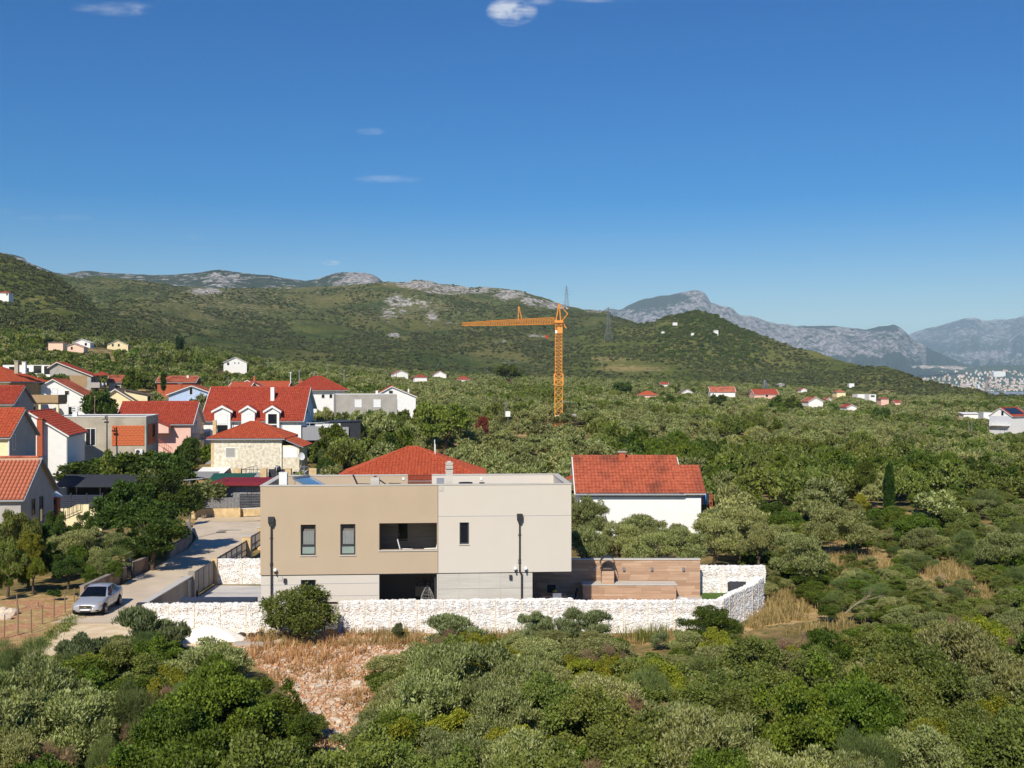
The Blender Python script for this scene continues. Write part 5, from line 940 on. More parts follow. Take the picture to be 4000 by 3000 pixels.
def villa_window(r, curtain, transom, y=.0, sill=True):
    x0, x1, z0, z1 = r; t = .075; f = MB(); ya, yb = y + .10, y + .17
    f.box(x0, x0 + t, ya, yb, z0, z1); f.box(x1 - t, x1, ya, yb, z0, z1); f.box(x0 + t, x1 - t, ya, yb, z1 - t, z1); f.box(x0 + t, x1 - t, ya, yb, z0, z0 + t)
    zt = z0 + (z1 - z0) * .31
    if transom: f.box(x0 + t, x1 - t, ya - .005, yb, zt - .05, zt + .05)
    o = f.build('window', 'metal_dark', villa)
    if transom:
        MB().box(x0 + t, x1 - t, y + .13, y + .14, z0 + t, zt - .05).build('frosted_pane', 'frosted', o)
        # pleated curtain, its grey darkened for the glass dimming; no clear pane built
        c = MB(); n = 34; pts = [(x0 + t + .02 + (x1 - x0 - 2 * t - .04) * i / n, y + .20 + .018 * math.sin(i * 1.9) + .01 * math.sin(i * .7)) for i in range(n + 1)]
        c.add([(a, b_, zt + .05) for a, b_ in pts] + [(a, b_, z1 - .38) for a, b_ in pts], [(i, i + 1, n + 2 + i, n + 1 + i) for i in range(n)]); c.build('curtain', 'curtain', o)
        MB().box(x0 + t, x1 - t, y + .30, y + .31, zt, z1).build('room_behind', 'interior_wall', o)
    else:
        MB().box(x0 + t, x1 - t, y + .13, y + .14, z0 + t, z1 - t).build('pane', 'glass', o)
    if sill: MB().box(x0 - .04, x1 + .04, y - .05, y + .10, z0 - .05, z0 - .002).build('sill', 'cap_stone', o)
    q = MB(); q.box(x0 - .03, x0 - .001, y - .006, y - .0005, z0, z1 + .03); q.box(x1 + .001, x1 + .03, y - .006, y - .0005, z0, z1 + .03); q.box(x0 - .001, x1 + .001, y - .006, y - .0005, z1 + .002, z1 + .03); q.build('surround', 'villa_beige' if sill and y == 0 and x1 < SJ else 'villa_cream', o)
villa_window(W1, True, True); villa_window(W2, True, True); villa_window(WR, False, False); villa_window(W3, False, False, y=.05)
# loggia
x0, x1, z0, z1 = LG; d = 2.1
MB().box(x0 - .02, x1 + .02, d, d + .1, z0 - .9, z1 + .02).build('loggia_back_wall', 'loggia_wood', villa); MB().box(x0 - .12, x0 - .001, .3, d, z0 - .9, z1).build('loggia_side', 'loggia_wood', villa); MB().box(x1 + .001, x1 + .1, .3, d, z0 - .9, z1).build('loggia_side', 'loggia_wood', villa)
MB().box(x0, x1, .3, d, z0 - 1.0, z0 - .9).build('loggia_floor', 'floor_grey', villa); MB().box(x0, x1, .301, d, z1 + .02, z1 + .1).build('loggia_ceiling', 'villa_cream', villa)
MB().box(x0 - .05, x1 + .04, -.05, .34, z0 - .06, z0 - .002).build('loggia_ledge', 'cap_stone', villa); wl = fs(*c5(1452, 655), d)[0]; wr_ = fs(*c5(1530, 655), d)[0]
w_ = MB(); w_.box(wl, wr_, d - .05, d - .001, z0 + .2, z1 - .05); w_.build('loggia_window', 'glass', villa)
mat('loggia_glass', lin(150, 158, 160), .05, .02, spec=.5)
# ground-floor opening: a deep shaded covered room
x0, x1, z0, z1 = OP; dd = 5.2
MB().box(x0 - .3, x1, dd, dd + .1, 0, z1 + .02).build('room_back_wall', 'interior_wall', villa); MB().box(x0 - .35, x0 - .2, .3, dd, 0, z1).build('room_side', 'interior_wall', villa); MB().box(x0 - .2, SJ, .3, dd, .001, .04).build('room_floor', 'floor_grey', villa)
w_ = MB(); w_.box(x0 + 1.9, x0 + 2.0, dd - .1, dd - .01, 0, 2.4); w_.box(x1 - .5, x1 - .4, dd - .1, dd - .01, 0, 2.4); w_.box(x0 + 2.0, x1 - .5, dd - .08, dd - .02, 0, 2.4); w_.build('sliding_door', 'glass', villa)
MB().box(x0 - .19, x0 - .11, .32, .5, .06, z1).build('door_jamb', 'metal_dark', villa); MB().box(x1 - .14, x1 - .04, .32, .42, .06, z1).build('door_jamb', 'metal_dark', villa)
# downpipes with hopper boxes
for (cf, px_, py, jog) in ((c5, 355, 592, False), (c7, 950, 566, True)):
    s, z = fs(*cf(px_, py)); b = MB(); pl = .0
    if not jog: b.bar((s, -.09, .0), (s, -.09, z - .3), .045, 8)
    else: b.bar((s, -.09, ZB + .05), (s, -.09, z - .3), .045, 8); b.bar((s, -.09, ZB + .08), (s + .12, -.04, ZB - .14), .055, 8); b.bar((s + .12, -.04, ZB - .1), (s + .12, -.04, 0), .055, 8)
    o = b.build('downpipe', 'metal_dark', villa); MB().box(s - .155, s + .155, -.24, -.004, z - .32, z).prism([(s - .155, z - .32), (s + .155, z - .32), (s + .08, z - .52), (s - .08, z - .52)], 'y', -.2, -.02).build('hopper', 'metal_dark', o)
    k = MB()
    for q in (z - 1.2, z - 2.6, ZB + .5): k.box(s - .09, s + .09, -.05, -.004, q, q + .04)
    k.build('pipe_clip', 'metal_dark', o)
# cameras, lamps and vents
def ball(r, m, name='globe'):
    bm = bmesh.new(); bmesh.ops.create_uvsphere(bm, u_segments=14, v_segments=9, radius=r); me = bpy.data.meshes.new(name); bm.to_mesh(me); bm.free(); me.materials.append(MATS[m]); me.shade_smooth(); return me
CAMB = ball(.10, 'white_plastic', 'security_camera'); CAML = MB().bar((0, 0, -.1), (0, -.09, -.16), .05, 8, .04).mesh('lens', 'black'); CAMA = MB().bar((0, .14, .05), (0, 0, .02), .045, 8).mesh('arm', 'white_plastic')
for (cf, x, y) in ((c5, 390, 1052), (c7, 912, 1038), (c7, 1002, 1038)):
    s, z = fs(*cf(x, y)); o = link('security_camera', CAMB, villa, (s, -.15, z)); link('lens', CAML, o); link('arm', CAMA, o)
for (cf, x, y, yo) in ((c5, 472, 1146, .05), (c7, 873, 1116, .05)):
    s, z = fs(*cf(x, y)); MB().box(s - .08, s + .08, yo - .13, yo - .002, z - .12, z + .12).build('wall_lamp', 'metal_dark', villa)
for (cf, x, y, yo) in ((c5, 427, 1128, .05), (c7, 271, 350, 0)):
    s, z = fs(*cf(x, y)); o = MB().box(s - .13, s + .13, yo - .03, yo - .001, z - .13, z + .13).build('vent', 'cap_stone', villa)
# on the roof terrace
def roofp(cf, x, y, off): s, z = fs(*cf(x, y), off); return s
def roof_chimney(x0, x1, yb, zt, off, m, caps):
    o = MB().box(x0, x1, off, off + (x1 - x0) * 1.1, 6.5, zt).build('roof_chimney', m, villa); mx, w = (x0 + x1) / 2, (x1 - x0) / 2; my = off + w * 1.1
    for (za, zb_, k, k2) in caps: MB().add([(mx - w * k, my - w * k, za), (mx + w * k, my - w * k, za), (mx + w * k, my + w * k, za), (mx - w * k, my + w * k, za), (mx - w * k2, my - w * k2, zb_), (mx + w * k2, my - w * k2, zb_), (mx + w * k2, my + w * k2, zb_), (mx - w * k2, my + w * k2, zb_)], [(3, 2, 1, 0), (4, 5, 6, 7), (0, 1, 5, 4), (1, 2, 6, 5), (2, 3, 7, 6), (3, 0, 4, 7)]).build('chimney_cap', m, o)
    return o
a, b_ = fs(*c5(420, 300), 1.2)[0], fs(*c5(488, 300), 1.2)[0]; zt = fs(*c5(450, 222), 1.2)[1]; roof_chimney(a, b_, 0, zt, 1.2, 'trim_white', [(zt + .002, zt + .06, 1.1, 1.1)])
a, b_ = fs(*c7(312, 200), .8)[0], fs(*c7(373, 200), .8)[0]; f = lambda y: fs(*c7(340, y), 1.1)[1]
roof_chimney(a, b_, 0, f(200), .8, 'villa_stone', [(f(200) + .002, f(186), 1.12, 1.12), (f(178), f(158), 1.02, 1.12), (f(157), f(150), 1.12, .98), (f(146), f(124), .98, 1.08), (f(123), f(112), .62, .5)]); MB().box(a + .12, b_ - .12, .95, 1.25, f(200), f(118)).build('flue', 'trim_grey', villa)
a, b_ = fs(*c7(233, 280), 1.0)[0], fs(*c7(308, 280), 1.0)[0]; MB().prism([(1.0, 6.5), (2.2, 6.5), (2.2, fs(*c7(270, 258), 2.2)[1]), (1.0, fs(*c7(270, 300), 1.0)[1])], 'x', a, b_ - .05).build('roof_hatch', 'trim_grey', villa)
a, b_ = fs(*c5(1212, 280), 3.5)[0], fs(*c5(1285, 280), 3.5)[0]; o = MB().box(a, b_, 3.5, 4.2, 6.5, fs(*c5(1250, 256), 3.5)[1]).build('roof_chimney', 'villa_stone', villa); MB().box((a + b_) / 2 - .08, (a + b_) / 2 + .08, 3.8, 3.95, fs(*c5(1250, 256), 3.5)[1], fs(*c5(1250, 243), 3.5)[1]).build('flue', 'terracotta_rail', o)
for (cf, x) in ((c5, 1495), (c7, 620), (c7, 2165 - 1548)):
    s, z = fs(*cf(x, 265), D - .32); MB().box(s - .07, s + .07, D - .345, D - .305, z - .07, z + .07).build('switch_box', 'white_plastic', villa) if x != 2165 - 1548 else None
def vw(s, y, z): return villa.matrix_world @ Vector((s, y, z)) if False else Vector((FL.x + s * math.cos(VA) - y * math.sin(VA), FL.y + s * math.sin(VA) + y * math.cos(VA), z))
a, b_ = fs(*c5(556, 290), 3.0)[0], fs(*c5(740, 318), 2.2)[0]; q0 = vw(a, 2.2, 6.5)
t = thing('solar_collector', 'tilted blue solar collector on the villa roof terrace', 'solar collector', q0, VA); zt = fs(*c5(580, 242), 3.6)[1] - 6.5
MB().add([(0, .5, zt * .95), (.75, 1.6, zt * .95), (2.75, 1.0, .3), (2.0, -.1, .3)] + [(0, .5, zt * .95 - .09), (.75, 1.6, zt * .95 - .09), (2.75, 1.0, .21), (2.0, -.1, .21)], [(0, 1, 2, 3), (7, 6, 5, 4), (0, 4, 5, 1), (1, 5, 6, 2), (2, 6, 7, 3), (3, 7, 4, 0)]).build('glass_panel', 'solar_glass', t)
b = MB(); b.bar((0, .5, zt * .95 + .02), (2.0, -.1, .32), .03); b.bar((.75, 1.6, zt * .95 + .02), (2.75, 1.0, .32), .03); b.bar((-.03, .5, zt * .97), (.72, 1.6, zt * .97), .09, 10); [b.bar(p_, (p_[0], p_[1], 0), .03) for p_ in ((.05, .5, zt * .9), (.75, 1.55, zt * .9), (2.0, 0, .25), (2.7, 1.0, .25))]; b.build('frame', 'metal_grey', t)
b = MB(); zt2 = fs(*c5(638, 150), 4)[1] - 6.5; t = thing('antenna_mast', 'thin antenna mast standing behind the solar collector', 'mast', vw(fs(*c5(638, 300), 4.2)[0], 4.2, 6.5)); b.bar((0, 0, 0), (0, 0, zt2), .03, 6).build('mast', 'metal_grey', t); MB().bar((-.25, 0, zt2 - .1), (.25, 0, zt2 - .1), .02).bar((-.2, 0, zt2 - .3), (.2, 0, zt2 - .3), .02).build('crossbar', 'metal_grey', t)
def lounger(label, loc, rz, m, back=65):
    t = thing('lounge_chair', label, 'lounge chair', loc, rz, 'lounge chairs of the villa'); s_ = MB().box(0, 1.25, -.3, .3, .36, .42); s_.build('seat', m, t); q = math.cos(R(back)) * .8; r = math.sin(R(back)) * .8
    MB().hexa((-q, -.3, .4 + r), (-q, .3, .4 + r), (0, .3, .38), (0, -.3, .38), (-.05, 0, .02)).build('backrest', m, t)
    for x in (.08, 1.15):
        for y in (-.27, .27): MB().bar((x, y, 0), (x, y, .36), .025).build('leg', m, t)
    for y in (-.3, .3): MB().bar((-.1, y, .6), (.6, y, .58), .025).build('armrest', m, t)
    return t
lounger('black folding deck chair on the villa roof left of the grey box', vw(fs(*c5(1085, 300), 4)[0] + .2, 4.0, 6.72), VA, 'black'); lounger('black reclined lounger on the villa roof right of the grey box', vw(fs(*c5(1350, 300), 4)[0] + .2, 4.2, 6.72), VA, 'black', 35)
for i, (cf, x) in enumerate(((c7, 485), (c7, 625))):
    s = fs(*cf(x, 300), 3.8)[0]; t = thing('planter', ['dark bowl planter on the villa roof right of the layered chimney', 'small dark pot on the cream side of the villa roof'][i], 'planter', vw(s, 3.8, 6.5)); w = .42 if i == 0 else .16; MB().bar((0, 0, 0), (0, 0, 6.0 and fs(*cf(x, 297), 3.8)[1] - 6.5), w * .7, 14, w).build('pot', 'black', t)
lz = LG[2] - .9
lounger('white lounger in the middle of the villa loggia', vw(fs(*c5(1466, 850), 1.1)[0] + .1, 1.1, lz + .16), VA, 'white', 75); lounger('white lounger at the right end of the villa loggia', vw(fs(*c5(1765, 850), 1.1)[0], 1.2, lz + .16), VA + math.pi, 'white', 75)
# egg-shaped hanging chair in the covered room
t = thing('egg_chair', 'white wire egg-shaped basket chair in the villa ground-floor opening', 'egg chair', vw(fs(*c5(1702, 1300), .9)[0], .9, .04), VA); b = MB(); H = 1.75
for i in range(14):
    a = i * 6.283 / 14; pts = []
    for k in range(9):
        f_ = k / 8; z = .35 + f_ * (H - .35); r = .44 * math.sin(math.pi * min(1, (f_ * .80 + .12))) ** .8 * (1 - .25 * f_); pts.append((math.cos(a) * r, math.sin(a) * r * .8, z))
    if not 9 <= i <= 11: b.tube(pts, [.014] * 9, 4)
for k in range(1, 8):
    f_ = k / 8; z = .35 + f_ * (H - .35); r = .44 * math.sin(math.pi * min(1, (f_ * .80 + .12))) ** .8 * (1 - .25 * f_); ring = [(math.cos(i * .3927) * r, math.sin(i * .3927) * r * .8, z) for i in range(17)]; b.tube(ring, [.010] * 17, 4)
b.build('basket', 'roof_grey', t); MB().tube([(.5, 0, 0), (.55, .1, 1.2), (.35, .1, 1.95), (0, .05, 2.0), (0, 0, H)], [.03] * 5, 6).build('stand', 'metal_dark', t)
# ---------------------------------------------------------------- courtyard, wood-look wall, outdoor kitchen
def zsheet(name, label, pts, m, z, n=(1, 1)): return sheet(name, label, [(p[0], p[1], z) for p in pts], m, z=0, n=n)
zsheet('courtyard_paving', 'pale stone paving of the villa courtyard', [(-19.4, 57.7), (11.0, 57.7), (15.6, 67.6), (-19.4, 70.4)], 'paving', .03)
WY = 66.4; wx0, wx1 = (2232 - 2000) / FP * WY - 3.6, (2735 - 2000) / FP * WY; wzt = HC - (2183 - 1500) / FP * WY
ww = thing('wood_wall', 'tall garden wall clad in brown wood-look planks beside the villa', 'wall', (wx0, WY, 0)); L_ = wx1 - wx0
MB().box(0, L_, .03, .3, 0, wzt - .06).build('core', 'wall_plaster_grey', ww); MB().box(-.02, L_ + .03, -.04, .34, wzt - .06, wzt).build('coping', 'cap_stone', ww)
def planks(root, x0, x1, z0, z1, yf, rows, ln, seed):
    r = random.Random(seed); h = (z1 - z0) / rows
    for i in range(rows):
        x = x0 - r.uniform(0, ln)
        while x < x1:
            a, c = max(x, x0), min(x + ln, x1)
            if c - a > .05: MB().box(a + .003, c - .003, yf - r.uniform(.016, .022), yf, z0 + i * h + .003, z0 + (i + 1) * h - .003).build('plank', r.choice(['plank_a', 'plank_b', 'plank_c', 'plank_a']), root)
            x += ln
planks(ww, 0, L_, .02, wzt - .07, .029, 13, 1.2, 4)
for x in (490, 745, 987, 1260):
    u = 2100 + x / 2.212; X_ = (u - 2000) / FP * WY - wx0; z = HC - (1700 + 1155 / 2.212 - 1500) / FP * WY; MB().box(X_ - .07, X_ + .07, -.12, -.0, z - .1, z + .1).build('wall_lamp', 'metal_grey', ww)
kt = thing('outdoor_kitchen', 'long low outdoor counter clad in brown planks with a stone top', 'counter', ((2276 - 2000) / FP * 65.1, 65.1, 0)); kl = (2634 - 2267) / FP * 65.1; kz = HC - (2283 - 1500) / FP * 65.1
MB().box(.02, kl - .02, .025, 1.1, 0, kz - .05).build('core', 'dark_inside', kt); MB().box(-.03, kl + .03, -.03, 1.12, kz - .05, kz).build('worktop', 'cap_stone', kt); planks(kt, .02, kl - .02, .02, kz - .055, .024, 6, 1.15, 9)
MB().box(-.004, .018, .03, 1.08, .0, kz - .055).build('end_panel', 'plank_b', kt)
bx, bw = (2352 - 2000) / FP * 65.1 - kt.location.x, (2398 - 2350) / FP * 65.1; z2 = HC - (2228 - 1500) / FP * 65.3
o = MB().box(bx, bx + bw, .2, .95, kz, z2).build('grill_chimney', 'plank_a', kt)
for k, zz in enumerate(np.linspace(kz + .01, z2 - .01, 4)[:-1]): MB().box(bx + .01, bx + bw - .01, .18, .199, zz, zz + (z2 - kz) / 3 - .02).build('cladding_tile', 'plank_c', o)
fr_ = MB(); fr_.box(bx - .05, bx + bw + .05, .13, .25, z2, z2 + .07); fr_.box(bx - .05, bx + bw + .05, .88, 1.0, z2, z2 + .07); fr_.box(bx - .05, bx + .1, .25, .88, z2, z2 + .07); fr_.box(bx + bw - .1, bx + bw + .05, .25, .88, z2, z2 + .07); fr_.build('chimney_rim', 'metal_dark', kt)
hd = MB(); zc = HC - (2216 - 1500) / FP * 65.3 + .18; rr = bw * .62
for k in range(14):
    a0, a1 = math.pi * (k / 14), math.pi * ((k + 1) / 14); f_ = lambda a, r: (bx + bw / 2 - math.cos(a) * r, zc + math.sin(a) * r * .95)
    hd.prism([f_(a0, rr), f_(a1, rr), f_(a1, rr - .03), f_(a0, rr - .03)], 'y', .34, .86)
hd.build('chimney_hood', 'metal_dark', kt)
for x in (bx + .02, bx + bw - .02):
    for y in (.2, .92): MB().bar((x, y, z2 + .06), (x - .06 if x < bx + .1 else x + .06, y, zc + .1), .012).build('hood_leg', 'metal_dark', kt)
# shaded dining corner under the overhang
MB().box(XC + .0, XC + 1.6, D + .2, D + .3, 0, 2.6).build('pebble_wall', 'pebble_dark', villa); MB().box(XC + 1.6, VW, D + .2, D + .3, 0, 2.6).build('terrace_back_wall', 'loggia_wood', villa)
tx = fs(2160, 2330, 4)[0]; t = thing('dining_table', 'dark outdoor dining table under the villa overhang', 'table', vw(tx, 3.6, .012), VA); MB().box(-.75, .75, -.5, .5, .7, .75).build('table_top', 'plank_b', t)
for x in (-.65, .65):
    for y in (-.42, .42): MB().bar((x, y, 0), (x, y, .7), .035).build('leg', 'metal_dark', t)
def chair(label, s, y, rz, m):
    t = thing('dining_chair', label, 'chair', vw(s, y, .012), VA + rz, 'chairs round the outdoor dining table'); MB().box(-.25, .25, -.25, .25, .42, .47).build('seat', m, t); MB().hexa((-.25, -.25, .47), (.25, -.25, .47), (.25, -.2, .47), (-.25, -.2, .47), (0, -.14, .62)).build('backrest', m, t)
    for x in (-.22, .22):
        for yy in (-.22, .22): MB().bar((x, yy, 0), (x, yy, .42), .02).build('leg', 'metal_dark', t)
chair('dark chair at the left end of the outdoor dining table', tx - 1.05, 3.6, -math.pi / 2, 'black'); chair('dark chair at the right end of the outdoor dining table', tx + 1.05, 3.6, math.pi / 2, 'black'); chair('dark chair at the far side of the outdoor dining table', tx, 4.5, math.pi, 'black'); chair('pale cushioned chair at the near side of the outdoor dining table', tx + .05, 2.6, 0, 'trim_white')
t = thing('fruit_bowl', 'yellow fruit bowl on the outdoor dining table', 'bowl', vw(tx + .1, 3.7, .765), VA); MB().bar((0, 0, 0), (0, 0, .12), .1, 12, .2).build('bowl', 'metal_dark', t); mat('lemon', lin(216, 180, 60), .5)
for k, (x, y) in enumerate(((-.07, 0), (.06, .05), (.02, -.07), (0, .02))): o = link('lemon', ball(.07, 'lemon', 'lemon'), t, (x, y, .15 + .05 * (k == 3)))
zsheet('lawn', 'strip of green lawn inside the white stone wall', [((2735 - 2000) / FP * 66.2, 65.2), ((2842 - 2000) / FP * 65.2, 65.2), ((2842 - 2000) / FP * 67.7, 67.7), ((2735 - 2000) / FP * 67.7, 67.7)], 'lawn', .05)
t = thing('paved_step', 'pale low step at the end of the outdoor counter', 'step', ((2640 - 2000) / FP * 65.2, 65.2, 0)); MB().hexa((0, 0, 0), (.85, -.4, 0), (.45, 1.1, 0), (-.1, 1.1, 0), (0, 0, .14)).build('step', 'cap_stone', t); MB().box(.3, .7, .1, .3, .141, .2).build('drain_cover', 'trim_white', t)
t = thing('garden_box', 'dark slanted box inside the curved end of the stone wall', 'box', ((2858 - 2000) / FP * 62, 62, 0)); MB().prism([(0, 0), (1.0, 0), (1.2, 1.55), (.35, 1.75)], 'x', 0, .9).build('box', 'metal_dark', t)
# ---------------------------------------------------------------- gabion walls of white stones
mat('gabion_stone', lin(240, 237, 231), .9, .14, 3.0, .3, 20, patch=lin(206, 184, 160), pscale=2.2, pamt=.5); mat('gabion_post', lin(232, 218, 190), .7, .05); mat('gabion_core', lin(150, 146, 140), .95, .1)
def stone_block(r, L, Wd, Hh):
    v = []
    for z in (-1, 1):
        for (x, y) in ((-1, -1), (1, -1), (1, 1), (-1, 1)): k = r.uniform(.62, 1.0); v.append((x * L * .5 * k + r.uniform(-.1, .1) * L, y * Wd * .5 * k, z * Hh * .5 * r.uniform(.6, 1.0)))
    return v, [(3, 2, 1, 0), (4, 5, 6, 7), (0, 1, 5, 4), (1, 2, 6, 5), (2, 3, 7, 6), (3, 0, 4, 7)]
def gabion_fill(Lb, H, th, seed, sl=.155, sh=.088):
    r = random.Random(seed); b = MB(); b.box(.02, Lb - .02, .05, th - .05, 0, H - .05)
    def put(x, y, z, face):
        v, f = stone_block(r, r.uniform(.7, 1.45) * sl, .14, r.uniform(.75, 1.3) * sh); a = r.uniform(-.45, .45); ca, sa = math.cos(a), math.sin(a)
        b.add([(x + p[0] * ca - p[2] * sa, y + p[1], z + p[0] * sa + p[2] * ca) for p in v], f)
    z = sh * .45
    while z < H + .02:
        x = r.uniform(0, sl * .6)
        while x < Lb:
            put(min(max(x, .05), Lb - .05), .03 + r.uniform(-.02, .02), z + r.uniform(-.02, .02), 0); x += sl * r.uniform(.72, .95)
        z += sh * .86
    for k in range(int(Lb * th / (sl * sl * .4))): put(r.uniform(.05, Lb - .05), r.uniform(.06, th - .06), H - .03 + r.uniform(-.03, .03), 1)
    return b.mesh('stone_fill', 'gabion_stone')
_GF = {}
def gabion(label, pts, bay, heights, th=.42, post=True, footing=True):
    """a wall of wire baskets along pts, one stone fill per basket"""
    t = thing('gabion_wall', label, 'wall', (pts[0][0], pts[0][1], 0), 0); o = Vector(pts[0]); k = 0; tot = sum((Vector(pts[i + 1]) - Vector(pts[i])).length for i in range(len(pts) - 1))
    run = 0
    for i in range(len(pts) - 1):
        a, b_ = Vector(pts[i]), Vector(pts[i + 1]); d = b_ - a; n = max(1, round(d.length / bay)); Lb = d.length / n; ang = math.atan2(d.y, d.x)
        for j in range(n):
            f_ = (run + (j + .5) * Lb) / tot; H = round(float(np.interp(f_, heights[0], heights[1])), 2); key = (round(Lb, 2), H, k % 3, th)
            if key not in _GF: _GF[key] = gabion_fill(Lb, H, th, hash(key) & 255)
            p = a + d * (j / n) - o; link('stone_fill', _GF[key], t, (p.x, p.y, 0), (0, 0, ang), stuff=True); k += 1
            if post:
                q = MB(); q.box(-.022, .022, -.065, -.045, 0, H + .02); q.build('post', 'gabion_post', t, loc=(p.x, p.y, 0), rot=(0, 0, ang))
        if footing: q = MB().box(0, d.length, -.1, th, -.35, .0); q.build('footing', 'concrete_grey', t, loc=(a.x - o.x, a.y - o.y, 0.02), rot=(0, 0, ang))
        run += d.length
    return t
gx = lambda u, Y: (u - 2000) / FP * Y
gabion('long white gabion wall of stacked stones in front of the villa, left of the metal gate', [(gx(558, 57), 57), (gx(1262, 57), 57)], 1.41, ([0, 1], [1.5, 1.56]))
gabion('long white gabion wall of stacked stones in front of the villa, right of the metal gate', [(gx(1322, 57), 57), (gx(2240, 57), 57)], 1.41, ([0, .3, .34, 1], [1.64, 1.7, 1.68, 1.78]))
gabion('white gabion wall running from the villa overhang to the curved end', [(gx(2240, 57), 57.003), (gx(2822, 57), 57.003)], 1.41, ([0, 1], [1.66, 1.7]))
gabion('white gabion wall closing the lawn at the far right of the villa', [(gx(2735, 67.8), 67.8), (gx(2990, 67.8), 67.8)], 1.41, ([0, 1], [1.7, 1.7]))
gabion('curved white gabion wall at the right corner of the villa plot', [(gx(2824, 57.2), 57.2), (12.2, 59.0), (13.6, 61.0), (14.85, 63.4)], 1.3, ([0, .2, 1], [1.68, 1.7, 1.8]))
gabion('white gabion wall between the driveway gate and the villa', [(gx(838, 70.9), 70.9), (gx(1017, 70.9) + .6, 70.9)], 1.5, ([0, 1], [1.62, 1.62]))
t = thing('mesh_gate', 'narrow metal gate in the gabion wall behind the round olive bush', 'gate', (gx(1262, 57), 57.2, 0)); gw = gx(1322, 57) - gx(1262, 57); b = MB(); b.box(0, .06, 0, .06, 0, 1.6); b.box(gw - .06, gw, 0, .06, 0, 1.62); b.box(gw + .04, gw + .1, -.1, -.04, 0, 1.62); b.box(.06, gw - .06, 0, .06, 1.5, 1.6); b.build('frame', 'metal_dark', t)
b = MB(); [b.bar((.06 + i * .07, .03, 0), (.06 + i * .07, .03, 1.5), .01) for i in range(12)]; b.build('mesh', 'metal_grey', t)
# long dark slate-blue box just inside the stone wall, grey side wall, driveway gate
t = thing('dark_strip', 'long dark slate-blue strip just inside the stone wall by the driveway', 'panel', (gx(700, 58.3), 58.3, 0)); mat('slate_blue', lin(56, 62, 76), .5, .06); MB().box(0, gx(995, 58.3) - gx(700, 58.3), 0, .7, .2, 1.52).build('panel', 'slate_blue', t); MB().box(.1, 4.0, .1, .6, 0, .2).build('base', 'metal_dark', t)
t = thing('driveway_wall', 'plain rendered grey side wall with a pale flat coping by the driveway', 'wall', (-19.75, 57.6, 0)); MB().box(-.15, .15, 0, 8.2, 0, 1.42).build('wall', 'wall_plaster_grey', t); MB().box(-.22, .22, -.05, 8.25, 1.42, 1.48).build('coping', 'cap_stone', t); MB().box(-.25, .2, -.35, -.05, 0, 1.52).build('end_post', 'metal_dark', t)
lv = MB(); [lv.box(.151, .2, 7.2, 8.1, .35 + k * .09, .40 + k * .09) for k in range(11)]; lv.build('louvre', 'metal_grey', t)
def sliding_gate(): pass
t = thing('sliding_gate', 'closed mesh sliding gate of the villa driveway', 'gate', (-19.62, 66.1, 0)); gl = 4.6; b = MB(); b.box(-.03, .03, 0, gl, 1.52, 1.6); b.box(-.03, .03, 0, gl, .08, .16)
for k in range(5): b.box(-.03, .03, k * gl / 4 - .03, k * gl / 4 + .03, .16, 1.52)
b.build('frame', 'metal_dark', t); MB().box(-.008, .008, .03, gl - .03, .16, 1.52).build('mesh_panel', 'wall_plaster_grey', t)
b = MB(); [b.box(.009, .014, .05, gl - .05, .2 + k * .055, .212 + k * .055) for k in range(24)]; b.build('mesh', 'metal_grey', t, stuff=True)
for y, nm in ((-.16, 'wall_plaster_grey'), (gl + .2, 'fieldstone')): MB().box(-.2, .2, y - .15, y + .15, 0, 1.7).build('gate_post', nm, t)
MB().box(.12, .3, .1, .35, 0, .45).build('gate_motor', 'metal_dark', t)
t = thing('fence_panel_run', 'slatted grey metal fence with stone pillars along the far road side', 'fence', (-19.9, 72.0, 0))
for (y0, y1, zb) in ((0, 8.6, .25), (9.2, 13.4, .35)):
    n = 6 if y1 - y0 > 5 else 2; b = MB(); b.box(-.03, .03, y0, y1, zb + 1.15, zb + 1.22); b.box(-.03, .03, y0, y1, zb + .08, zb + .14); b.box(-.03, .03, y0, y1, zb + .5, zb + .55)
    for k in range(n + 1): q = y0 + (y1 - y0) * k / n; b.box(-.035, .035, q - .03, q + .03, zb, zb + 1.25)
    b.build('frame', 'metal_dark', t); b = MB(); [b.box(-.012, .012, y0 + .03, y1 - .03, zb + .15 + k * .085, zb + .2 + k * .085) for k in range(12)]; b.build('slat_infill', 'trim_grey', t, stuff=True)
MB().box(-.12, .12, 0, 8.6, -.1, .25).build('plinth', 'wall_old', t)
for y in (8.9, 13.9): MB().box(-.35, .3, y - .3, y + .3, -.1, 1.75).build('stone_pillar', 'fieldstone', t); MB().box(-.4, .35, y - .35, y + .35, 1.75, 1.82).build('pillar_cap', 'cap_stone', t)
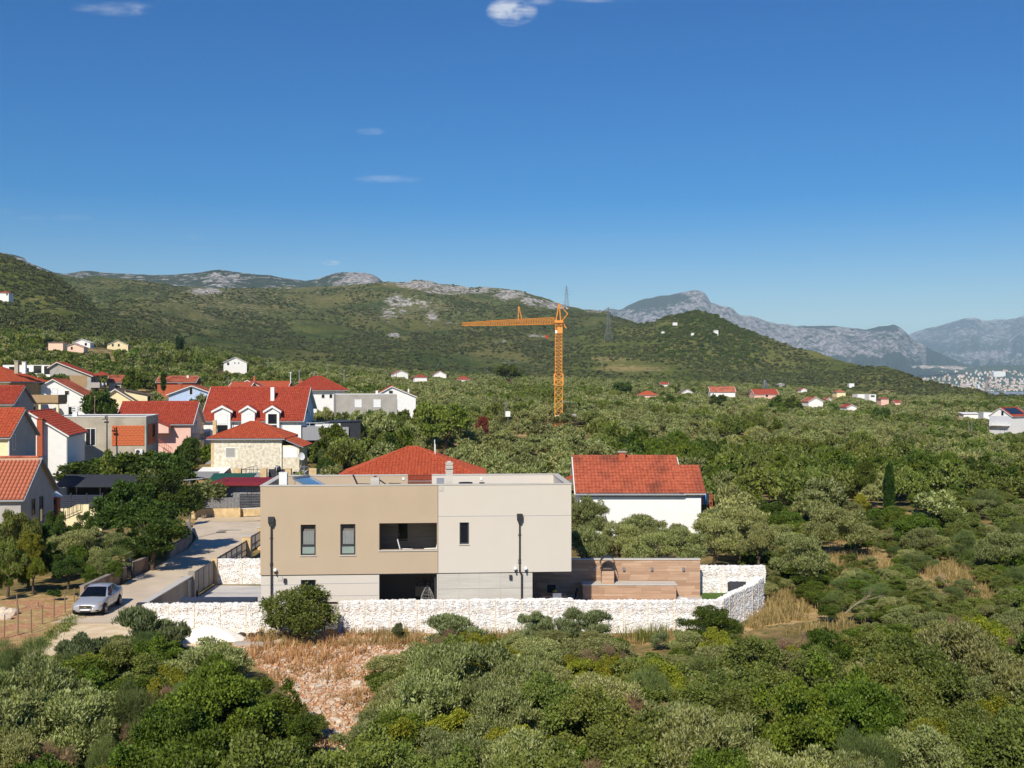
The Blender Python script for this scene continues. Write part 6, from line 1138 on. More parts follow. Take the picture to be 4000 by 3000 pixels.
# ---------------------------------------------------------------- road and the garden side
def roadsheet():
    rows = [(59.3, -25.3, -20.1), (62, -25.2, -20.1), (66, -25.5, -20.15), (72, -25.6, -20.3), (80, -25.7, -20.4), (86, -25.9, -20.5), (92, -27.0, -20.6), (98, -29.2, -20.8), (104, -30.5, -18), (106.2, -31, -14)]
    n = 14; X = np.zeros((len(rows) * 4 - 3, n + 1)); Y = X.copy(); Z = X.copy(); ys = np.interp(np.arange(len(X)) / 4, range(len(rows)), [r[0] for r in rows]); a = np.interp(np.arange(len(X)) / 4, range(len(rows)), [r[1] for r in rows]); c = np.interp(np.arange(len(X)) / 4, range(len(rows)), [r[2] for r in rows])
    for j in range(len(X)):
        for i in range(n + 1):
            x = a[j] + (c[j] - a[j]) * i / n; X[j, i] = x; Y[j, i] = ys[j]; Z[j, i] = max(.022, gz(x, ys[j]) + (.022 if ys[j] < 72 else .09))
    o = link('road', grid_mesh('road', X, Y, Z, 'asphalt')); tag(o, 'narrow pale asphalt lane climbing between the gardens and the villa', kind='structure')
    return Z
roadsheet()
def ribbon(name, label, pts, w, m, dz, kind='structure'):
    b = MB(); pts = [Vector((p[0], p[1], max(.022, gz(*p) + (.022 if p[1] < 72 else .09)) + dz)) for p in pts]; vs = []
    for i, p in enumerate(pts):
        d = (pts[min(i + 1, len(pts) - 1)] - pts[max(i - 1, 0)]).normalized(); s_ = Vector((d.y, -d.x, 0)) * w / 2; vs += [p - s_, p + s_]
    b.add(vs, [(2 * i, 2 * i + 1, 2 * i + 3, 2 * i + 2) for i in range(len(pts) - 1)]); return tag(b.build(name, m), label, kind=kind)
ribbon('road_drain', 'dark drainage channel along the right edge of the lane', [(-21.3, 80), (-21.2, 86), (-21.2, 92), (-21.0, 98), (-20.2, 103)], .45, 'asphalt_dark', .012)
ribbon('road_patch', 'dark tar seam across the lane', [(-22.5, 73), (-21.6, 73.6), (-20.6, 74.2)], .12, 'asphalt_dark', .012)
ribbon('road_patch', 'sandy strip across the far end of the lane', [(-30.5, 104.4), (-26, 104.4), (-20, 104.4), (-15, 104.6)], 2.6, 'road_sand', .010)
t = thing('manhole_cover', 'dark manhole cover in the far part of the lane', 'manhole cover', (gx(864, 95.5), 95.5, max(.03, gz(gx(864, 95.5), 95.5) + .09) + .012)); MB().bar((0, 0, 0), (0, 0, .015), .45, 18).build('cover', 'asphalt_dark', t)
def lowwall(label, pts, h, th, m, cop=None, name='garden_wall'):
    t = thing(name, label, 'wall', (pts[0][0], pts[0][1], 0)); o = Vector(pts[0])
    for i in range(len(pts) - 1):
        a, b_ = Vector(pts[i]) - o, Vector(pts[i + 1]) - o; d = b_ - a; ang = math.atan2(d.y, d.x); z0 = gz(*pts[i]); z1 = gz(*pts[i + 1]); q = MB(); l = d.length
        q.add([(0, -th / 2, -.3 + z0), (l, -th / 2, -.3 + z1), (l, th / 2, -.3 + z1), (0, th / 2, -.3 + z0), (0, -th / 2, h + z0), (l, -th / 2, h + z1), (l, th / 2, h + z1), (0, th / 2, h + z0)], [(3, 2, 1, 0), (4, 5, 6, 7), (0, 1, 5, 4), (1, 2, 6, 5), (2, 3, 7, 6), (3, 0, 4, 7)]); q.build('wall', m, t, loc=(a.x, a.y, 0), rot=(0, 0, ang))
        if cop: q = MB(); q.add([(0, -th * .62, h + z0 + .002), (l, -th * .62, h + z1 + .002), (l, th * .62, h + z1 + .002), (0, th * .62, h + z0 + .002), (0, -th * .62, h + z0 + .06), (l, -th * .62, h + z1 + .06), (l, th * .62, h + z1 + .06), (0, th * .62, h + z0 + .06)], [(3, 2, 1, 0), (4, 5, 6, 7), (0, 1, 5, 4), (1, 2, 6, 5), (2, 3, 7, 6), (3, 0, 4, 7)]); q.build('coping', cop, t, loc=(a.x, a.y, 0), rot=(0, 0, ang))
    return t
lowwall('low stained garden wall left of the lane beside the parked car', [(-26.2, 65.5), (-26.0, 72.2)], .85, .25, 'wall_old', 'wall_plaster_grey'); lowwall('short stained wall piece beyond the blue garden gate', [(-25.95, 73.6), (-25.85, 76.2)], .95, .25, 'wall_old', 'wall_plaster_grey')
lowwall('rendered retaining wall of the garden at the bend of the lane', [(-25.9, 81.0), (-26.2, 86), (-27.2, 91), (-29.4, 97.5)], .95, .3, 'wall_plaster_grey')
lowwall('low fieldstone wall at the far end of the lane', [(gx(750, 106.8), 106.8), (gx(940, 106.8), 106.8)], .95, .4, 'fieldstone', None, 'stone_wall'); lowwall('low fieldstone wall under the dark slatted screen', [(gx(940, 107.4), 107.4), (gx(1040, 107.4), 107.4)], .75, .4, 'fieldstone', 'trim_white', 'stone_wall')
t = thing('slatted_screen', 'dark horizontal slatted screen on the low stone wall behind the villa', 'screen', (gx(936, 107.3), 107.3, gz(gx(936, 107.3), 107.3) + .82)); [MB().box(0, 3.4, -.02, .02, .02 + k * .16, .15 + k * .16).build('slat', 'canopy_dark', t) for k in range(9)]
t = thing('stone_pergola', 'dark grey stone walls under a deep red canopy behind the villa', 'pergola', (gx(800, 113), 113, gz(gx(800, 113), 113))); g = gx(1020, 113) - gx(800, 113)
stone_face(t, .2, 5, -.4, 1.3, -1.4, 14, 9, matn='dark_stone'); MB().box(.2, 5, -1.4, -1.1, -.4, 1.3).build('low_wall', 'dark_stone', t)
zc = HC - (1892 - 1500) / FP * 111.5 - t.location.z; stone_face(t, 1.6, g + .6, -.2, zc - .1, .3, 22, 8, matn='dark_stone'); MB().box(1.6, g + .6, .3, .5, -.2, zc - .08).build('wall', 'dark_stone', t)
MB().hexa((.9, -.6, zc), (g + 1, -.6, zc), (g + 1, 2.2, zc + .3), (1.6, 2.2, zc + .3), (0, 0, .12)).build('canopy', 'canopy_red', t); MB().box(.9, g + 1, -.64, -.6, zc - .22, zc + .12).build('valance', 'canopy_red', t)
for x in (1.2, 4.6): MB().bar((x, -.5, -.5), (x, -.5, zc), .04).build('post', 'metal_dark', t)
t = thing('metal_fence', 'black iron fence on the low stone wall at the end of the lane', 'fence', (gx(752, 106.7), 106.7, gz(gx(752, 106.7), 106.7) + .95)); b = MB(); railing(b, (0, 0, 0), (gx(938, 106.7) - gx(752, 106.7), 0, 0), 1.1, 34, .015); b.build('railing', 'metal_dark', t, stuff=True)
t = thing('green_awning', 'dark green awning left of the red canopy', 'awning', (gx(822, 116), 116, gz(gx(822, 116), 116))); zz = HC - (1880 - 1500) / FP * 116 - t.location.z; MB().hexa((0, -1, zc - .2), (4.6, -1, zc - .2), (4.6, 1.4, zc + .4), (0, 1.4, zc + .4), (0, 0, .08)).build('cloth', 'canopy_green', t); MB().bar((.1, -.9, 0), (.1, -.9, zc - .2), .04).build('post', 'metal_dark', t)
t = thing('white_shed_roof', 'flat white corrugated shed roofs left of the stone house', 'shed', P(790, 1850, 86)); b = MB(); g0 = gz(t.location.x, t.location.y) - t.location.z; b.box(-.4, 2.4, 0, 6, g0, -.1); b.build('wall', 'brown_plaster', t); MB().hexa((-.8, -.8, -.1), (2.6, -.8, -.1), (2.6, 3, .5), (-.8, 3, .5), (0, 0, .06)).build('roof', 'trim_white', t); MB().hexa((-.5, 3.0, .9), (2.6, 3.0, .9), (2.6, 7, 1.5), (-.5, 7, 1.5), (0, 0, .06)).build('upper_roof', 'roof_grey', t)
t = thing('flat_canopy', 'light grey flat canopy beside the street lamp', 'canopy', P(760, 1868, 78)); MB().hexa((-1.8, 0, 0), (1.8, 0, .0), (1.5, 4.5, .3), (-1.5, 4.5, .3), (0, 0, .07)).build('roof', 'roof_grey', t); [MB().bar((x, .2, g0 - 2), (x, .2, 0), .05).build('post', 'metal_grey', t) for x in (-1.6, 1.6)]
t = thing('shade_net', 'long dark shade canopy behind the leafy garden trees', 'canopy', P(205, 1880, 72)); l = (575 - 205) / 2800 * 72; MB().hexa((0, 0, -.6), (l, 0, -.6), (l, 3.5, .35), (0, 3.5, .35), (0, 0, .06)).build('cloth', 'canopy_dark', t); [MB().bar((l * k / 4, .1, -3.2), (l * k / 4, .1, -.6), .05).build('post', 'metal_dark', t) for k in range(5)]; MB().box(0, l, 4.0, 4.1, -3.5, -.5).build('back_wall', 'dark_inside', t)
t = thing('plank_fence', 'grey horizontal plank fence on a cream wall behind the low tiled house', 'fence', P(215, 1985, 64)); l = (400 - 215) / 2800 * 64
for k in range(3):
    for r_ in range(6): MB().box(k * l / 3 + .06, (k + 1) * l / 3 - .06, 0, .03, r_ * .2 + .01, r_ * .2 + .18).build('plank', 'trim_grey' if False else 'slate_blue', t)
for k in range(4): MB().box(k * l / 3 - .05, k * l / 3 + .05, -.03, .06, -.1, 1.35).build('post', 'metal_dark', t)
MB().box(-.5, l, -.1, .1, -3, -.02).build('base_wall', 'cream_plaster', t)
t = thing('stair_wall', 'cream stair wall with a black handrail beside the low tiled house', 'wall', P(250, 2000, 58)); MB().prism([(0, -2.5), (2.0, -2.5), (2.0, .6), (.9, .6), (0, 0)], 'y', 0, .25).build('wall', 'cream_plaster', t); b = MB(); railing(b, (-1.6, -.2, -1.2), (1.4, -.2, .1), .9, 9, .03); b.build('handrail', 'metal_dark', t)
t = thing('garden_oven', 'small red brick garden oven with a white roof by the low tiled house', 'oven', P(214, 1965, 61)); MB().box(-.35, .35, -.3, .3, -2.2, .55).build('body', 'brick_red', t); MB().prism([(-.5, .55), (.5, .55), (0, .95)], 'y', -.45, .45).build('roof', 'trim_white', t); MB().box(-.2, .2, -.32, -.301, -.1, .35).build('opening', 'black', t)
BLOCK += [(-26.2, -20.0, 56, 108), (-19.9, 11.5, 56.6, 67.9), (11, 15.2, 56.9, 68), (-14, 4, 58, 68)]
# ---------------------------------------------------------------- parked car
mat('car_silver', lin(186, 187, 190), .3, .02, 2, metal=.3, spec=.6, coat=.8); mat('car_glass', lin(14, 18, 24), .12, .05, spec=.35); mat('chrome', lin(220, 222, 226), .15, .02, metal=.9); mat('tyre', lin(30, 30, 32), .9, .1); mat('rim', lin(150, 152, 158), .35, .05, metal=.7)
mat('lamp_clear', lin(150, 158, 168), .1, .04, spec=.9); mat('lamp_amber', lin(206, 150, 110), .2, .05); mat('plate', lin(228, 228, 226), .5, .02); mat('emblem_gold', lin(226, 206, 150), .25, .03, metal=.6)
def build_car():
    t = thing('parked_car', 'silver four-door saloon car parked at the end of the lane, facing the thicket', 'car', (-24.1, 60.72, .04), R(2.0))
    st = [(0.0, .56, .33, .60), (.05, .72, .24, .68), (.25, .815, .20, .75), (.65, .84, .19, .83), (1.15, .85, .19, .93), (1.7, .855, .18, .95), (2.6, .855, .18, .97), (3.3, .85, .19, .99), (3.75, .835, .2, 1.03), (4.15, .79, .26, 1.04), (4.26, .68, .36, .98)]
    b = MB(); rings = []
    for (y, w, zb, zt) in st:
        half = [(w * .80, zb), (w * .97, zb + .10), (w, zb + .25), (w * .995, zt - .26), (w * .95, zt - .09), (w * .78, zt - .015), (w * .4, zt + .025)]; ring = [(x, y, z) for x, z in half] + [(-x, y, z) for x, z in reversed(half)]; rings.append(ring)
    n = len(rings[0]); V = [p for r in rings for p in r]; F = []
    for j in range(len(rings) - 1):
        for i in range(n): F.append((j * n + i, j * n + (i + 1) % n, (j + 1) * n + (i + 1) % n, (j + 1) * n + i))
    F += [tuple(range(n)), tuple(range((len(rings) - 1) * n, len(rings) * n))]; b.add(V, F); body = b.build('body', 'car_silver', t, True)
    s = body.modifiers.new('smooth', 'SUBSURF'); s.levels = 2; s.render_levels = 2
    # cabin: base ring at the belt, roof ring above
    B = [(.80, 1.02, .88), (.79, 3.68, .98)]; Rf = [(.58, 1.92, 1.44), (.57, 3.05, 1.45)]
    cb = MB(); P_ = lambda x, y, z: (x, y, z)
    base = [(.80, 1.12, .87), (.80, 2.3, .92), (.76, 3.74, .98)]; roof = [(.56, 1.98, 1.37), (.59, 2.45, 1.415), (.53, 3.05, 1.37)]
    vs = [(s_ * x, y, z) for s_ in (1, -1) for (x, y, z) in base] + [(s_ * x, y, z) for s_ in (1, -1) for (x, y, z) in roof] + [(0, 1.92, 1.40), (0, 2.45, 1.445), (0, 3.08, 1.40), (0, 1.04, .91), (0, 3.82, 1.0)]
    fs_ = [(0, 1, 7, 6), (1, 2, 8, 7), (4, 3, 9, 10), (5, 4, 10, 11), (6, 7, 13, 12), (7, 8, 14, 13), (10, 9, 12, 13), (11, 10, 13, 14), (0, 6, 12, 15), (9, 3, 15, 12), (8, 2, 16, 14), (5, 11, 14, 16)]
    cb.add(vs, fs_); cab = cb.build('cabin', 'car_silver', t, True)
    def pane(nm, q, m='car_glass', off=.012, par=t):
        q = [Vector(p) for p in q]; nrm = (q[1] - q[0]).cross(q[2] - q[0]).normalized(); c = sum(q, Vector()) / len(q)
        if nrm.dot(c - Vector((0, 2.4, .9))) < 0: nrm.negate()
        return MB().add([p + nrm * off for p in q] + [p - nrm * .01 for p in q], [tuple(range(len(q))), tuple(range(2 * len(q) - 1, len(q) - 1, -1))] + [(i, (i + 1) % len(q), len(q) + (i + 1) % len(q), len(q) + i) for i in range(len(q))]).build(nm, m, par)
    lp = lambda a, c, f: tuple(a[i] + (c[i] - a[i]) * f for i in range(3))
    for s_ in (1, -1):
        A, M_, C = [(s_ * x, y, z) for x, y, z in base]; a, m_, c = [(s_ * x, y, z) for x, y, z in roof]
        pane('side_window', [lp(lp(A, M_, .22), lp(a, m_, .1), .12), lp(lp(A, M_, .95), lp(a, m_, .93), .10), lp(lp(A, M_, .95), lp(a, m_, .93), .90), lp(lp(A, M_, .20), lp(a, m_, .12), .88)])
        pane('side_window', [lp(lp(M_, C, .05), lp(m_, c, .05), .10), lp(lp(M_, C, .72), lp(m_, c, .85), .14), lp(lp(M_, C, .66), lp(m_, c, .80), .86), lp(lp(M_, C, .05), lp(m_, c, .05), .90)])
        pane('windscreen_half' if False else 'windscreen', [(0, 1.10, .945), (s_ * .73, 1.18, .91), (s_ * .545, 1.92, 1.335), (0, 1.865, 1.368)], off=.02)
        pane('rear_window', [(0, 3.73, 1.03), (s_ * .68, 3.65, 1.015), (s_ * .50, 3.12, 1.33), (0, 3.15, 1.365)], off=.02)
        m = MB().add([(s_ * .86, 1.25, .97), (s_ * 1.04, 1.27, .98), (s_ * 1.04, 1.27, 1.12), (s_ * .88, 1.25, 1.11), (s_ * .86, 1.37, .97), (s_ * 1.02, 1.36, .98), (s_ * 1.02, 1.36, 1.11), (s_ * .88, 1.37, 1.11)], [(3, 2, 1, 0), (4, 5, 6, 7), (0, 1, 5, 4), (1, 2, 6, 5), (2, 3, 7, 6), (3, 0, 4, 7)]); m.bar((s_ * .80, 1.33, 1.0), (s_ * .9, 1.31, 1.03), .03); m.build('mirror', 'black', t)
        # head lamp wraps the front corner
        h = [(s_ * .40, .09, .60), (s_ * .62, .12, .56), (s_ * .79, .32, .58), (s_ * .81, .55, .70), (s_ * .66, .38, .76), (s_ * .48, .20, .70)]
        hl = MB().add([Vector(p) + Vector((s_ * .012, -.025, .012)) for p in h], [tuple(range(6))]); o = hl.build('headlight', 'lamp_clear', t); MB().add([Vector(p) + Vector((s_ * .018, -.032, .016)) for p in ((s_ * .70, .22, .62), (s_ * .79, .36, .62), (s_ * .78, .44, .68), (s_ * .69, .34, .70))], [(0, 1, 2, 3)]).build('indicator', 'lamp_amber', o)
        MB().box(s_ * .62 - .11, s_ * .62 + .11, .03, .09, .31, .38).build('fog_lamp_slot', 'black', t); MB().box(s_ * .62 - .13, s_ * .62 + .13, .025, .06, .385, .40).build('fog_lamp_trim', 'chrome', t)
        for y in (1.0, 2.2, 3.25): MB().box(s_ * .858 - .003, s_ * .858 + .003, y + .0 if y > 1 else y + .15, (y + .012) if y > 1 else y + .162, .30, .88).build('door_seam', 'black', t)
        for y in (1.95, 2.95): MB().box(s_ * .865 - .012, s_ * .865 + .012, y, y + .17, .80, .83).build('door_handle', 'car_silver', t)
        MB().box(s_ * .862 - .008, s_ * .862 + .008, 1.15, 3.3, .50, .545).build('side_moulding', 'car_silver', t)
        for y in (.78, 3.26):
            ar = MB(); n = 16; ar.add([(s_ * .853, y + math.cos(math.pi * i / n) * .37, .30 + math.sin(math.pi * i / n) * .36) for i in range(n + 1)] + [(s_ * .70, y + math.cos(math.pi * i / n) * .37, .30 + math.sin(math.pi * i / n) * .36) for i in range(n + 1)] + [(s_ * .853, y, .2)], [(i, i + 1, n + 2 + i, n + 1 + i) for i in range(n)] + [(i, i + 1, 2 * n + 2) for i in range(n)]); ar.build('wheel_arch', 'black', t)
            w = bpy.data.objects.new('wheel', None); COL.objects.link(w); w.parent = t; w.location = (s_ * .80, y, .295); q = MB(); q.bar((-.10, 0, 0), (.10, 0, 0), .295, 24); q.build('tyre', 'tyre', w)
            rm = MB(); xo = s_ * .104; rm.bar((xo - .004, 0, 0), (xo + .004, 0, 0), .19, 20)
            rm.build('rim_back', 'black', w); rm = MB()
            for k in range(7): a = k * 6.283 / 7; rm.bar((xo + s_ * .01, 0, 0), (xo + s_ * .008, math.cos(a) * .19, math.sin(a) * .19), .028, 4)
            for k in range(20): a, a2 = k * .31416, (k + 1) * .31416; rm.bar((xo + s_ * .008, math.cos(a) * .195, math.sin(a) * .195), (xo + s_ * .008, math.cos(a2) * .195, math.sin(a2) * .195), .014, 4)
            rm.build('rim', 'rim', w)
    MB().box(-.30, .30, -.02, .10, .575, .615).build('grille', 'black', t); MB().box(-.28, .28, -.03, .10, .485, .535).build('grille', 'black', t)
    g = MB(); g.box(-.34, .34, -.035, .05, .545, .568); g.box(-.36, -.315, -.03, .05, .47, .63); g.box(.315, .36, -.03, .05, .47, .63); g.box(-.34, .34, -.03, .06, .625, .645); g.build('grille_trim', 'chrome', t)
    e = MB(); e.prism([(-.09, .545), (-.035, .545), (-.03, .53), (.03, .53), (.035, .545), (.09, .545), (.075, .572), (.035, .572), (.03, .587), (-.03, .587), (-.035, .572), (-.075, .572)], 'y', -.055, -.036); e.build('emblem', 'emblem_gold', t)
    MB().box(-.26, .26, -.035, -.02, .355, .46).build('number_plate', 'plate', t); MB().box(-.28, .28, -.019, .03, .24, .345).build('lower_grille', 'black', t)
    MB().box(-.55, .55, .5, 3.9, .12, .2).build('underbody', 'black', t)
    MB().bar((.0, 2.95, 1.40), (0, 3.2, 1.68), .008).build('aerial', 'black', t)
    for x in (-.4, .15): MB().bar((x, 1.14, .965), (x + .45, 1.22, 1.005), .012).build('wiper', 'black', t)
build_car()
# ---------------------------------------------------------------- tower crane and the builders' things round it
mat('crane_orange', lin(236, 152, 62), .55, .06, 3, spec=.4); mat('crane_yellow', lin(222, 168, 60), .55, .06, 3); mat('crane_red', lin(178, 60, 40), .6, .06)
def lattice(b, p0, p1, w0, w1, n, r, up=Vector((0, 1, 0)), tri=False):
    p0, p1 = Vector(p0), Vector(p1); d = (p1 - p0).normalized(); sx = d.cross(up).normalized(); sy = sx.cross(d).normalized(); sec = []
    for i in range(n + 1):
        c = p0.lerp(p1, i / n); w = (w0 + (w1 - w0) * i / n) / 2
        sec.append([c - sx * w - sy * w, c + sx * w - sy * w, c + sy * w * 1.2] if tri else [c - sx * w - sy * w, c + sx * w - sy * w, c + sx * w + sy * w, c - sx * w + sy * w])
    m = len(sec[0])
    for i in range(n):
        for k in range(m): b.bar(sec[i][k], sec[i + 1][k], r, 4, cap=False); b.bar(sec[i][k], sec[i + 1][(k + 1) % m] if i % 2 else sec[i + 1][k] if False else sec[i + 1][(k + 1) % m], r * .6, 4, cap=False); b.bar(sec[i][(k + 1) % m], sec[i + 1][k], r * .6, 4, cap=False) if not tri else None
        for k in range(m): b.bar(sec[i][k], sec[i][(k + 1) % m], r * .6, 4, cap=False)
def crane():
    y = 150; Yc = y * K; s = Yc / FP; base = P(2182, 1660, y); t = thing('tower_crane', 'orange self-erecting tower crane standing above the olive groves', 'crane', base); zz = lambda v: HC - (v - 1500) * s - base.z; xx = lambda u: (u - 2182) * s
    b = MB(); lattice(b, (0, 0, -4), (0, 0, zz(1505)), 1.55, 1.55, 9, .075); b.build('lower_mast_lattice', 'crane_orange', t)
    b = MB(); lattice(b, (0, 0, zz(1505)), (0, 0, zz(1460)), 1.75, 1.75, 2, .16); b.build('mast_collar', 'crane_orange', t)
    b = MB(); lattice(b, (0, 0, zz(1460)), (0, 0, zz(1255)), 1.35, 1.35, 15, .066); b.build('upper_mast_lattice', 'crane_orange', t)
    MB().box(-.3, .8, -.95, -.72, zz(1303), zz(1279)).build('winch_cabinet', 'crane_orange', t); MB().box(-.75, -.32, -.93, -.74, zz(1303), zz(1290)).build('sign_board', 'white', t); sb = MB().box(-.72, .0, -.9, -.82, zz(1640), zz(1622)); sb.build('sign_board', 'white', t); MB().prism([(-.62, zz(1636)), (-.1, zz(1630)), (-.55, zz(1626))], 'y', -.91, -.901).build('sign_mark', 'black', t)
    MB().box(-.9, .9, -.9, .9, zz(1262), zz(1252)).build('slewing_ring', 'crane_orange', t)
    tip = P(1805, 1267, 166) - base; root = Vector((-.9, 0, zz(1254))); up = Vector((0, 0, 1)); b = MB(); mid = root.lerp(tip, .36); end2 = root.lerp(tip, .72); lattice(b, root, mid, 1.25, 1.15, 14, .062, up, True); lattice(b, mid, end2, 1.15, .95, 14, .058, up, True); lattice(b, end2, tip, .85, .6, 11, .055, up, True); b.build('jib_lattice', 'crane_orange', t)
    b = MB(); a0 = mid + Vector((0, 0, zz(1192) - zz(1256))); b.bar(mid + Vector((.7, 0, .3)), a0, .10); b.bar(mid + Vector((-.15, 0, .3)), a0 + Vector((-.1, 0, 0)), .10); b.build('jib_post', 'crane_orange', t)
    ap = Vector((xx(2184), 0, zz(1184))); rr_ = Vector((xx(2217), -.8, zz(1228))); b = MB()
    for o in (-.45, .45): b.bar((-.55, o, zz(1252)), ap + Vector((0, o * .3, 0)), .11); b.bar((.45, o, zz(1252)), ap + Vector((0, o * .3, 0)), .11); b.bar(ap, rr_ + Vector((0, o, 0)), .07); b.bar((.5, o, zz(1258)), rr_ + Vector((0, o, 0)), .11)
    b.build('a_frame', 'crane_orange', t); b = MB(); b.bar((.6, 0, zz(1256)), (xx(2213), 0, zz(1283)), .14); b.bar((.3, 0, zz(1256)), (xx(2203), -.3, zz(1258)), .2); b.bar((xx(2203), 0, zz(1256)), (xx(2206), 0, zz(1278)), .1); b.build('counter_frame', 'crane_orange', t)
    b = MB(); b.bar(ap, a0, .03); b.bar(a0, tip, .03); b.bar(rr_, (xx(2216), -.8, zz(1567)), .035); b.bar(rr_ + Vector((.15, 0, 0)), (xx(2217), -.8, zz(1567)), .03); b.bar(root + (tip - root) * .12, P(2137, 1312, y + 1) - base, .02); b.build('cable', 'metal_dark', t)
    h = P(2137, 1316, y + 1) - base; MB().prism([(h.x - .35, h.z - .3), (h.x + .3, h.z - .3), (h.x + .25, h.z + .5), (h.x, h.z + .2), (h.x - .3, h.z + .5)], 'y', h.y - .1, h.y + .1).build('hook_block', 'crane_red', t)
    MB().box(xx(2199), xx(2216), -.9, -.75, zz(1571), zz(1568)).build('cable_arm', 'metal_grey', t)
    for k in range(7):
        for j in range(2): MB().box(xx(2200) + j * xx(2209) * .98 * 1.0 * .95, xx(2200) + (j + .97) * xx(2209) * .95, -.8, 1.6, zz(1648) + k * .24, zz(1648) + k * .24 + .21).build('ballast_block', 'concrete_grey', t)
crane()
def pylon(label, u, vb, vt, y, w, arms, m='metal_grey'):
    s = y * K / FP; p = P(u, vb, y); H = (vb - vt) * s; t = thing('lattice_pylon', label, 'pylon', p, .3, 'power line pylons'); r = max(.12, .22 * s * 1.0); b = MB(); lattice(b, (0, 0, -4), (0, 0, H * .55), w, w * .42, 6, r); lattice(b, (0, 0, H * .55), (0, 0, H), w * .42, w * .12, 6, r); b.build('tower_lattice', m, t)
    a = MB()
    for (f, l) in arms: a.bar((-l, 0, H * f), (l, 0, H * f), r * .9); a.bar((-l, 0, H * f), (0, 0, H * (f + .05)), r * .7); a.bar((l, 0, H * f), (0, 0, H * (f + .05)), r * .7)
    a.build('crossarm', m, t)
AR = [(.62, 5), (.74, 4.2), (.86, 3.4)]
pylon('pale lattice pylon on the skyline of the hill above the crane', 2213, 1188, 1114, 1120, 7, [(.5, 7), (.68, 9), (.84, 6)]); pylon('lattice pylon on the hill saddle right of the crane', 2377, 1318, 1200, 780, 7, [(.62, 4), (.78, 4.5), (.9, 3)]); pylon('slender teal lattice pylon behind the banded red roof', 2988, 1525, 1484, 430, 4.5, [(.3, 4)]); pylon('thin lattice pylon against the distant town', 3856, 1590, 1468, 560, 6, [(.6, 4), (.75, 4), (.9, 3)])
POLES = [('slim grey post left of the big red roof', 892, 1506, 1470, 185, 'metal_grey'), ('bare pole beside the lone white house', 1047, 1440, 1404, 330, 'trim_grey'), ('white pole behind the orange roofs', 1135, 1506, 1452, 200, 'trim_white'), ('pale pole right of the orange roofs', 1169, 1490, 1446, 210, 'trim_grey'), ('thin pole above the red chimney', 1230, 1480, 1448, 230, 'trim_grey'),
         ('distant pole on the scrub slope', 1278, 1442, 1419, 330, 'trim_grey'), ('bare pole right of the broad hipped roof', 1344, 1480, 1443, 240, 'trim_grey'), ('dark pole left of the four cottages', 1548, 1480, 1434, 380, 'wood_pole'), ('short wooden pole among the four cottages', 1681, 1484, 1452, 380, 'wood_pole'), ('yellowish pole between two cottages', 1634, 1464, 1448, 390, 'wood_pole'),
         ('tall grey pole left of the crane', 1973, 1650, 1567, 135, 'metal_grey'), ('dark wooden pole just left of the crane mast', 2140, 1660, 1549, 142, 'wood_pole'), ('leaning wooden pole in front of the olives', 2016, 1690, 1628, 118, 'wood_pole'), ('short white post in the dry grass behind the villa', 1698, 1760, 1717, 90, 'trim_white'), ('tall bare wooden pole standing in the groves', 2874, 1706, 1581, 150, 'wood_pole'), ('thin dark pole in the groves right of the tall pole', 3035, 1690, 1606, 165, 'wood_pole'),
         ('short grey post in the groves', 2749, 1650, 1609, 180, 'metal_grey'), ('slim grey post before the dark trees', 3127, 1672, 1628, 190, 'metal_grey'), ('white post in the right-hand groves', 3460, 1672, 1640, 200, 'trim_white'), ('tall pale blue lamp post left of the right edge house', 3796, 1710, 1646, 185, 'metal_grey'), ('dark post beside the pale lamp post', 3783, 1700, 1642, 190, 'wood_pole'), ('short leaning pole deep in the groves', 3617, 1672, 1636, 230, 'wood_pole'),
         ('thin wooden pole behind the village trees', 370, 1630, 1542, 110, 'wood_pole'), ('white stick antenna on the orange roof behind the villa', 1700, 1830, 1735, 69, 'trim_white'), ('blue topped post in the olive grove', 1811, 1620, 1592, 160, 'metal_grey')]
for (lb, u, vb, vt, y, m) in POLES:
    t = thing('utility_pole', lb, 'pole', P(u, vb, y), 0, 'poles of the village and the plain'); h = (vb - vt) * y * K / FP; r = max(.07, min(.14, y * .0007)); lean = .28 * h * .4 if 'leaning wooden' in lb else .0
    MB().bar((0, 0, -3), (lean, 0, h), r, 7, r * .8).build('post', m, t); MB().box(lean - r * 3, lean + r * 3, -r * .5, r * .5, h - .35, h - .25).build('crossbar', m, t) if 'post' not in lb and 'stick' not in lb else None
t = thing('flood_light_box', 'white box beside the tall grey pole left of the crane', 'box', P(1984, 1640, 134)); MB().box(-.45, .45, -.2, .2, .6, 1.6).build('box', 'trim_white', t); MB().bar((0, 0, -2), (0, 0, .6), .06).build('post', 'metal_grey', t)
t = thing('street_lamp', 'slim grey street lamp over the bend of the lane', 'street lamp', (gx(741, 91.2), 91.2, gz(gx(741, 91.2), 91.2))); h = HC - (1876 - 1500) / FP * 91.2 - t.location.z; MB().bar((0, 0, 0), (0, 0, h), .08, 8, .05).build('post', 'metal_grey', t); MB().hexa((-.75, -.12, h - .05), (1.15, -.12, h + .12), (1.15, .12, h + .12), (-.75, .12, h - .05), (0, 0, .07)).build('lamp_head', 'trim_grey', t)
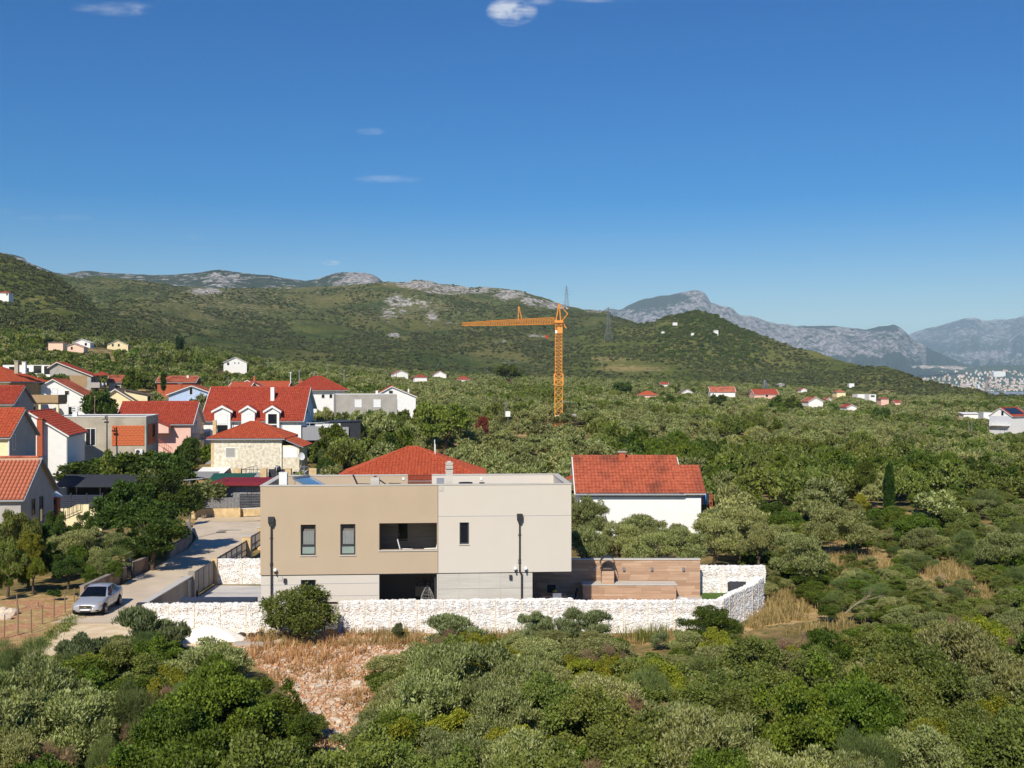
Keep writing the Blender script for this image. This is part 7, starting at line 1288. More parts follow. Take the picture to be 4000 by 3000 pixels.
# garden fence posts left of the track, blue gate, pallet, rubble pile
for i, (x, yb, yt) in enumerate(((37, 1650, 1440), (155, 1620, 1360), (272, 1600, 1395), (365, 1520, 1355), (465, 1470, 1290), (563, 1420, 1240), (640, 1330, 1210), (150, 1400, 1260), (332, 1370, 1330), (800, 1170, 1080), (712, 1240, 1180))):
    u, vb, vt = x / 2.212, 1750 + yb / 2.212, 1750 + yt / 2.212; p = PZ(u, vb); o = MB().bar((0, 0, -.1), (random.uniform(-.04, .04), 0, (vb - vt) * p.y / FP), .035, 6).build('fence_post', 'wood_pole', None, loc=p); tag(o, 'thin rusty fence post of the stony garden plot beside the pale track', 'post', 'fence posts of the garden plot')
t = thing('garden_gate', 'narrow blue iron gate in the stained garden wall', 'gate', (-25.98, 72.3, .03)); b = MB(); b.box(-.03, .03, 0, .06, 0, 1.7); b.box(-.03, .03, 1.1, 1.16, 0, 1.7); b.box(-.03, .03, 0, 1.16, 1.6, 1.68); [b.box(-.015, .015, .12 + k * .13, .15 + k * .13, .1, 1.6) for k in range(8)]; b.build('gate', 'slate_blue', t)
t = thing('pallet', 'weathered wooden pallet leaning on blocks by the gabion wall', 'pallet', PZ(712, 2465), .1)
for k in range(3): MB().box(-.55, .55, -.4 + k * .36, -.3 + k * .36, .0, .14).build('block', 'wood_pole', t)
for zz in (.14, .38):
    for k in range(5): MB().box(-.6, .6, -.45 + k * .19, -.31 + k * .19, zz, zz + .03).build('plank', 'wood_pole', t)
for k in range(3): MB().box(-.5, .5, -.4 + k * .36, -.3 + k * .36, .17, .38).build('block', 'wood_pole', t)
def mound(name, label, p, rx, ry, h, m, seed):
    n, k = 40, 12; r = random.Random(seed); b = MB(); vs = [(0, 0, h)]
    for j in range(1, k + 1):
        for i in range(n):
            a = i * 6.283 / n; f = j / k; e = 1 + .18 * math.sin(3 * a + seed) + .1 * math.sin(7 * a) + r.uniform(-.05, .05); vs.append((math.cos(a) * rx * f * e, math.sin(a) * ry * f * e, h * (1 - f ** 1.7) + r.uniform(-.05, .05) * h * (1 - f) - .05 * (j == k)))
    fs_ = [(0, 1 + i, 1 + (i + 1) % n) for i in range(n)]
    for j in range(k - 1): fs_ += [(1 + j * n + i, 1 + (j + 1) * n + i, 1 + (j + 1) * n + (i + 1) % n, 1 + j * n + (i + 1) % n) for i in range(n)]
    b.add(vs, fs_); o = b.build(name, m, None, True, loc=p); return o
mat('white_sand', lin(240, 234, 222), .95, .05, 4, .5, 25); o = mound('gravel_pile', '', PZ(815, 2500), 1.75, .75, .75, 'white_sand', 2); tag(o, 'heap of bright white gravel in front of the gabion wall', 'gravel heap')
mat('pale_rock', lin(214, 196, 172), .95, .14, 4, .6, 9); mat('dark_rock', lin(70, 60, 52), .95, .2, 5, .5, 10)
def rock(name, label, p, r, m, seed, cat='rock', group=None, flat=.7):
    bm = bmesh.new(); bmesh.ops.create_icosphere(bm, subdivisions=2, radius=r); rr = random.Random(seed)
    for v in bm.verts: v.co *= rr.uniform(.78, 1.12); v.co.z *= flat
    me = bpy.data.meshes.new(name); bm.to_mesh(me); bm.free(); me.materials.append(MATS[m]); o = link(name, me, None, p, (0, 0, rr.uniform(0, 6))); return tag(o, label, cat, group)
for i, (x, y, r) in enumerate(((100, 525, .22), (180, 530, .2), (250, 525, .24))): rock('dark_rock', 'dark brown clod beside the white gravel heap at the wall foot', PZ(900 + x / 2.212, 2250 + y / 2.212) + Vector((0, 0, .1)), r, 'dark_rock', i, 'rock', 'dark clods at the wall foot')
for i, (x, y, r, l) in enumerate(((800, 925, .22, 'pale boulder in the middle of the stony clearing'), (1100, 950, .3, 'large pale boulder at the right edge of the stony clearing'), (420, 580, .25, 'pale boulder beneath the round olive bush'), (1375, 810, .2, 'pale stone half hidden by the thicket right of the clearing'), (500, 835, .14, 'small pale stone among the dry stalks of the clearing'), (1055, 1060, .14, 'small white stone low in the stony clearing'), (700, 1205, .18, 'pale stone at the narrow end of the clearing'), (935, 1270, .16, 'white stone at the narrow lower end of the clearing'))): rock('boulder', l, PZ(900 + x / 2.212, 2250 + y / 2.212) + Vector((0, 0, .05)), r, 'pale_rock', 20 + i, 'boulder')
t = thing('sluice_board', 'weathered flat board lying at the foot of the gabion wall', 'board', PZ(985, 2520)); MB().box(-.9, .9, -.15, .15, 0, .16).build('board', 'concrete_grey', t)
for i, (x, y) in enumerate(((10, 1430), (95, 1440), (30, 1480))): rock('boulder', ['pale rock at the far left edge of the garden plot', 'flat pale rock in the garden plot beside the fence post', 'white rock at the bottom left of the garden plot'][i], PZ(x / 2.212 + 4, 1750 + y / 2.212) + Vector((0, 0, .1)), .4, 'pale_rock', 50 + i, 'boulder')
# ---------------------------------------------------------------- the distant town
mat('town_roof', lin(196, 168, 152), .9, .15, .1)
def town():
    rr = random.Random(4); mw = ['white', 'cream_plaster', 'peach']; protos = []
    for k in range(6):
        b = MB(); w, d, h = rr.uniform(7, 13), rr.uniform(7, 11), rr.uniform(5, 9); b.box(-w / 2, w / 2, 0, d, -6, h, 0); b.prism([(-w / 2 - .5, h), (w / 2 + .5, h), (0, h + 2.6)], 'y', -.5, d + .5, 1) if k % 3 else b.prism([(-.5, h), (d + .5, h), (d / 2, h + 2.6)], 'x', -w / 2 - .5, w / 2 + .5, 1); protos.append(b.mesh('town_house', [mw[k % 3], 'town_roof']))
    pts = []
    while len(pts) < 640:
        u = rr.uniform(3500, 4060); y = 4085 + 1000 * rr.random() ** 1.5
        z = town_z(u, y); v = 1500 + (HC - z) / y * 2800
        if 1448 < v < 1545 and rr.random() < (.35 + .9 * math.exp(-((v - 1512) / 20) ** 2)) and not (u > 3930 and v > 1528): pts.append((u, y, z))
    pts.sort(key=lambda p: p[1]); lab = 'tiny pale house with tiled roof in the distant coastal town'
    for (u, y, z) in pts[:260]:
        o = link('town_house', rr.choice(protos), None, ((u - 2000) / FP * y * K, y * K, z), (0, 0, rr.uniform(-.6, .6))); tag(o, lab, 'house', 'houses of the distant coastal town')
    a = np.array(pts[260:]); scatter('town_houses_beyond', 'mass of pale houses further up the distant coastal town', protos, (a[:, 0] - 2000) / FP * a[:, 1] * K, a[:, 1] * K, a[:, 2], np.full(len(a), 1.0), seed=3)
    for (u, v, w, h, lb) in ((3905, 1462, 46, 10, 'long white warehouse in the distant town'), (3824, 1528, 6, 22, 'white tower of the distant town near the spur')):
        y = 4700 if w > 10 else 4150; s = y * K / FP; p = P(u, v, y); o = MB().box(-w / 2 * s, w / 2 * s, 0, 30, -20, h * s).prism([(-w / 2 * s, h * s), (w / 2 * s, h * s), (0, h * s * 1.25)], 'y', 0, 30).build('warehouse' if w > 10 else 'tower', 'white', None, loc=p); tag(o, lb, 'building')
town()
# ---------------------------------------------------------------- planting by hand
def tv(kind, u, vt, y, wpx, label, name='tree', cat='tree', trunk=True, group=None, zb=None, sx=1.0, rs=None):
    Y = y * K; x = (u - 2000) / FP * Y; z = gz(x, Y) if zb is None else zb; top = HC - (vt - 1500) / FP * Y
    return plant(kind, x, Y, wpx / FP * Y, max(.5, top - z), label, name, cat, group, trunk, z=z, rs=rs)
tv('green', 525, 1885, 53, 340, 'tall leafy green tree in the garden beside the lane, left of its darker twin', 'leafy_tree'); tv('green', 650, 1845, 56, 300, 'leafy green tree leaning over the lane wall beside the street lamp', 'leafy_tree'); tv('green', 600, 1990, 50.5, 270, 'lower green tree behind the dark hedge of the lane', 'leafy_tree')
for i, (u, vt, w) in enumerate(((300, 1805, 230), (405, 1788, 240), (515, 1770, 250), (615, 1772, 220), (695, 1788, 140))): tv('green_mid', u, vt, 76 + i % 2 * 2, w, ['broad mulberry crown beside the tall white gabled house', 'mulberry crown in front of the concrete house window', 'mulberry crown below the clay block infill', 'mulberry crown at the corner of the concrete house', 'mulberry crown left of the white shed roofs'][i], 'mulberry_tree', group='mulberry row')
tv('green_mid', 742, 1712, 88, 90, 'green tree between the pink house and the big white house', 'leafy_tree'); tv('green', 700, 1905, 66, 80, 'bright green shrub under the street lamp', 'garden_shrub', 'shrub', False); tv('green', 760, 1895, 70, 90, 'vine-covered shrub beside the green awning', 'garden_shrub', 'shrub', False)
tv('oak', 45, 2000, 49, 170, 'straggly yellowish fruit tree at the left edge', 'fruit_tree'); tv('yellow', 110, 2085, 46.5, 150, 'orange tree with pale leaves at the left edge of the garden', 'fruit_tree'); tv('oak', 30, 2110, 44.5, 150, 'dark brownish tree at the very left edge', 'fruit_tree'); tv('green', 265, 2175, 46.0, 130, 'small lemon tree behind the garden plot', 'fruit_tree'); tv('yellow', 130, 2180, 45, 110, 'small citrus tree left of the lemon tree', 'fruit_tree')
tv('olive', 330, 2070, 49, 210, 'grey-green olive tree in the garden left of the lane', 'olive_tree'); tv('olive', 430, 2085, 50, 170, 'grey-green olive tree between the palm and the leafy trees', 'olive_tree'); tv('olive', 240, 2095, 49, 150, 'olive tree below the pink flowers', 'olive_tree')
tv('green', 215, 2000, 52, 90, 'green vine shrub beside the black handrail', 'garden_shrub', 'shrub', False); tv('green', 330, 2005, 54, 110, 'green shrub under the grey plank fence', 'garden_shrub', 'shrub', False); tv('mastic', 8, 2200, 43.5, 90, 'dark conifer-like shrub at the left edge behind the garden plot', 'garden_shrub', 'shrub', False); tv('green', 212, 2300, 43.6, 60, 'small leafy bush in front of the garden wall', 'garden_shrub', 'shrub', False)
VEG['pink'] = [leaf_mesh('flowers', lumps(71, n=14, rx=1, rz=.5, cz=.6), 1500, .10, .09, 'petal_pink', 71, up=.2)]; HGT['flowers'] = 1.15
x = tv('green', 205, 2040, 51, 110, 'bougainvillea with bright pink flowers below the low tiled house', 'flowering_shrub', 'shrub', False); c = link('flowers', VEG['pink'][0], x, (0, 0, .55)); c.scale = (.95, .95, .75)
for i, (u, vt, y, w, kd) in enumerate(((60, 2010, 52, 130, 'green'), (150, 2030, 50, 120, 'oak'), (265, 2060, 51.5, 130, 'green'), (380, 2100, 52, 120, 'oak'), (300, 2130, 48, 120, 'mastic'), (60, 2190, 45.5, 110, 'mastic'), (190, 2120, 47.5, 130, 'green'), (390, 2150, 47.5, 100, 'olive'), (450, 2190, 46.8, 90, 'mastic'), (350, 2210, 46.2, 80, 'mastic'), (20, 2060, 50, 120, 'oak'), (480, 2070, 52, 140, 'green'))):
    tv(kd, u, vt, y, w, 'garden shrub ' + ['under the white end wall of the low tiled house', 'right below the low tiled house', 'between the pink flowers and the grey olive', 'left of the fan palm', 'behind the lemon tree', 'behind the small citrus tree', 'under the pink flowers', 'at the foot of the palm', 'behind the stained garden wall by the blue gate', 'right of the lemon tree', 'behind the fruit tree at the left edge', 'behind the palm, under the leafy trees'][i], 'garden_shrub', 'shrub', False)
def palm(label, u, vt, y, r, seed):
    t = thing('fan_palm', label, 'palm', (0, 0, 0)); Y = y * K; xx_ = (u - 2000) / FP * Y; z = HC - (vt - 1500) / FP * Y; g = gz(xx_, Y); t.location = (xx_, Y, g); h = max(.6, z - g - r * .6); MB().tube([(0, 0, -.1), (0, 0, h)], [.16, .13], 8).build('trunk', 'bark', t); rr = random.Random(seed); b = MB()
    for k in range(30):
        a = rr.uniform(0, 6.283); e = rr.uniform(-.3, 1.3); d = Vector((math.cos(a) * math.cos(e), math.sin(a) * math.cos(e), math.sin(e))); s_ = d.cross(Vector((0, 0, 1))).normalized(); c0 = Vector((0, 0, h)) + d * r * .4; b.bar((0, 0, h), c0, .015, 3)
        for j in range(9): f = (j - 4) / 4; tip = c0 + (d * math.cos(f * 1.3) + s_ * math.sin(f * 1.3)) * r * .62 - Vector((0, 0, .12 * r)); m_ = c0.lerp(tip, .5); n_ = (tip - c0).cross(d.cross(s_)).normalized() * .035; b.add([c0, m_ + n_, tip, m_ - n_], [(0, 1, 2, 3)])
    me = b.mesh('fronds', 'leaf_broom'); at = me.attributes.new('tone', 'FLOAT', 'FACE'); at.data.foreach_set('value', np.random.default_rng(seed).random(len(me.polygons)).astype(np.float32)); link('crown', me, t)
palm('fan palm beside the dark hedge of the lane', 470, 2140, 47.5, 1.3, 3); palm('fan palm under the dark tree below the white balcony house', 1258, 1758, 90, 1.2, 4)
for k in range(6): o = plant('mastic', -26.3 - .1 * (k % 2), 76.8 + k * .95, 1.5, 1.75, 'clipped dark evergreen hedge bush behind the garden wall of the lane', 'hedge_bush', 'hedge', 'dark hedge along the lane')
tv('green_mid', 395, 1530, 118, 150, 'round leafy tree right of the white arched house', 'leafy_tree'); tv('mastic_mid', 520, 1440, 158, 90, 'dark conifer behind the unfinished grey house', 'conifer'); tv('olive_mid', 778, 1543, 128, 100, 'olive tree in front of the pale blue house', 'olive_tree'); tv('green_mid', 430, 1578, 100, 60, 'small tree in front of the cream gable', 'leafy_tree'); tv('green_mid', 230, 1465, 150, 150, 'bushy tree in front of the white flats', 'leafy_tree')
tv('mastic_mid', 1290, 1662, 98, 160, 'dark dense tree beside the white house balconies', 'leafy_tree'); tv('green', 1325, 1762, 86, 150, 'bright green rounded shrub right of the stone-pillar terrace', 'garden_shrub', 'shrub', False); tv('green', 1270, 1790, 84, 110, 'green shrub at the railing of the stone-pillar terrace', 'garden_shrub', 'shrub', False)
tv('oak_mid', 1400, 1760, 88, 130, 'straw-green shrub behind the dark metal house', 'garden_shrub', 'shrub', False); tv('olive_mid', 1270, 1596, 118, 100, 'olive tree between the white hip-roofed house and the balconies', 'olive_tree'); tv('olive_mid', 1398, 1606, 116, 95, 'olive tree in front of the grey concrete house', 'olive_tree'); tv('olive_mid', 1490, 1605, 112, 120, 'olive tree at the foot of the grey concrete house', 'olive_tree')
tv('lime_mid', 1735, 1578, 102, 225, 'tall bright yellow-green tree behind the villa', 'leafy_tree'); tv('redleaf', 1882, 1628, 112, 60, 'dark red-leaved bush right of the yellow-green tree', 'red_bush', 'shrub', False)
tv('umbrella', 1987, 1424, 300, 125, 'broad rounded pine at the foot of the scrub hill', 'pine_tree'); tv('umbrella', 152, 1312, 300, 110, 'round-headed pine beside the pink hillside house', 'pine_tree'); tv('mastic_mid', 2620, 1543, 225, 70, 'dark round tree in the plain', 'round_tree'); tv('green_mid', 2800, 1543, 235, 84, 'green leafy tree below the long red roofed house', 'leafy_tree'); tv('mastic_mid', 3030, 1548, 225, 90, 'dark tree below the banded red roofs, left of its twin', 'round_tree'); tv('mastic_mid', 3100, 1552, 225, 90, 'dark tree below the gabled house with chimney', 'round_tree'); tv('green_mid', 3436, 1594, 215, 90, 'bright green tree in the right-hand groves', 'leafy_tree'); tv('green_mid', 2430, 1494, 300, 90, 'tall green tree beside the dry meadow', 'leafy_tree')
def cyp(label, u, vt, vb, y, wpx, far=False):
    Y = y * K; p = P(u, vb, y); h = (vb - vt) * Y / FP; t = thing('cypress', label, 'cypress', p, random.uniform(0, 6)); c = link('crown', VEG['cypress_far' if far else 'cypress'][0], t); w = wpx / FP * Y; c.scale = (w / .23, w / .23, h * 1.03); MB().bar((0, 0, -.3), (0, 0, h * .3), .08, 6).build('trunk', 'bark', t); return t
HGT['x'] = 1
clear(3440, 3505, 1965, 74); cyp('slender dark green cypress standing alone in the right-hand groves', 3472, 1831, 2046, 75, 40); tv('mastic', 3380, 1806, 78, 115, 'tall dark evergreen tree left of the slender cypress', 'dark_evergreen')
cyp('small dark cypress behind the dark-roofed house', 638, 1462, 1530, 170, 17, True); cyp('tall dark cypress on the left hillside, left of a pair', 694, 1322, 1400, 330, 13, True); cyp('tall dark cypress on the left hillside, right of a pair', 710, 1326, 1400, 332, 13, True)
# olive trees right behind the villa garden, big and close
for i, (u, vt, y, w, lb) in enumerate([(2290, 1945, 53, 200, 'big olive tree against the left corner of the white red-roofed house'), (2420, 2045, 49, 200, 'olive tree behind the wood wall left of the grill chimney'), (2290, 2060, 47.5, 220, 'olive tree rising right behind the villa overhang'), (2540, 2085, 47.6, 230, 'olive tree behind the middle of the wood wall'), (2660, 2065, 48, 230, 'olive tree behind the right end of the wood wall'), (2790, 2030, 49.5, 240, 'olive tree above the lawn behind the white wall'),
        (2900, 1985, 52, 260, 'olive tree behind the far corner of the white wall'), (2640, 2050, 53, 150, 'small olive in front of the white house wall'), (2800, 1990, 56, 220, 'olive tree right of the balcony with laundry'), (2530, 2060, 53, 140, 'bushy olive at the middle of the white house wall'), (2960, 2050, 47.5, 180, 'dark olive at the outer corner of the white wall')]): tv('olive', u, vt, y, w, lb, 'olive_tree')
tv('mastic', 3120, 2195, 46.5, 270, 'wide dark green bush at the edge of the golden grass', 'shrub', 'shrub', False)
# ---------------------------------------------------------------- foreground thicket: the shrubs that can be told apart
FG = [('round', 1165, 2282, 36.8, 290, 'round dark olive bush standing alone against the gabion wall'), ('oleander', 560, 2372, 34.6, 260, 'oleander-like shrub beside the white track'), ('oleander', 660, 2440, 33, 200, 'leafy shrub right of the track, below the gravel heap'), ('oleander', 330, 2475, 33, 240, 'spiky shrub at the lower edge of the pale track'), ('olive', 820, 2505, 30.5, 330, 'grey olive bush below the white gravel heap'), ('mastic', 1060, 2660, 26.5, 290, 'dense dark green shrub left of the stony clearing'),
      ('broom', 60, 2500, 28.5, 260, 'wispy blue-green broom at the left edge'), ('mastic', 330, 2570, 28.5, 330, 'dark evergreen shrub in the left thicket under the spiky shrub'), ('oak', 560, 2560, 29.5, 300, 'glossy broad-leaved shrub in the middle of the left thicket'), ('yellow', 590, 2660, 27, 170, 'yellow-green shrub in the dark left thicket'), ('mastic', 130, 2660, 26.5, 340, 'dark shrub at the left edge of the thicket'), ('oak', 340, 2730, 25.5, 240, 'brownish green shrub in the lower left thicket'),
      ('pine', 790, 2660, 26.6, 300, 'drooping fine-needled pine shrub with grey-green tufts'), ('dry', 545, 2805, 24.0, 150, 'dry leafless brown shrub in the lower left'), ('olive', 620, 2860, 22.8, 290, 'pale olive bush at the bottom left of the clearing'), ('olive', 70, 2870, 22.4, 260, 'yellowish olive bush in the bottom left corner'), ('broom', 420, 2880, 22.8, 160, 'upright straw-green broom clump near the bottom'), ('mastic', 1130, 2800, 24.3, 300, 'dark shrub at the lower left of the stony clearing'), ('mastic', 960, 2870, 23, 240, 'green shrub at the bottom between olive and clearing'),
      ('oleander', 1775, 2405, 35.6, 300, 'tall spiky-leaved shrub in front of the gabion wall'), ('oleander', 2085, 2390, 36.2, 160, 'dark upright shrub left of two at the gabion wall'), ('oleander', 2290, 2385, 36, 250, 'dark upright shrub right of two at the gabion wall'), ('oleander', 1560, 2432, 36.6, 60, 'small green plant alone at the foot of the gabion wall'), ('mastic', 2770, 2375, 36.6, 270, 'round dark shrub in front of the right end of the gabion wall'), ('oleander', 2580, 2465, 35.5, 90, 'thin upright plant near the concrete footing'), ('olive', 1560, 2555, 31, 320, 'grey-green olive bush right of the stony clearing'),
      ('olive', 1830, 2590, 30, 300, 'olive bush below the spiky shrub'), ('olive', 2100, 2500, 32.5, 260, 'silvery olive bush below the two dark upright shrubs'), ('olive', 2330, 2495, 32.2, 330, 'broad pale olive bush in the middle of the thicket'), ('olive', 2840, 2530, 30.5, 330, 'silver-white olive bush below the round dark shrub'), ('oak', 2560, 2560, 29.5, 380, 'large dark broad-leaved bush right of centre'), ('oak', 2480, 2680, 26.5, 360, 'shadowed leafy bush with bare twigs right of centre'), ('broom', 2010, 2610, 29, 200, 'feathery green broom clump in the middle thicket'),
      ('yellow', 2040, 2850, 23.5, 260, 'yellow-green mastic shrub at the bottom centre'), ('yellow', 2180, 2700, 26.4, 260, 'yellow-tinged shrub below the feathery broom'), ('olive', 1480, 2790, 25, 380, 'olive bush at the lower right of the clearing'), ('olive', 1700, 2850, 23.8, 330, 'dark olive bush at the bottom centre left'), ('yellow', 3100, 2530, 31, 160, 'bright yellow-green shrub right of the silver olive'), ('mastic', 3240, 2600, 28.5, 330, 'dark green shrub mass right of the bright yellow shrub'), ('yellow', 3570, 2610, 28, 240, 'golden-green terebinth shrub on the right'),
      ('olive', 3330, 2740, 25.6, 380, 'grey olive bush at the lower right of the thicket'), ('olive', 3820, 2640, 27, 300, 'tall pale olive at the lower right corner, leftmost of two'), ('olive', 3960, 2600, 28, 280, 'tall pale olive at the right edge'), ('oak', 3050, 2750, 25, 330, 'green leafy bush at the lower right, left of the grey olive'), ('yellow', 3190, 2960, 22, 170, 'small yellow-green shrub at the bottom edge'), ('oak', 3550, 2830, 24, 330, 'brown-green bush at the bottom right'), ('yellow', 3710, 2450, 33, 130, 'small yellow shrub on the right slope'), ('mastic', 3480, 2440, 33, 330, 'wide green shrub on the right slope behind the dead branches'), ('olive', 2900, 2900, 22.8, 300, 'pale olive at the bottom right of centre'), ('mastic', 2300, 2900, 22.8, 320, 'green shrub at the bottom centre right')]
FGX = []
fgr = random.Random(21)
for (kd, u, vt, y, w, lb) in FG:
    Y = y * K; x = (u - 2000) / FP * Y; top = HC - (vt - 1500) / FP * Y; nm = {'olive': 'olive_bush', 'broom': 'broom_shrub', 'pine': 'pine_shrub', 'dry': 'dry_shrub', 'oleander': 'leafy_shrub'}.get(kd, 'shrub'); wm = w / FP * Y
    if u == 1165:
        t = plant(kd, x, Y, wm * 1.12, top, lb, 'olive_tree', 'olive bush', None, True, z=0, rs=fgr); cr = [c for c in t.children if c.name.startswith('crown')][0]; cr.location.z = -.1; cr.scale.z *= 1.17
    else: plant(kd, x, Y, wm * 1.06, max(.7, top), lb, nm, 'shrub', None, False, z=0, rs=fgr)
    FGX.append((x, Y, wm))
LIM = [(-400, 2530), (0, 2515), (235, 2530), (330, 2490), (470, 2440), (560, 2400), (690, 2420), (730, 2510), (950, 2530), (1000, 2600), (1130, 2710), (1220, 2760), (1320, 2900), (1360, 3060), (1395, 2840), (1420, 2640), (1470, 2590), (1640, 2480), (1720, 2450), (1900, 2440), (1945, 2500), (2010, 2440), (2150, 2430), (2200, 2440), (2400, 2430), (2450, 2520), (2600, 2540), (2680, 2440), (2890, 2440), (2960, 2450), (3000, 2460), (3300, 2420), (3450, 2400), (4400, 2330)]
GL = {'mastic': 'dark green shrub', 'oak': 'mid-green shrub', 'olive': 'grey-green olive bush', 'yellow': 'yellow-green shrub', 'broom': 'wispy broom', 'dry': 'dry brown shrub', 'oleander': 'spiky-leaved shrub'}
SIZE = lambda w: 'small' if w < 2.8 else ('large' if w > 3.9 else 'middling')
def fg_where(u, Y):
    z = ['at the far left edge', 'left of the hanging pine shrub', 'beside the hanging pine shrub', 'left of the stony clearing', 'right of the stony clearing', 'below the spiky wall shrub', 'below the two dark upright shrubs', 'below the right gabion wall', 'around the silver olive bush', 'right of the silver olive bush', 'below the golden-green terebinth', 'near the right edge', 'at the far right edge'][int(np.searchsorted([250, 620, 900, 1300, 1720, 2000, 2300, 2600, 2900, 3250, 3600, 3850], u))]
    return ('bottom row ' if Y < 31 else ('second row ' if Y < 37 else ('third row ' if Y < 43 else ('fourth row ' if Y < 48 else 'top row ')))) + z
def near_any(x, y, w, arr, f): return any((x - a) ** 2 + (y - b) ** 2 < (f * (w + c)) ** 2 for a, b, c in arr)
cnt = 0
for k in range(16000):
    if cnt >= 225: break
    Y = 24 + 30 * fgr.random() ** .9; u = fgr.uniform(-350, 4350); x = (u - 2000) / FP * Y; n = float(fbm(np.array([x / 6]), np.array([Y / 6]), 3)[0]); q = fgr.random()
    kd = 'mastic' if n > .03 else ('olive' if n < -.10 else 'oak'); kd = kd if q < .58 else fgr.choice(['olive', 'mastic', 'oak', 'yellow', 'broom', 'yellow', 'oak', 'dry'])
    w = fgr.uniform(2.6, 5.0 if Y > 36 else 4.0) * (.7 if kd in ('broom', 'dry', 'yellow') else 1); h = w * fgr.uniform(.68, .95); v = 1500 + (HC - h) / Y * FP; du = w * .5 / Y * FP
    if v < max(np.interp([u - du * .6, u, u + du * .6], [a for a, b in LIM], [b for a, b in LIM])) + 8: continue
    vb = 1500 + HC / Y * FP
    if any(inpoly(np.array([u + a * du]), np.array([vb + b * (v - vb)]), POLY_CLEAR)[0] for a in (-.8, 0, .8) for b in (.15, .6)): continue
    if near_any(x, Y, w, FGX, .21): continue
    FGX.append((x, Y, w)); cnt += 1; plant(kd, x, Y, w, h, SIZE(w) + ' ' + GL[kd] + ', ' + fg_where(u, Y), {'olive': 'olive_bush', 'broom': 'broom_shrub', 'dry': 'dry_shrub', 'oleander': 'leafy_shrub'}.get(kd, 'shrub'), 'shrub', 'shrubs of the foreground thicket', False, z=0, rs=fgr)
# right-hand scrub between the thicket and the groves
DRYP = POLY_DRY[:3]; cnt = 0
for k in range(6000):
    if cnt >= 115: break
    Y = 52 + 62 * fgr.random(); u = fgr.uniform(2850, 4400); x = (u - 2000) / FP * Y; w = fgr.uniform(2.2, 4.2); h = w * fgr.uniform(.5, .8); vb = 1500 + HC / Y * FP; du = w * .5 / Y * FP; v = 1500 + (HC - h) / Y * FP
    if u < 3040 and Y < 72: continue
    if any(inpoly(np.array([u + a * du]), np.array([vb + b * (v - vb)]), p)[0] for p in DRYP for a in (-.95, -.4, 0, .4, .95) for b in (.0, .5, 1)) and fgr.random() > .02: continue
    if near_any(x, Y, w, FGX, .24) or not can_plant(x, Y, w, gz(x, Y) + h): continue
    n = float(fbm(np.array([x / 9 + 50]), np.array([Y / 9]), 3)[0]); kd = 'mastic' if n > .04 else ('oak' if n > -.09 else 'olive'); kd = kd if fgr.random() < .7 else fgr.choice(['yellow', 'oak', 'broom', 'olive', 'mastic'])
    FGX.append((x, Y, w)); cnt += 1
    wh = ['behind the white wall end', 'behind the first grass patch', 'between the grass patches', 'around the middle grass patch', 'behind the golden grass', 'right of the golden grass', 'at the right edge'][int(np.searchsorted([3020, 3180, 3340, 3560, 3760, 3950], u))] + (', lowest row' if Y < 62 else (', second row' if Y < 73 else (', third row' if Y < 86 else ', uppermost row')))
    plant(kd, x, Y, w, h, SIZE(w) + ' ' + GL[kd] + ', right slope ' + wh, {'olive': 'olive_bush', 'broom': 'broom_shrub'}.get(kd, 'shrub'), 'shrub', 'shrubs of the slope right of the villa', False, rs=fgr)
# ---------------------------------------------------------------- groves: nearest trees one by one, the rest as one mass
clear(3850, 4300, 1549, 600); clear(2150, 2265, 1652, 149); clear(2860, 2890, 1690, 149); clear(1960, 1990, 1640, 134); clear(2125, 2150, 1640, 141); clear(2008, 2030, 1668, 117); clear(1690, 1706, 1745, 89); clear(560, 1020, 2200, 74); clear(3785, 3805, 1690, 184); clear(3020, 3045, 1670, 164); clear(900, 1250, 1840, 79); clear(1380, 1890, 1800, 80); clear(0, 620, 1850, 71); clear(860, 1110, 1500, 109); clear(1620, 1840, 1735, 101)
cand = []
Y = 70.0
while Y < 840:
    sp = 4.8 if Y < 330 else 5.2 + (Y - 330) * .006; half = 2350 / FP * Y; x = -half + fgr.uniform(0, sp)
    while x < half:
        cand.append((x + fgr.uniform(-1.3, 1.3), Y + fgr.uniform(-1.4, 1.4))); x += sp
    Y += sp * .92
cand.sort(key=lambda p: p[1]); ind = {'olive': 0, 'oak': 0, 'mastic': 0}; far = []; xs = np.array([c[0] for c in cand]); ysd = np.array([c[1] for c in cand]); gzs = ground_uy(xs / ysd * FP + 2000, ysd / K); nse = fbm(xs / 26 + 7, ysd / 34, 4); nse2 = fbm(xs / 60 + 31, ysd / 80, 3)
def sector(u, Y):
    d = ('front' if Y < 95 else 'second' if Y < 112 else 'third' if Y < 128 else 'fourth' if Y < 144 else 'fifth' if Y < 160 else 'sixth' if Y < 180 else 'rear') + ' rows'
    z = ['behind the village roofs', 'behind the dark metal house', 'behind the beige villa half', 'beside the yellow-green tree', 'behind the villa chimney', 'left of the crane mast', 'below the crane mast', 'behind the white red-roofed house', 'behind its right gable', 'right of the laundry balcony', 'left of the slender cypress', 'beyond the slender cypress', 'right of the slender cypress', 'below the right edge house', 'at the right edge'][int(np.searchsorted([1250, 1420, 1600, 1820, 2000, 2140, 2250, 2500, 2740, 3000, 3300, 3500, 3700, 3880], u))]
    return d + ' ' + z, 'grove trees of the plain'
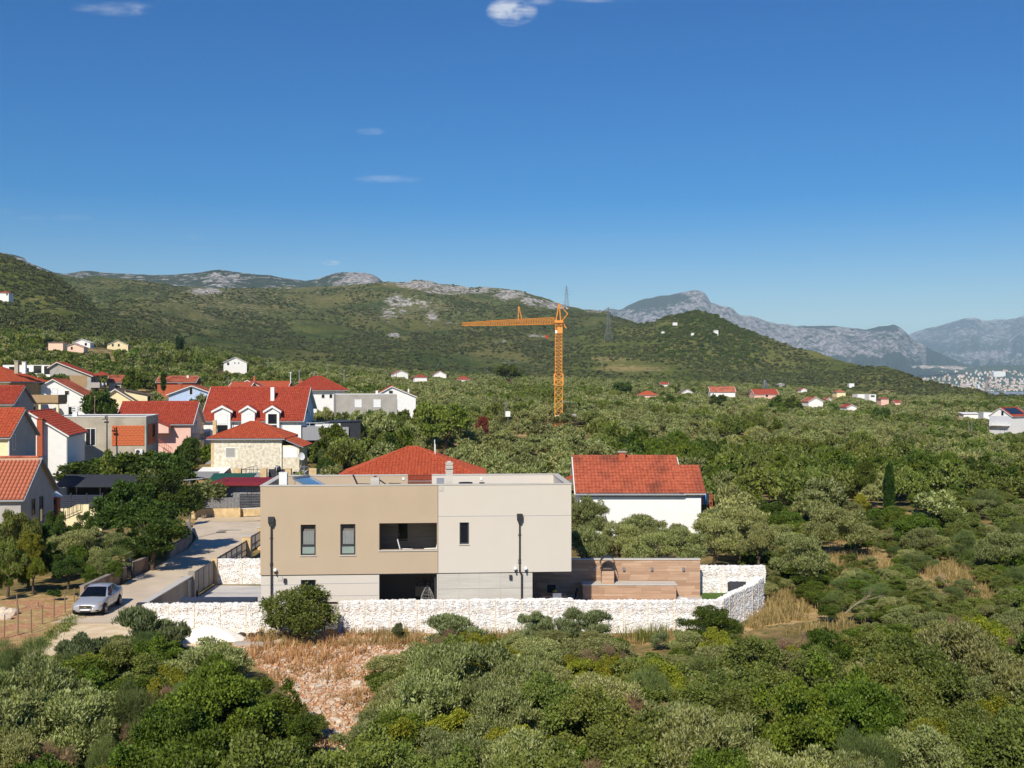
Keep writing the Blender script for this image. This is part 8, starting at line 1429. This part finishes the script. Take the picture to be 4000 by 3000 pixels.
for i, (x, Y) in enumerate(cand):
    u = 2000 + x / Y * FP
    if u < 1250 and Y < 106: continue
    vg = 1500 + (HC - gzs[i]) / Y * FP
    if 3350 < u < 3610 and 1494 < vg < 1562 and Y > 480 and fgr.random() < .88: continue
    if 2230 < u < 3000 and Y < 80: continue
    if Y < 100 and u < 2230: continue
    if u > 2900 and Y < 108 and fgr.random() < .8: continue
    if nse2[i] > .2 and fgr.random() < .75: continue
    if u < 1250 and fgr.random() < .35: continue
    n = nse[i] + fgr.uniform(-.12, .12); kd = 'olive' if n < .10 else ('oak' if n < .19 else 'mastic')
    if u < 1000 and Y > 250: kd = fgr.choice(['oak', 'mastic', 'olive'])
    w = fgr.uniform(3.5, 5.6); h = fgr.uniform(2.9, 4.5) * (1.0 if kd != 'oak' else 1.15)
    if u < 900 and Y > 400: h *= 1.5; w *= 1.3
    z = float(gzs[i])
    if not can_plant(x, Y, w, z + h, .45): continue
    if near_any(x, Y, w, FGX[-130:], .2) and Y < 116: continue
    lim = {'olive': 255, 'oak': 120, 'mastic': 90}[kd]
    if ind[kd] < lim:
        ind[kd] += 1; mid = kd + '_mid' if Y > 88 else kd; sl_, gr = sector(u, Y)
        nm = {'olive': 'olive_tree', 'oak': 'oak_tree', 'mastic': 'evergreen_tree'}[kd]; lb = ('small ' if w < 4.4 else 'broad ' if w > 5.2 else '') + {'olive': 'grey-green olive tree', 'oak': 'olive-brown oak', 'mastic': 'dark evergreen tree'}[kd] + ', ' + sl_
        plant(mid, x, Y, w, h, lb, nm, 'tree', gr, False, z=z, rs=fgr)
    else: far.append((x, Y, z, w, h, kd))
for kd, nm, lb in (('olive', 'olive_grove', 'dense olive groves covering the plain as one grey-green mass'), ('oak', 'oak_scrub', 'olive-brown scrub trees scattered through the plain'), ('mastic', 'evergreen_scrub', 'dark evergreen trees scattered through the plain')):
    for tier, lo, hi, sfx in (('', 0, 290, '_mid'), ('', 290, 2000, '_far')):
        a = np.array([f[:5] for f in far if f[5] == kd and lo <= f[1] < hi])
        if len(a) == 0: continue
        hs_ = np.mean([HGT[m.name] for m in VEG[kd + sfx]]); scatter(nm, lb + (' nearer by' if sfx == '_mid' else ' towards the hills'), VEG[kd + sfx], a[:, 0], a[:, 1], a[:, 2], a[:, 3] / 2.1, (a[:, 4] / hs_) / (a[:, 3] / 2.1), seed=len(a))
# hillside scrub
def hill_scatter(nm, name, label, n, smin, smax, tpow, meshes, seed, u0=None, u1=None, vfun=None):
    X, Y, Z, uu, tt = HILLS[nm]; r = np.random.default_rng(seed); me = bpy.data.objects[nm].data; nrow, ncol = X.shape; rk = np.zeros(len(me.vertices), np.float32); me.attributes['rock'].data.foreach_get('value', rk); rk = rk[:nrow * ncol].reshape(nrow, ncol)
    dr = np.zeros(len(me.vertices), np.float32); me.attributes['dry'].data.foreach_get('value', dr); dr = dr[:nrow * ncol].reshape(nrow, ncol)
    fj = (r.random(n) ** tpow) * (nrow - 1.001); fi = r.random(n) * (ncol - 1.001); j = fj.astype(int); i = fi.astype(int); a = fj - j; b = fi - i
    g = lambda A: (A[j, i] * (1 - b) + A[j, i + 1] * b) * (1 - a) + (A[j + 1, i] * (1 - b) + A[j + 1, i + 1] * b) * a
    x, y, z = g(X), g(Y), g(Z); ok = r.random(n) > np.clip((g(rk) + .38) * 1.25, .0, .94); ok &= (fbm(x / 55, y / 90, 4) + r.random(n) * .3 - .12 - np.clip(g(dr), 0, 1) * .5) > -.1
    s = smin + (smax - smin) * r.random(n) ** 2
    if vfun is not None: ok &= vfun(2000 + x / y * FP, y)
    x, y, z, s = x[ok], y[ok], z[ok], s[ok]; scatter(name, label, meshes, x, y, z - .25 * s, s / 2.0, np.full(len(s), .95), seed)
hill_scatter('scrub_hill', 'hill_scrub', 'evergreen scrub covering the broad hill', 62000, 1.6, 4.4, .8, VEG['scrub_far'], 5); hill_scatter('spur_hill', 'spur_scrub', 'evergreen scrub covering the lower spur', 17000, 1.5, 4.0, .8, VEG['scrub_far'], 6); hill_scatter('near_slope', 'slope_scrub', 'evergreen scrub covering the steep left slope', 15000, 1.5, 4.2, .8, VEG['scrub_far'], 7)
hill_scatter('spur_hill', 'knoll_trees', 'dark trees crowding the knoll of the spur', 5200, 2.5, 6, .6, VEG['mastic_far'], 8, vfun=lambda u, y: (u > 2570) & (u < 2960) & (y > 1000)); hill_scatter('coast_slope', 'coast_scrub', 'dark trees between the houses of the distant town', 6000, 6, 16, 1.0, VEG['scrub_far'], 9)
# ---------------------------------------------------------------- ground details: stones, dry grass, dead branch, rusty post
def loose_stones():
    r = random.Random(9); b = MB(); n = 0
    while n < 4200:
        u, v = r.uniform(880, 1720), r.uniform(2475, 3020)
        if not inpoly(np.array([u]), np.array([v]), POLY_CLEAR)[0]: continue
        p = PZ(u, v); s = r.uniform(.03, .10) * (1 + 1.2 * (r.random() < .07)); vv, f = stone_block(r, s * 1.3, s * 1.1, s * .8); a = r.uniform(0, 6.28); b.add([(p.x + q[0] * math.cos(a) - q[1] * math.sin(a), p.y + q[0] * math.sin(a) + q[1] * math.cos(a), .03 + q[2]) for q in vv], f, 0 if r.random() < .6 else 1); n += 1
    mat('stone_pink', lin(206, 168, 128), .95, .12, 6); tag(b.build('loose_stones', ['pale_rock', 'stone_pink']), 'loose pale stones strewn over the reddish clearing', kind='stuff')
loose_stones()
leafmat('grass_dry', lin(140, 128, 70), lin(208, 184, 122), trans=.3); leafmat('grass_brown', lin(158, 112, 72), lin(210, 166, 116), trans=.3); leafmat('grass_green', lin(80, 96, 40), lin(142, 146, 66), trans=.2)
def tufts(name, label, spots, matn, seed):
    r = np.random.default_rng(seed); V = []; 
    for (x, y, z, h, n) in spots:
        a = r.random(n) * 6.283; l = h * (.5 + .6 * r.random(n)); lean = 1.0 * r.random(n) ** 1.3; bx = x + r.normal(0, .12, n); by = y + r.normal(0, .12, n); tx = bx + np.cos(a) * l * lean; ty = by + np.sin(a) * l * lean; w = .012 + .012 * r.random(n); px = -np.sin(a) * w; py = np.cos(a) * w; zz = np.full(n, z)
        V.append(np.stack([np.stack([bx - px, by - py, zz], 1), np.stack([bx + px, by + py, zz], 1), np.stack([tx + px * .4, ty + py * .4, zz + l], 1), np.stack([tx - px * .4, ty - py * .4, zz + l], 1)], 1))
    V = np.concatenate(V).reshape(-1, 3); m = len(V) // 4; me = bpy.data.meshes.new(name); me.vertices.add(4 * m); me.vertices.foreach_set('co', V.astype(np.float32).ravel()); me.loops.add(4 * m); me.loops.foreach_set('vertex_index', np.arange(4 * m, dtype=np.int32)); me.polygons.add(m); me.polygons.foreach_set('loop_start', (np.arange(m) * 4).astype(np.int32)); me.update(calc_edges=True)
    at = me.attributes.new('tone', 'FLOAT', 'FACE'); at.data.foreach_set('value', r.random(m).astype(np.float32)); me.materials.append(MATS[matn]); tag(link(name, me), label, kind='stuff')
def spots(polys, n, h0, h1, cnt, seed, dens=None):
    r = random.Random(seed); out = []; k = 0
    us = [p[0] for q in polys for p in q]; vs_ = [p[1] for q in polys for p in q]
    while len(out) < n and k < n * 60:
        k += 1; u, v = r.uniform(min(us), max(us)), r.uniform(min(vs_), max(vs_))
        if v < 1800 or not any(inpoly(np.array([u]), np.array([v]), q)[0] for q in polys): continue
        p = PZ(u, v)
        if dens and not dens(p.x, p.y, r): continue
        out.append((p.x, p.y, gz(p.x, p.y) - .02, r.uniform(h0, h1), cnt))
    return out
tufts('dry_grass', 'tall golden dry grass on the slope right of the villa', spots(POLY_DRY[:3], 1500, .2, .65, 9, 1, lambda x, y, r: float(fbm(np.array([x / 3]), np.array([y / 3]), 3)[0]) + r.uniform(-.12, .12) > -.05), 'grass_dry', 1)
tufts('slope_grass', 'sparse dry grass between the shrubs of the right slope', spots([[(2960, 2260), (3080, 2200), (3560, 2180), (3960, 2240), (3960, 2440), (3560, 2430), (3200, 2480), (2980, 2480)]], 900, .2, .6, 9, 12, lambda x, y, r: float(fbm(np.array([x / 4]), np.array([y / 4]), 3)[0]) > -.04), 'grass_dry', 12)
wall_strip = [sc([(560, 1366), (1480, 1366), (1480, 1392), (930, 1396), (560, 1400)])]
tufts('brown_stalks', 'brown dry stalks under the round olive bush', spots([sc([(540, 1388), (760, 1385), (800, 1400), (740, 1440), (620, 1450), (540, 1430)])], 220, .2, .55, 8, 2), 'grass_brown', 2)
tufts('wall_weeds', 'straw-coloured weeds at the foot of the gabion wall', spots(wall_strip, 700, .2, .5, 8, 3, lambda x, y, r: float(fbm(np.array([x / 2]), np.array([y / 2]), 2)[0]) > -.08), 'grass_dry', 3)
tufts('clearing_weeds', 'sparse dry tufts over the stony clearing', spots([POLY_CLEAR], 260, .2, .5, 12, 4, lambda x, y, r: float(fbm(np.array([x / 1.5]), np.array([y / 1.5]), 2)[0]) > .03), 'grass_brown', 4)
tufts('verge_grass', 'green weeds along the edge of the pale track', spots([sc([(60, 1400), (150, 1330), (180, 1310), (190, 1320), (165, 1345), (80, 1420)])], 260, .08, .22, 10, 5), 'grass_green', 5)
tufts('green_weeds', 'upright green weeds in front of the gabion wall', spots([sc([(845, 1376), (885, 1376), (885, 1386), (845, 1386)]), sc([(1095, 1372), (1190, 1372), (1190, 1382), (1095, 1382)]), sc([(1330, 1372), (1440, 1372), (1440, 1390), (1330, 1390)])], 46, .4, .9, 12, 6), 'grass_green', 6)
def branches(label, p, size, seed, tilt):
    r = random.Random(seed); b = MB()
    def grow(a, d, l, rad, k):
        e = a + d * l; b.bar(a, e, rad, 5, rad * .6)
        if k: [grow(a.lerp(e, r.uniform(.5, 1)), (d + Vector((r.uniform(-.6, .6), r.uniform(-.6, .6), r.uniform(-.3, .5)))).normalized(), l * r.uniform(.5, .75), rad * .55, k - 1) for _ in range(3)]
    grow(Vector((0, 0, 0)), Vector(tilt).normalized(), size, .035 * size, 3); return tag(b.build('dead_branch', 'twig', None, loc=p), label, 'branch')
branches('bare dead branch leaning out of the shrubs right of the white wall', PZ(3300, 2440) + Vector((0, 0, .6)), 1.1, 2, (.7, .1, .55)); branches('bare twigs above the bottom right thicket', PZ(3180, 2960) + Vector((0, 0, 1.2)), 1.2, 3, (.6, 0, .5)); branches('bare twigs in the lower right slope grass', PZ(3720, 2330), 0.9, 5, (-.3, .2, .8))
t = thing('rusty_post', 'rusty iron post with a brace in the bottom left thicket', 'post', PZ(846, 3080)); mat('rust', lin(110, 56, 40), .85, .2, 6); MB().bar((0, 0, 0), (0, 0, 2.0), .035, 8).build('post', 'rust', t); MB().bar((-.45, 0, .2), (-.02, 0, 1.0), .03, 8).build('brace', 'rust', t)
def undergrowth():
    r = np.random.default_rng(77); n = 5200; Y = 23 + 80 * r.random(n) ** 1.2; u = -300 + 4700 * r.random(n); x = (u - 2000) / FP * Y; v = 1500 + HC / Y * FP; h = .5 + .7 * r.random(n)
    lim = np.interp(u, [a for a, b in LIM], [b for a, b in LIM]); vt = 1500 + (HC - h) / Y * FP
    ok = np.where(Y < 56, vt > lim + 40, (u > 2900) & (Y > 58)); ok &= ~inpoly(u, v, POLY_CLEAR) & ~inpoly(u + 40, v, POLY_CLEAR) & ~inpoly(u - 40, v, POLY_CLEAR)
    for p in POLY_DRY[:3]: ok &= ~(inpoly(u, v, p) & (r.random(n) > .22))
    for (x0, x1, y0, y1) in BLOCK: ok &= ~((x > x0) & (x < x1) & (Y > y0) & (Y < y1))
    x, Y, h, u = x[ok], Y[ok], h[ok], u[ok]; half = len(x) // 2
    scatter('undergrowth', 'low green undergrowth between the shrubs', VEG['mastic'][:2] + VEG['oak'][:2], x[:half], Y[:half], ground_uy(u[:half], Y[:half] / K), h[:half] * .9, np.full(half, .8), 5)
    scatter('undergrowth', 'low grey-green undergrowth between the shrubs', VEG['olive'][:2] + VEG['broom'][:1] + VEG['oak'][2:], x[half:], Y[half:], ground_uy(u[half:], Y[half:] / K), h[half:] * .9, np.full(len(x) - half, .8), 6)
undergrowth()
def outer_thicket():
    r = np.random.default_rng(78); n = 900; Y = 23 + 90 * r.random(n); u = np.where(r.random(n) < .35, -1500 + 1130 * r.random(n), 4420 + 1500 * r.random(n)); ok = ~((u < 0) & (Y > 52)); u, Y = u[ok], Y[ok]; x = (u - 2000) / FP * Y; h = 1.1 + .8 * r.random(len(x))
    scatter('outer_thicket', 'shrub thicket continuing on both sides of the view', VEG['mastic'] + VEG['oak'] + VEG['olive'], x, Y, ground_uy(u, Y / K), h, np.full(len(x), .95), 9)
outer_thicket()
def tell_apart():       # things that still share a description are told apart by their order in the photo
    by = {}
    for o in list(COL.objects):
        if o.parent is None and o.get('category') and o.name.split('.')[0] != 'town_house': by.setdefault(o['label'], []).append(o)
    W_ = 'first second third fourth fifth sixth seventh eighth ninth tenth eleventh twelfth'.split()
    for lb, os_ in by.items():
        k = len(os_)
        if k < 2: continue
        os_.sort(key=lambda o: o.location.x / max(1, o.location.y))
        for i, o in enumerate(os_):
            e = (['left one', 'right one'] if k == 2 else ['left one', 'middle one', 'right one'])[i] if k < 4 else (W_[i] + ' from left' if i < 12 else None)
            if e: o['label'] = lb + ', ' + e
tell_apart()
# ---------------------------------------------------------------- air between here and the mountains
hz = MB().box(-60000, 60000, -40, 36000, -75, 1260); me = hz.mesh('haze', 'white'); me.materials.clear(); m = bpy.data.materials.new('haze'); m.use_nodes = True; nt = m.node_tree; nt.nodes.remove(nt.nodes['Principled BSDF'])
pv = nt.nodes.new('ShaderNodeVolumePrincipled'); pv.inputs['Color'].default_value = (.60, .83, 1.0, 1); pv.inputs['Density'].default_value = HAZE; pv.inputs['Anisotropy'].default_value = -.2; nt.links.new(pv.outputs[0], nt.nodes['Material Output'].inputs['Volume']); me.materials.append(m); tag(link('haze', me), 'thin blue summer haze over the whole landscape', kind='stuff')
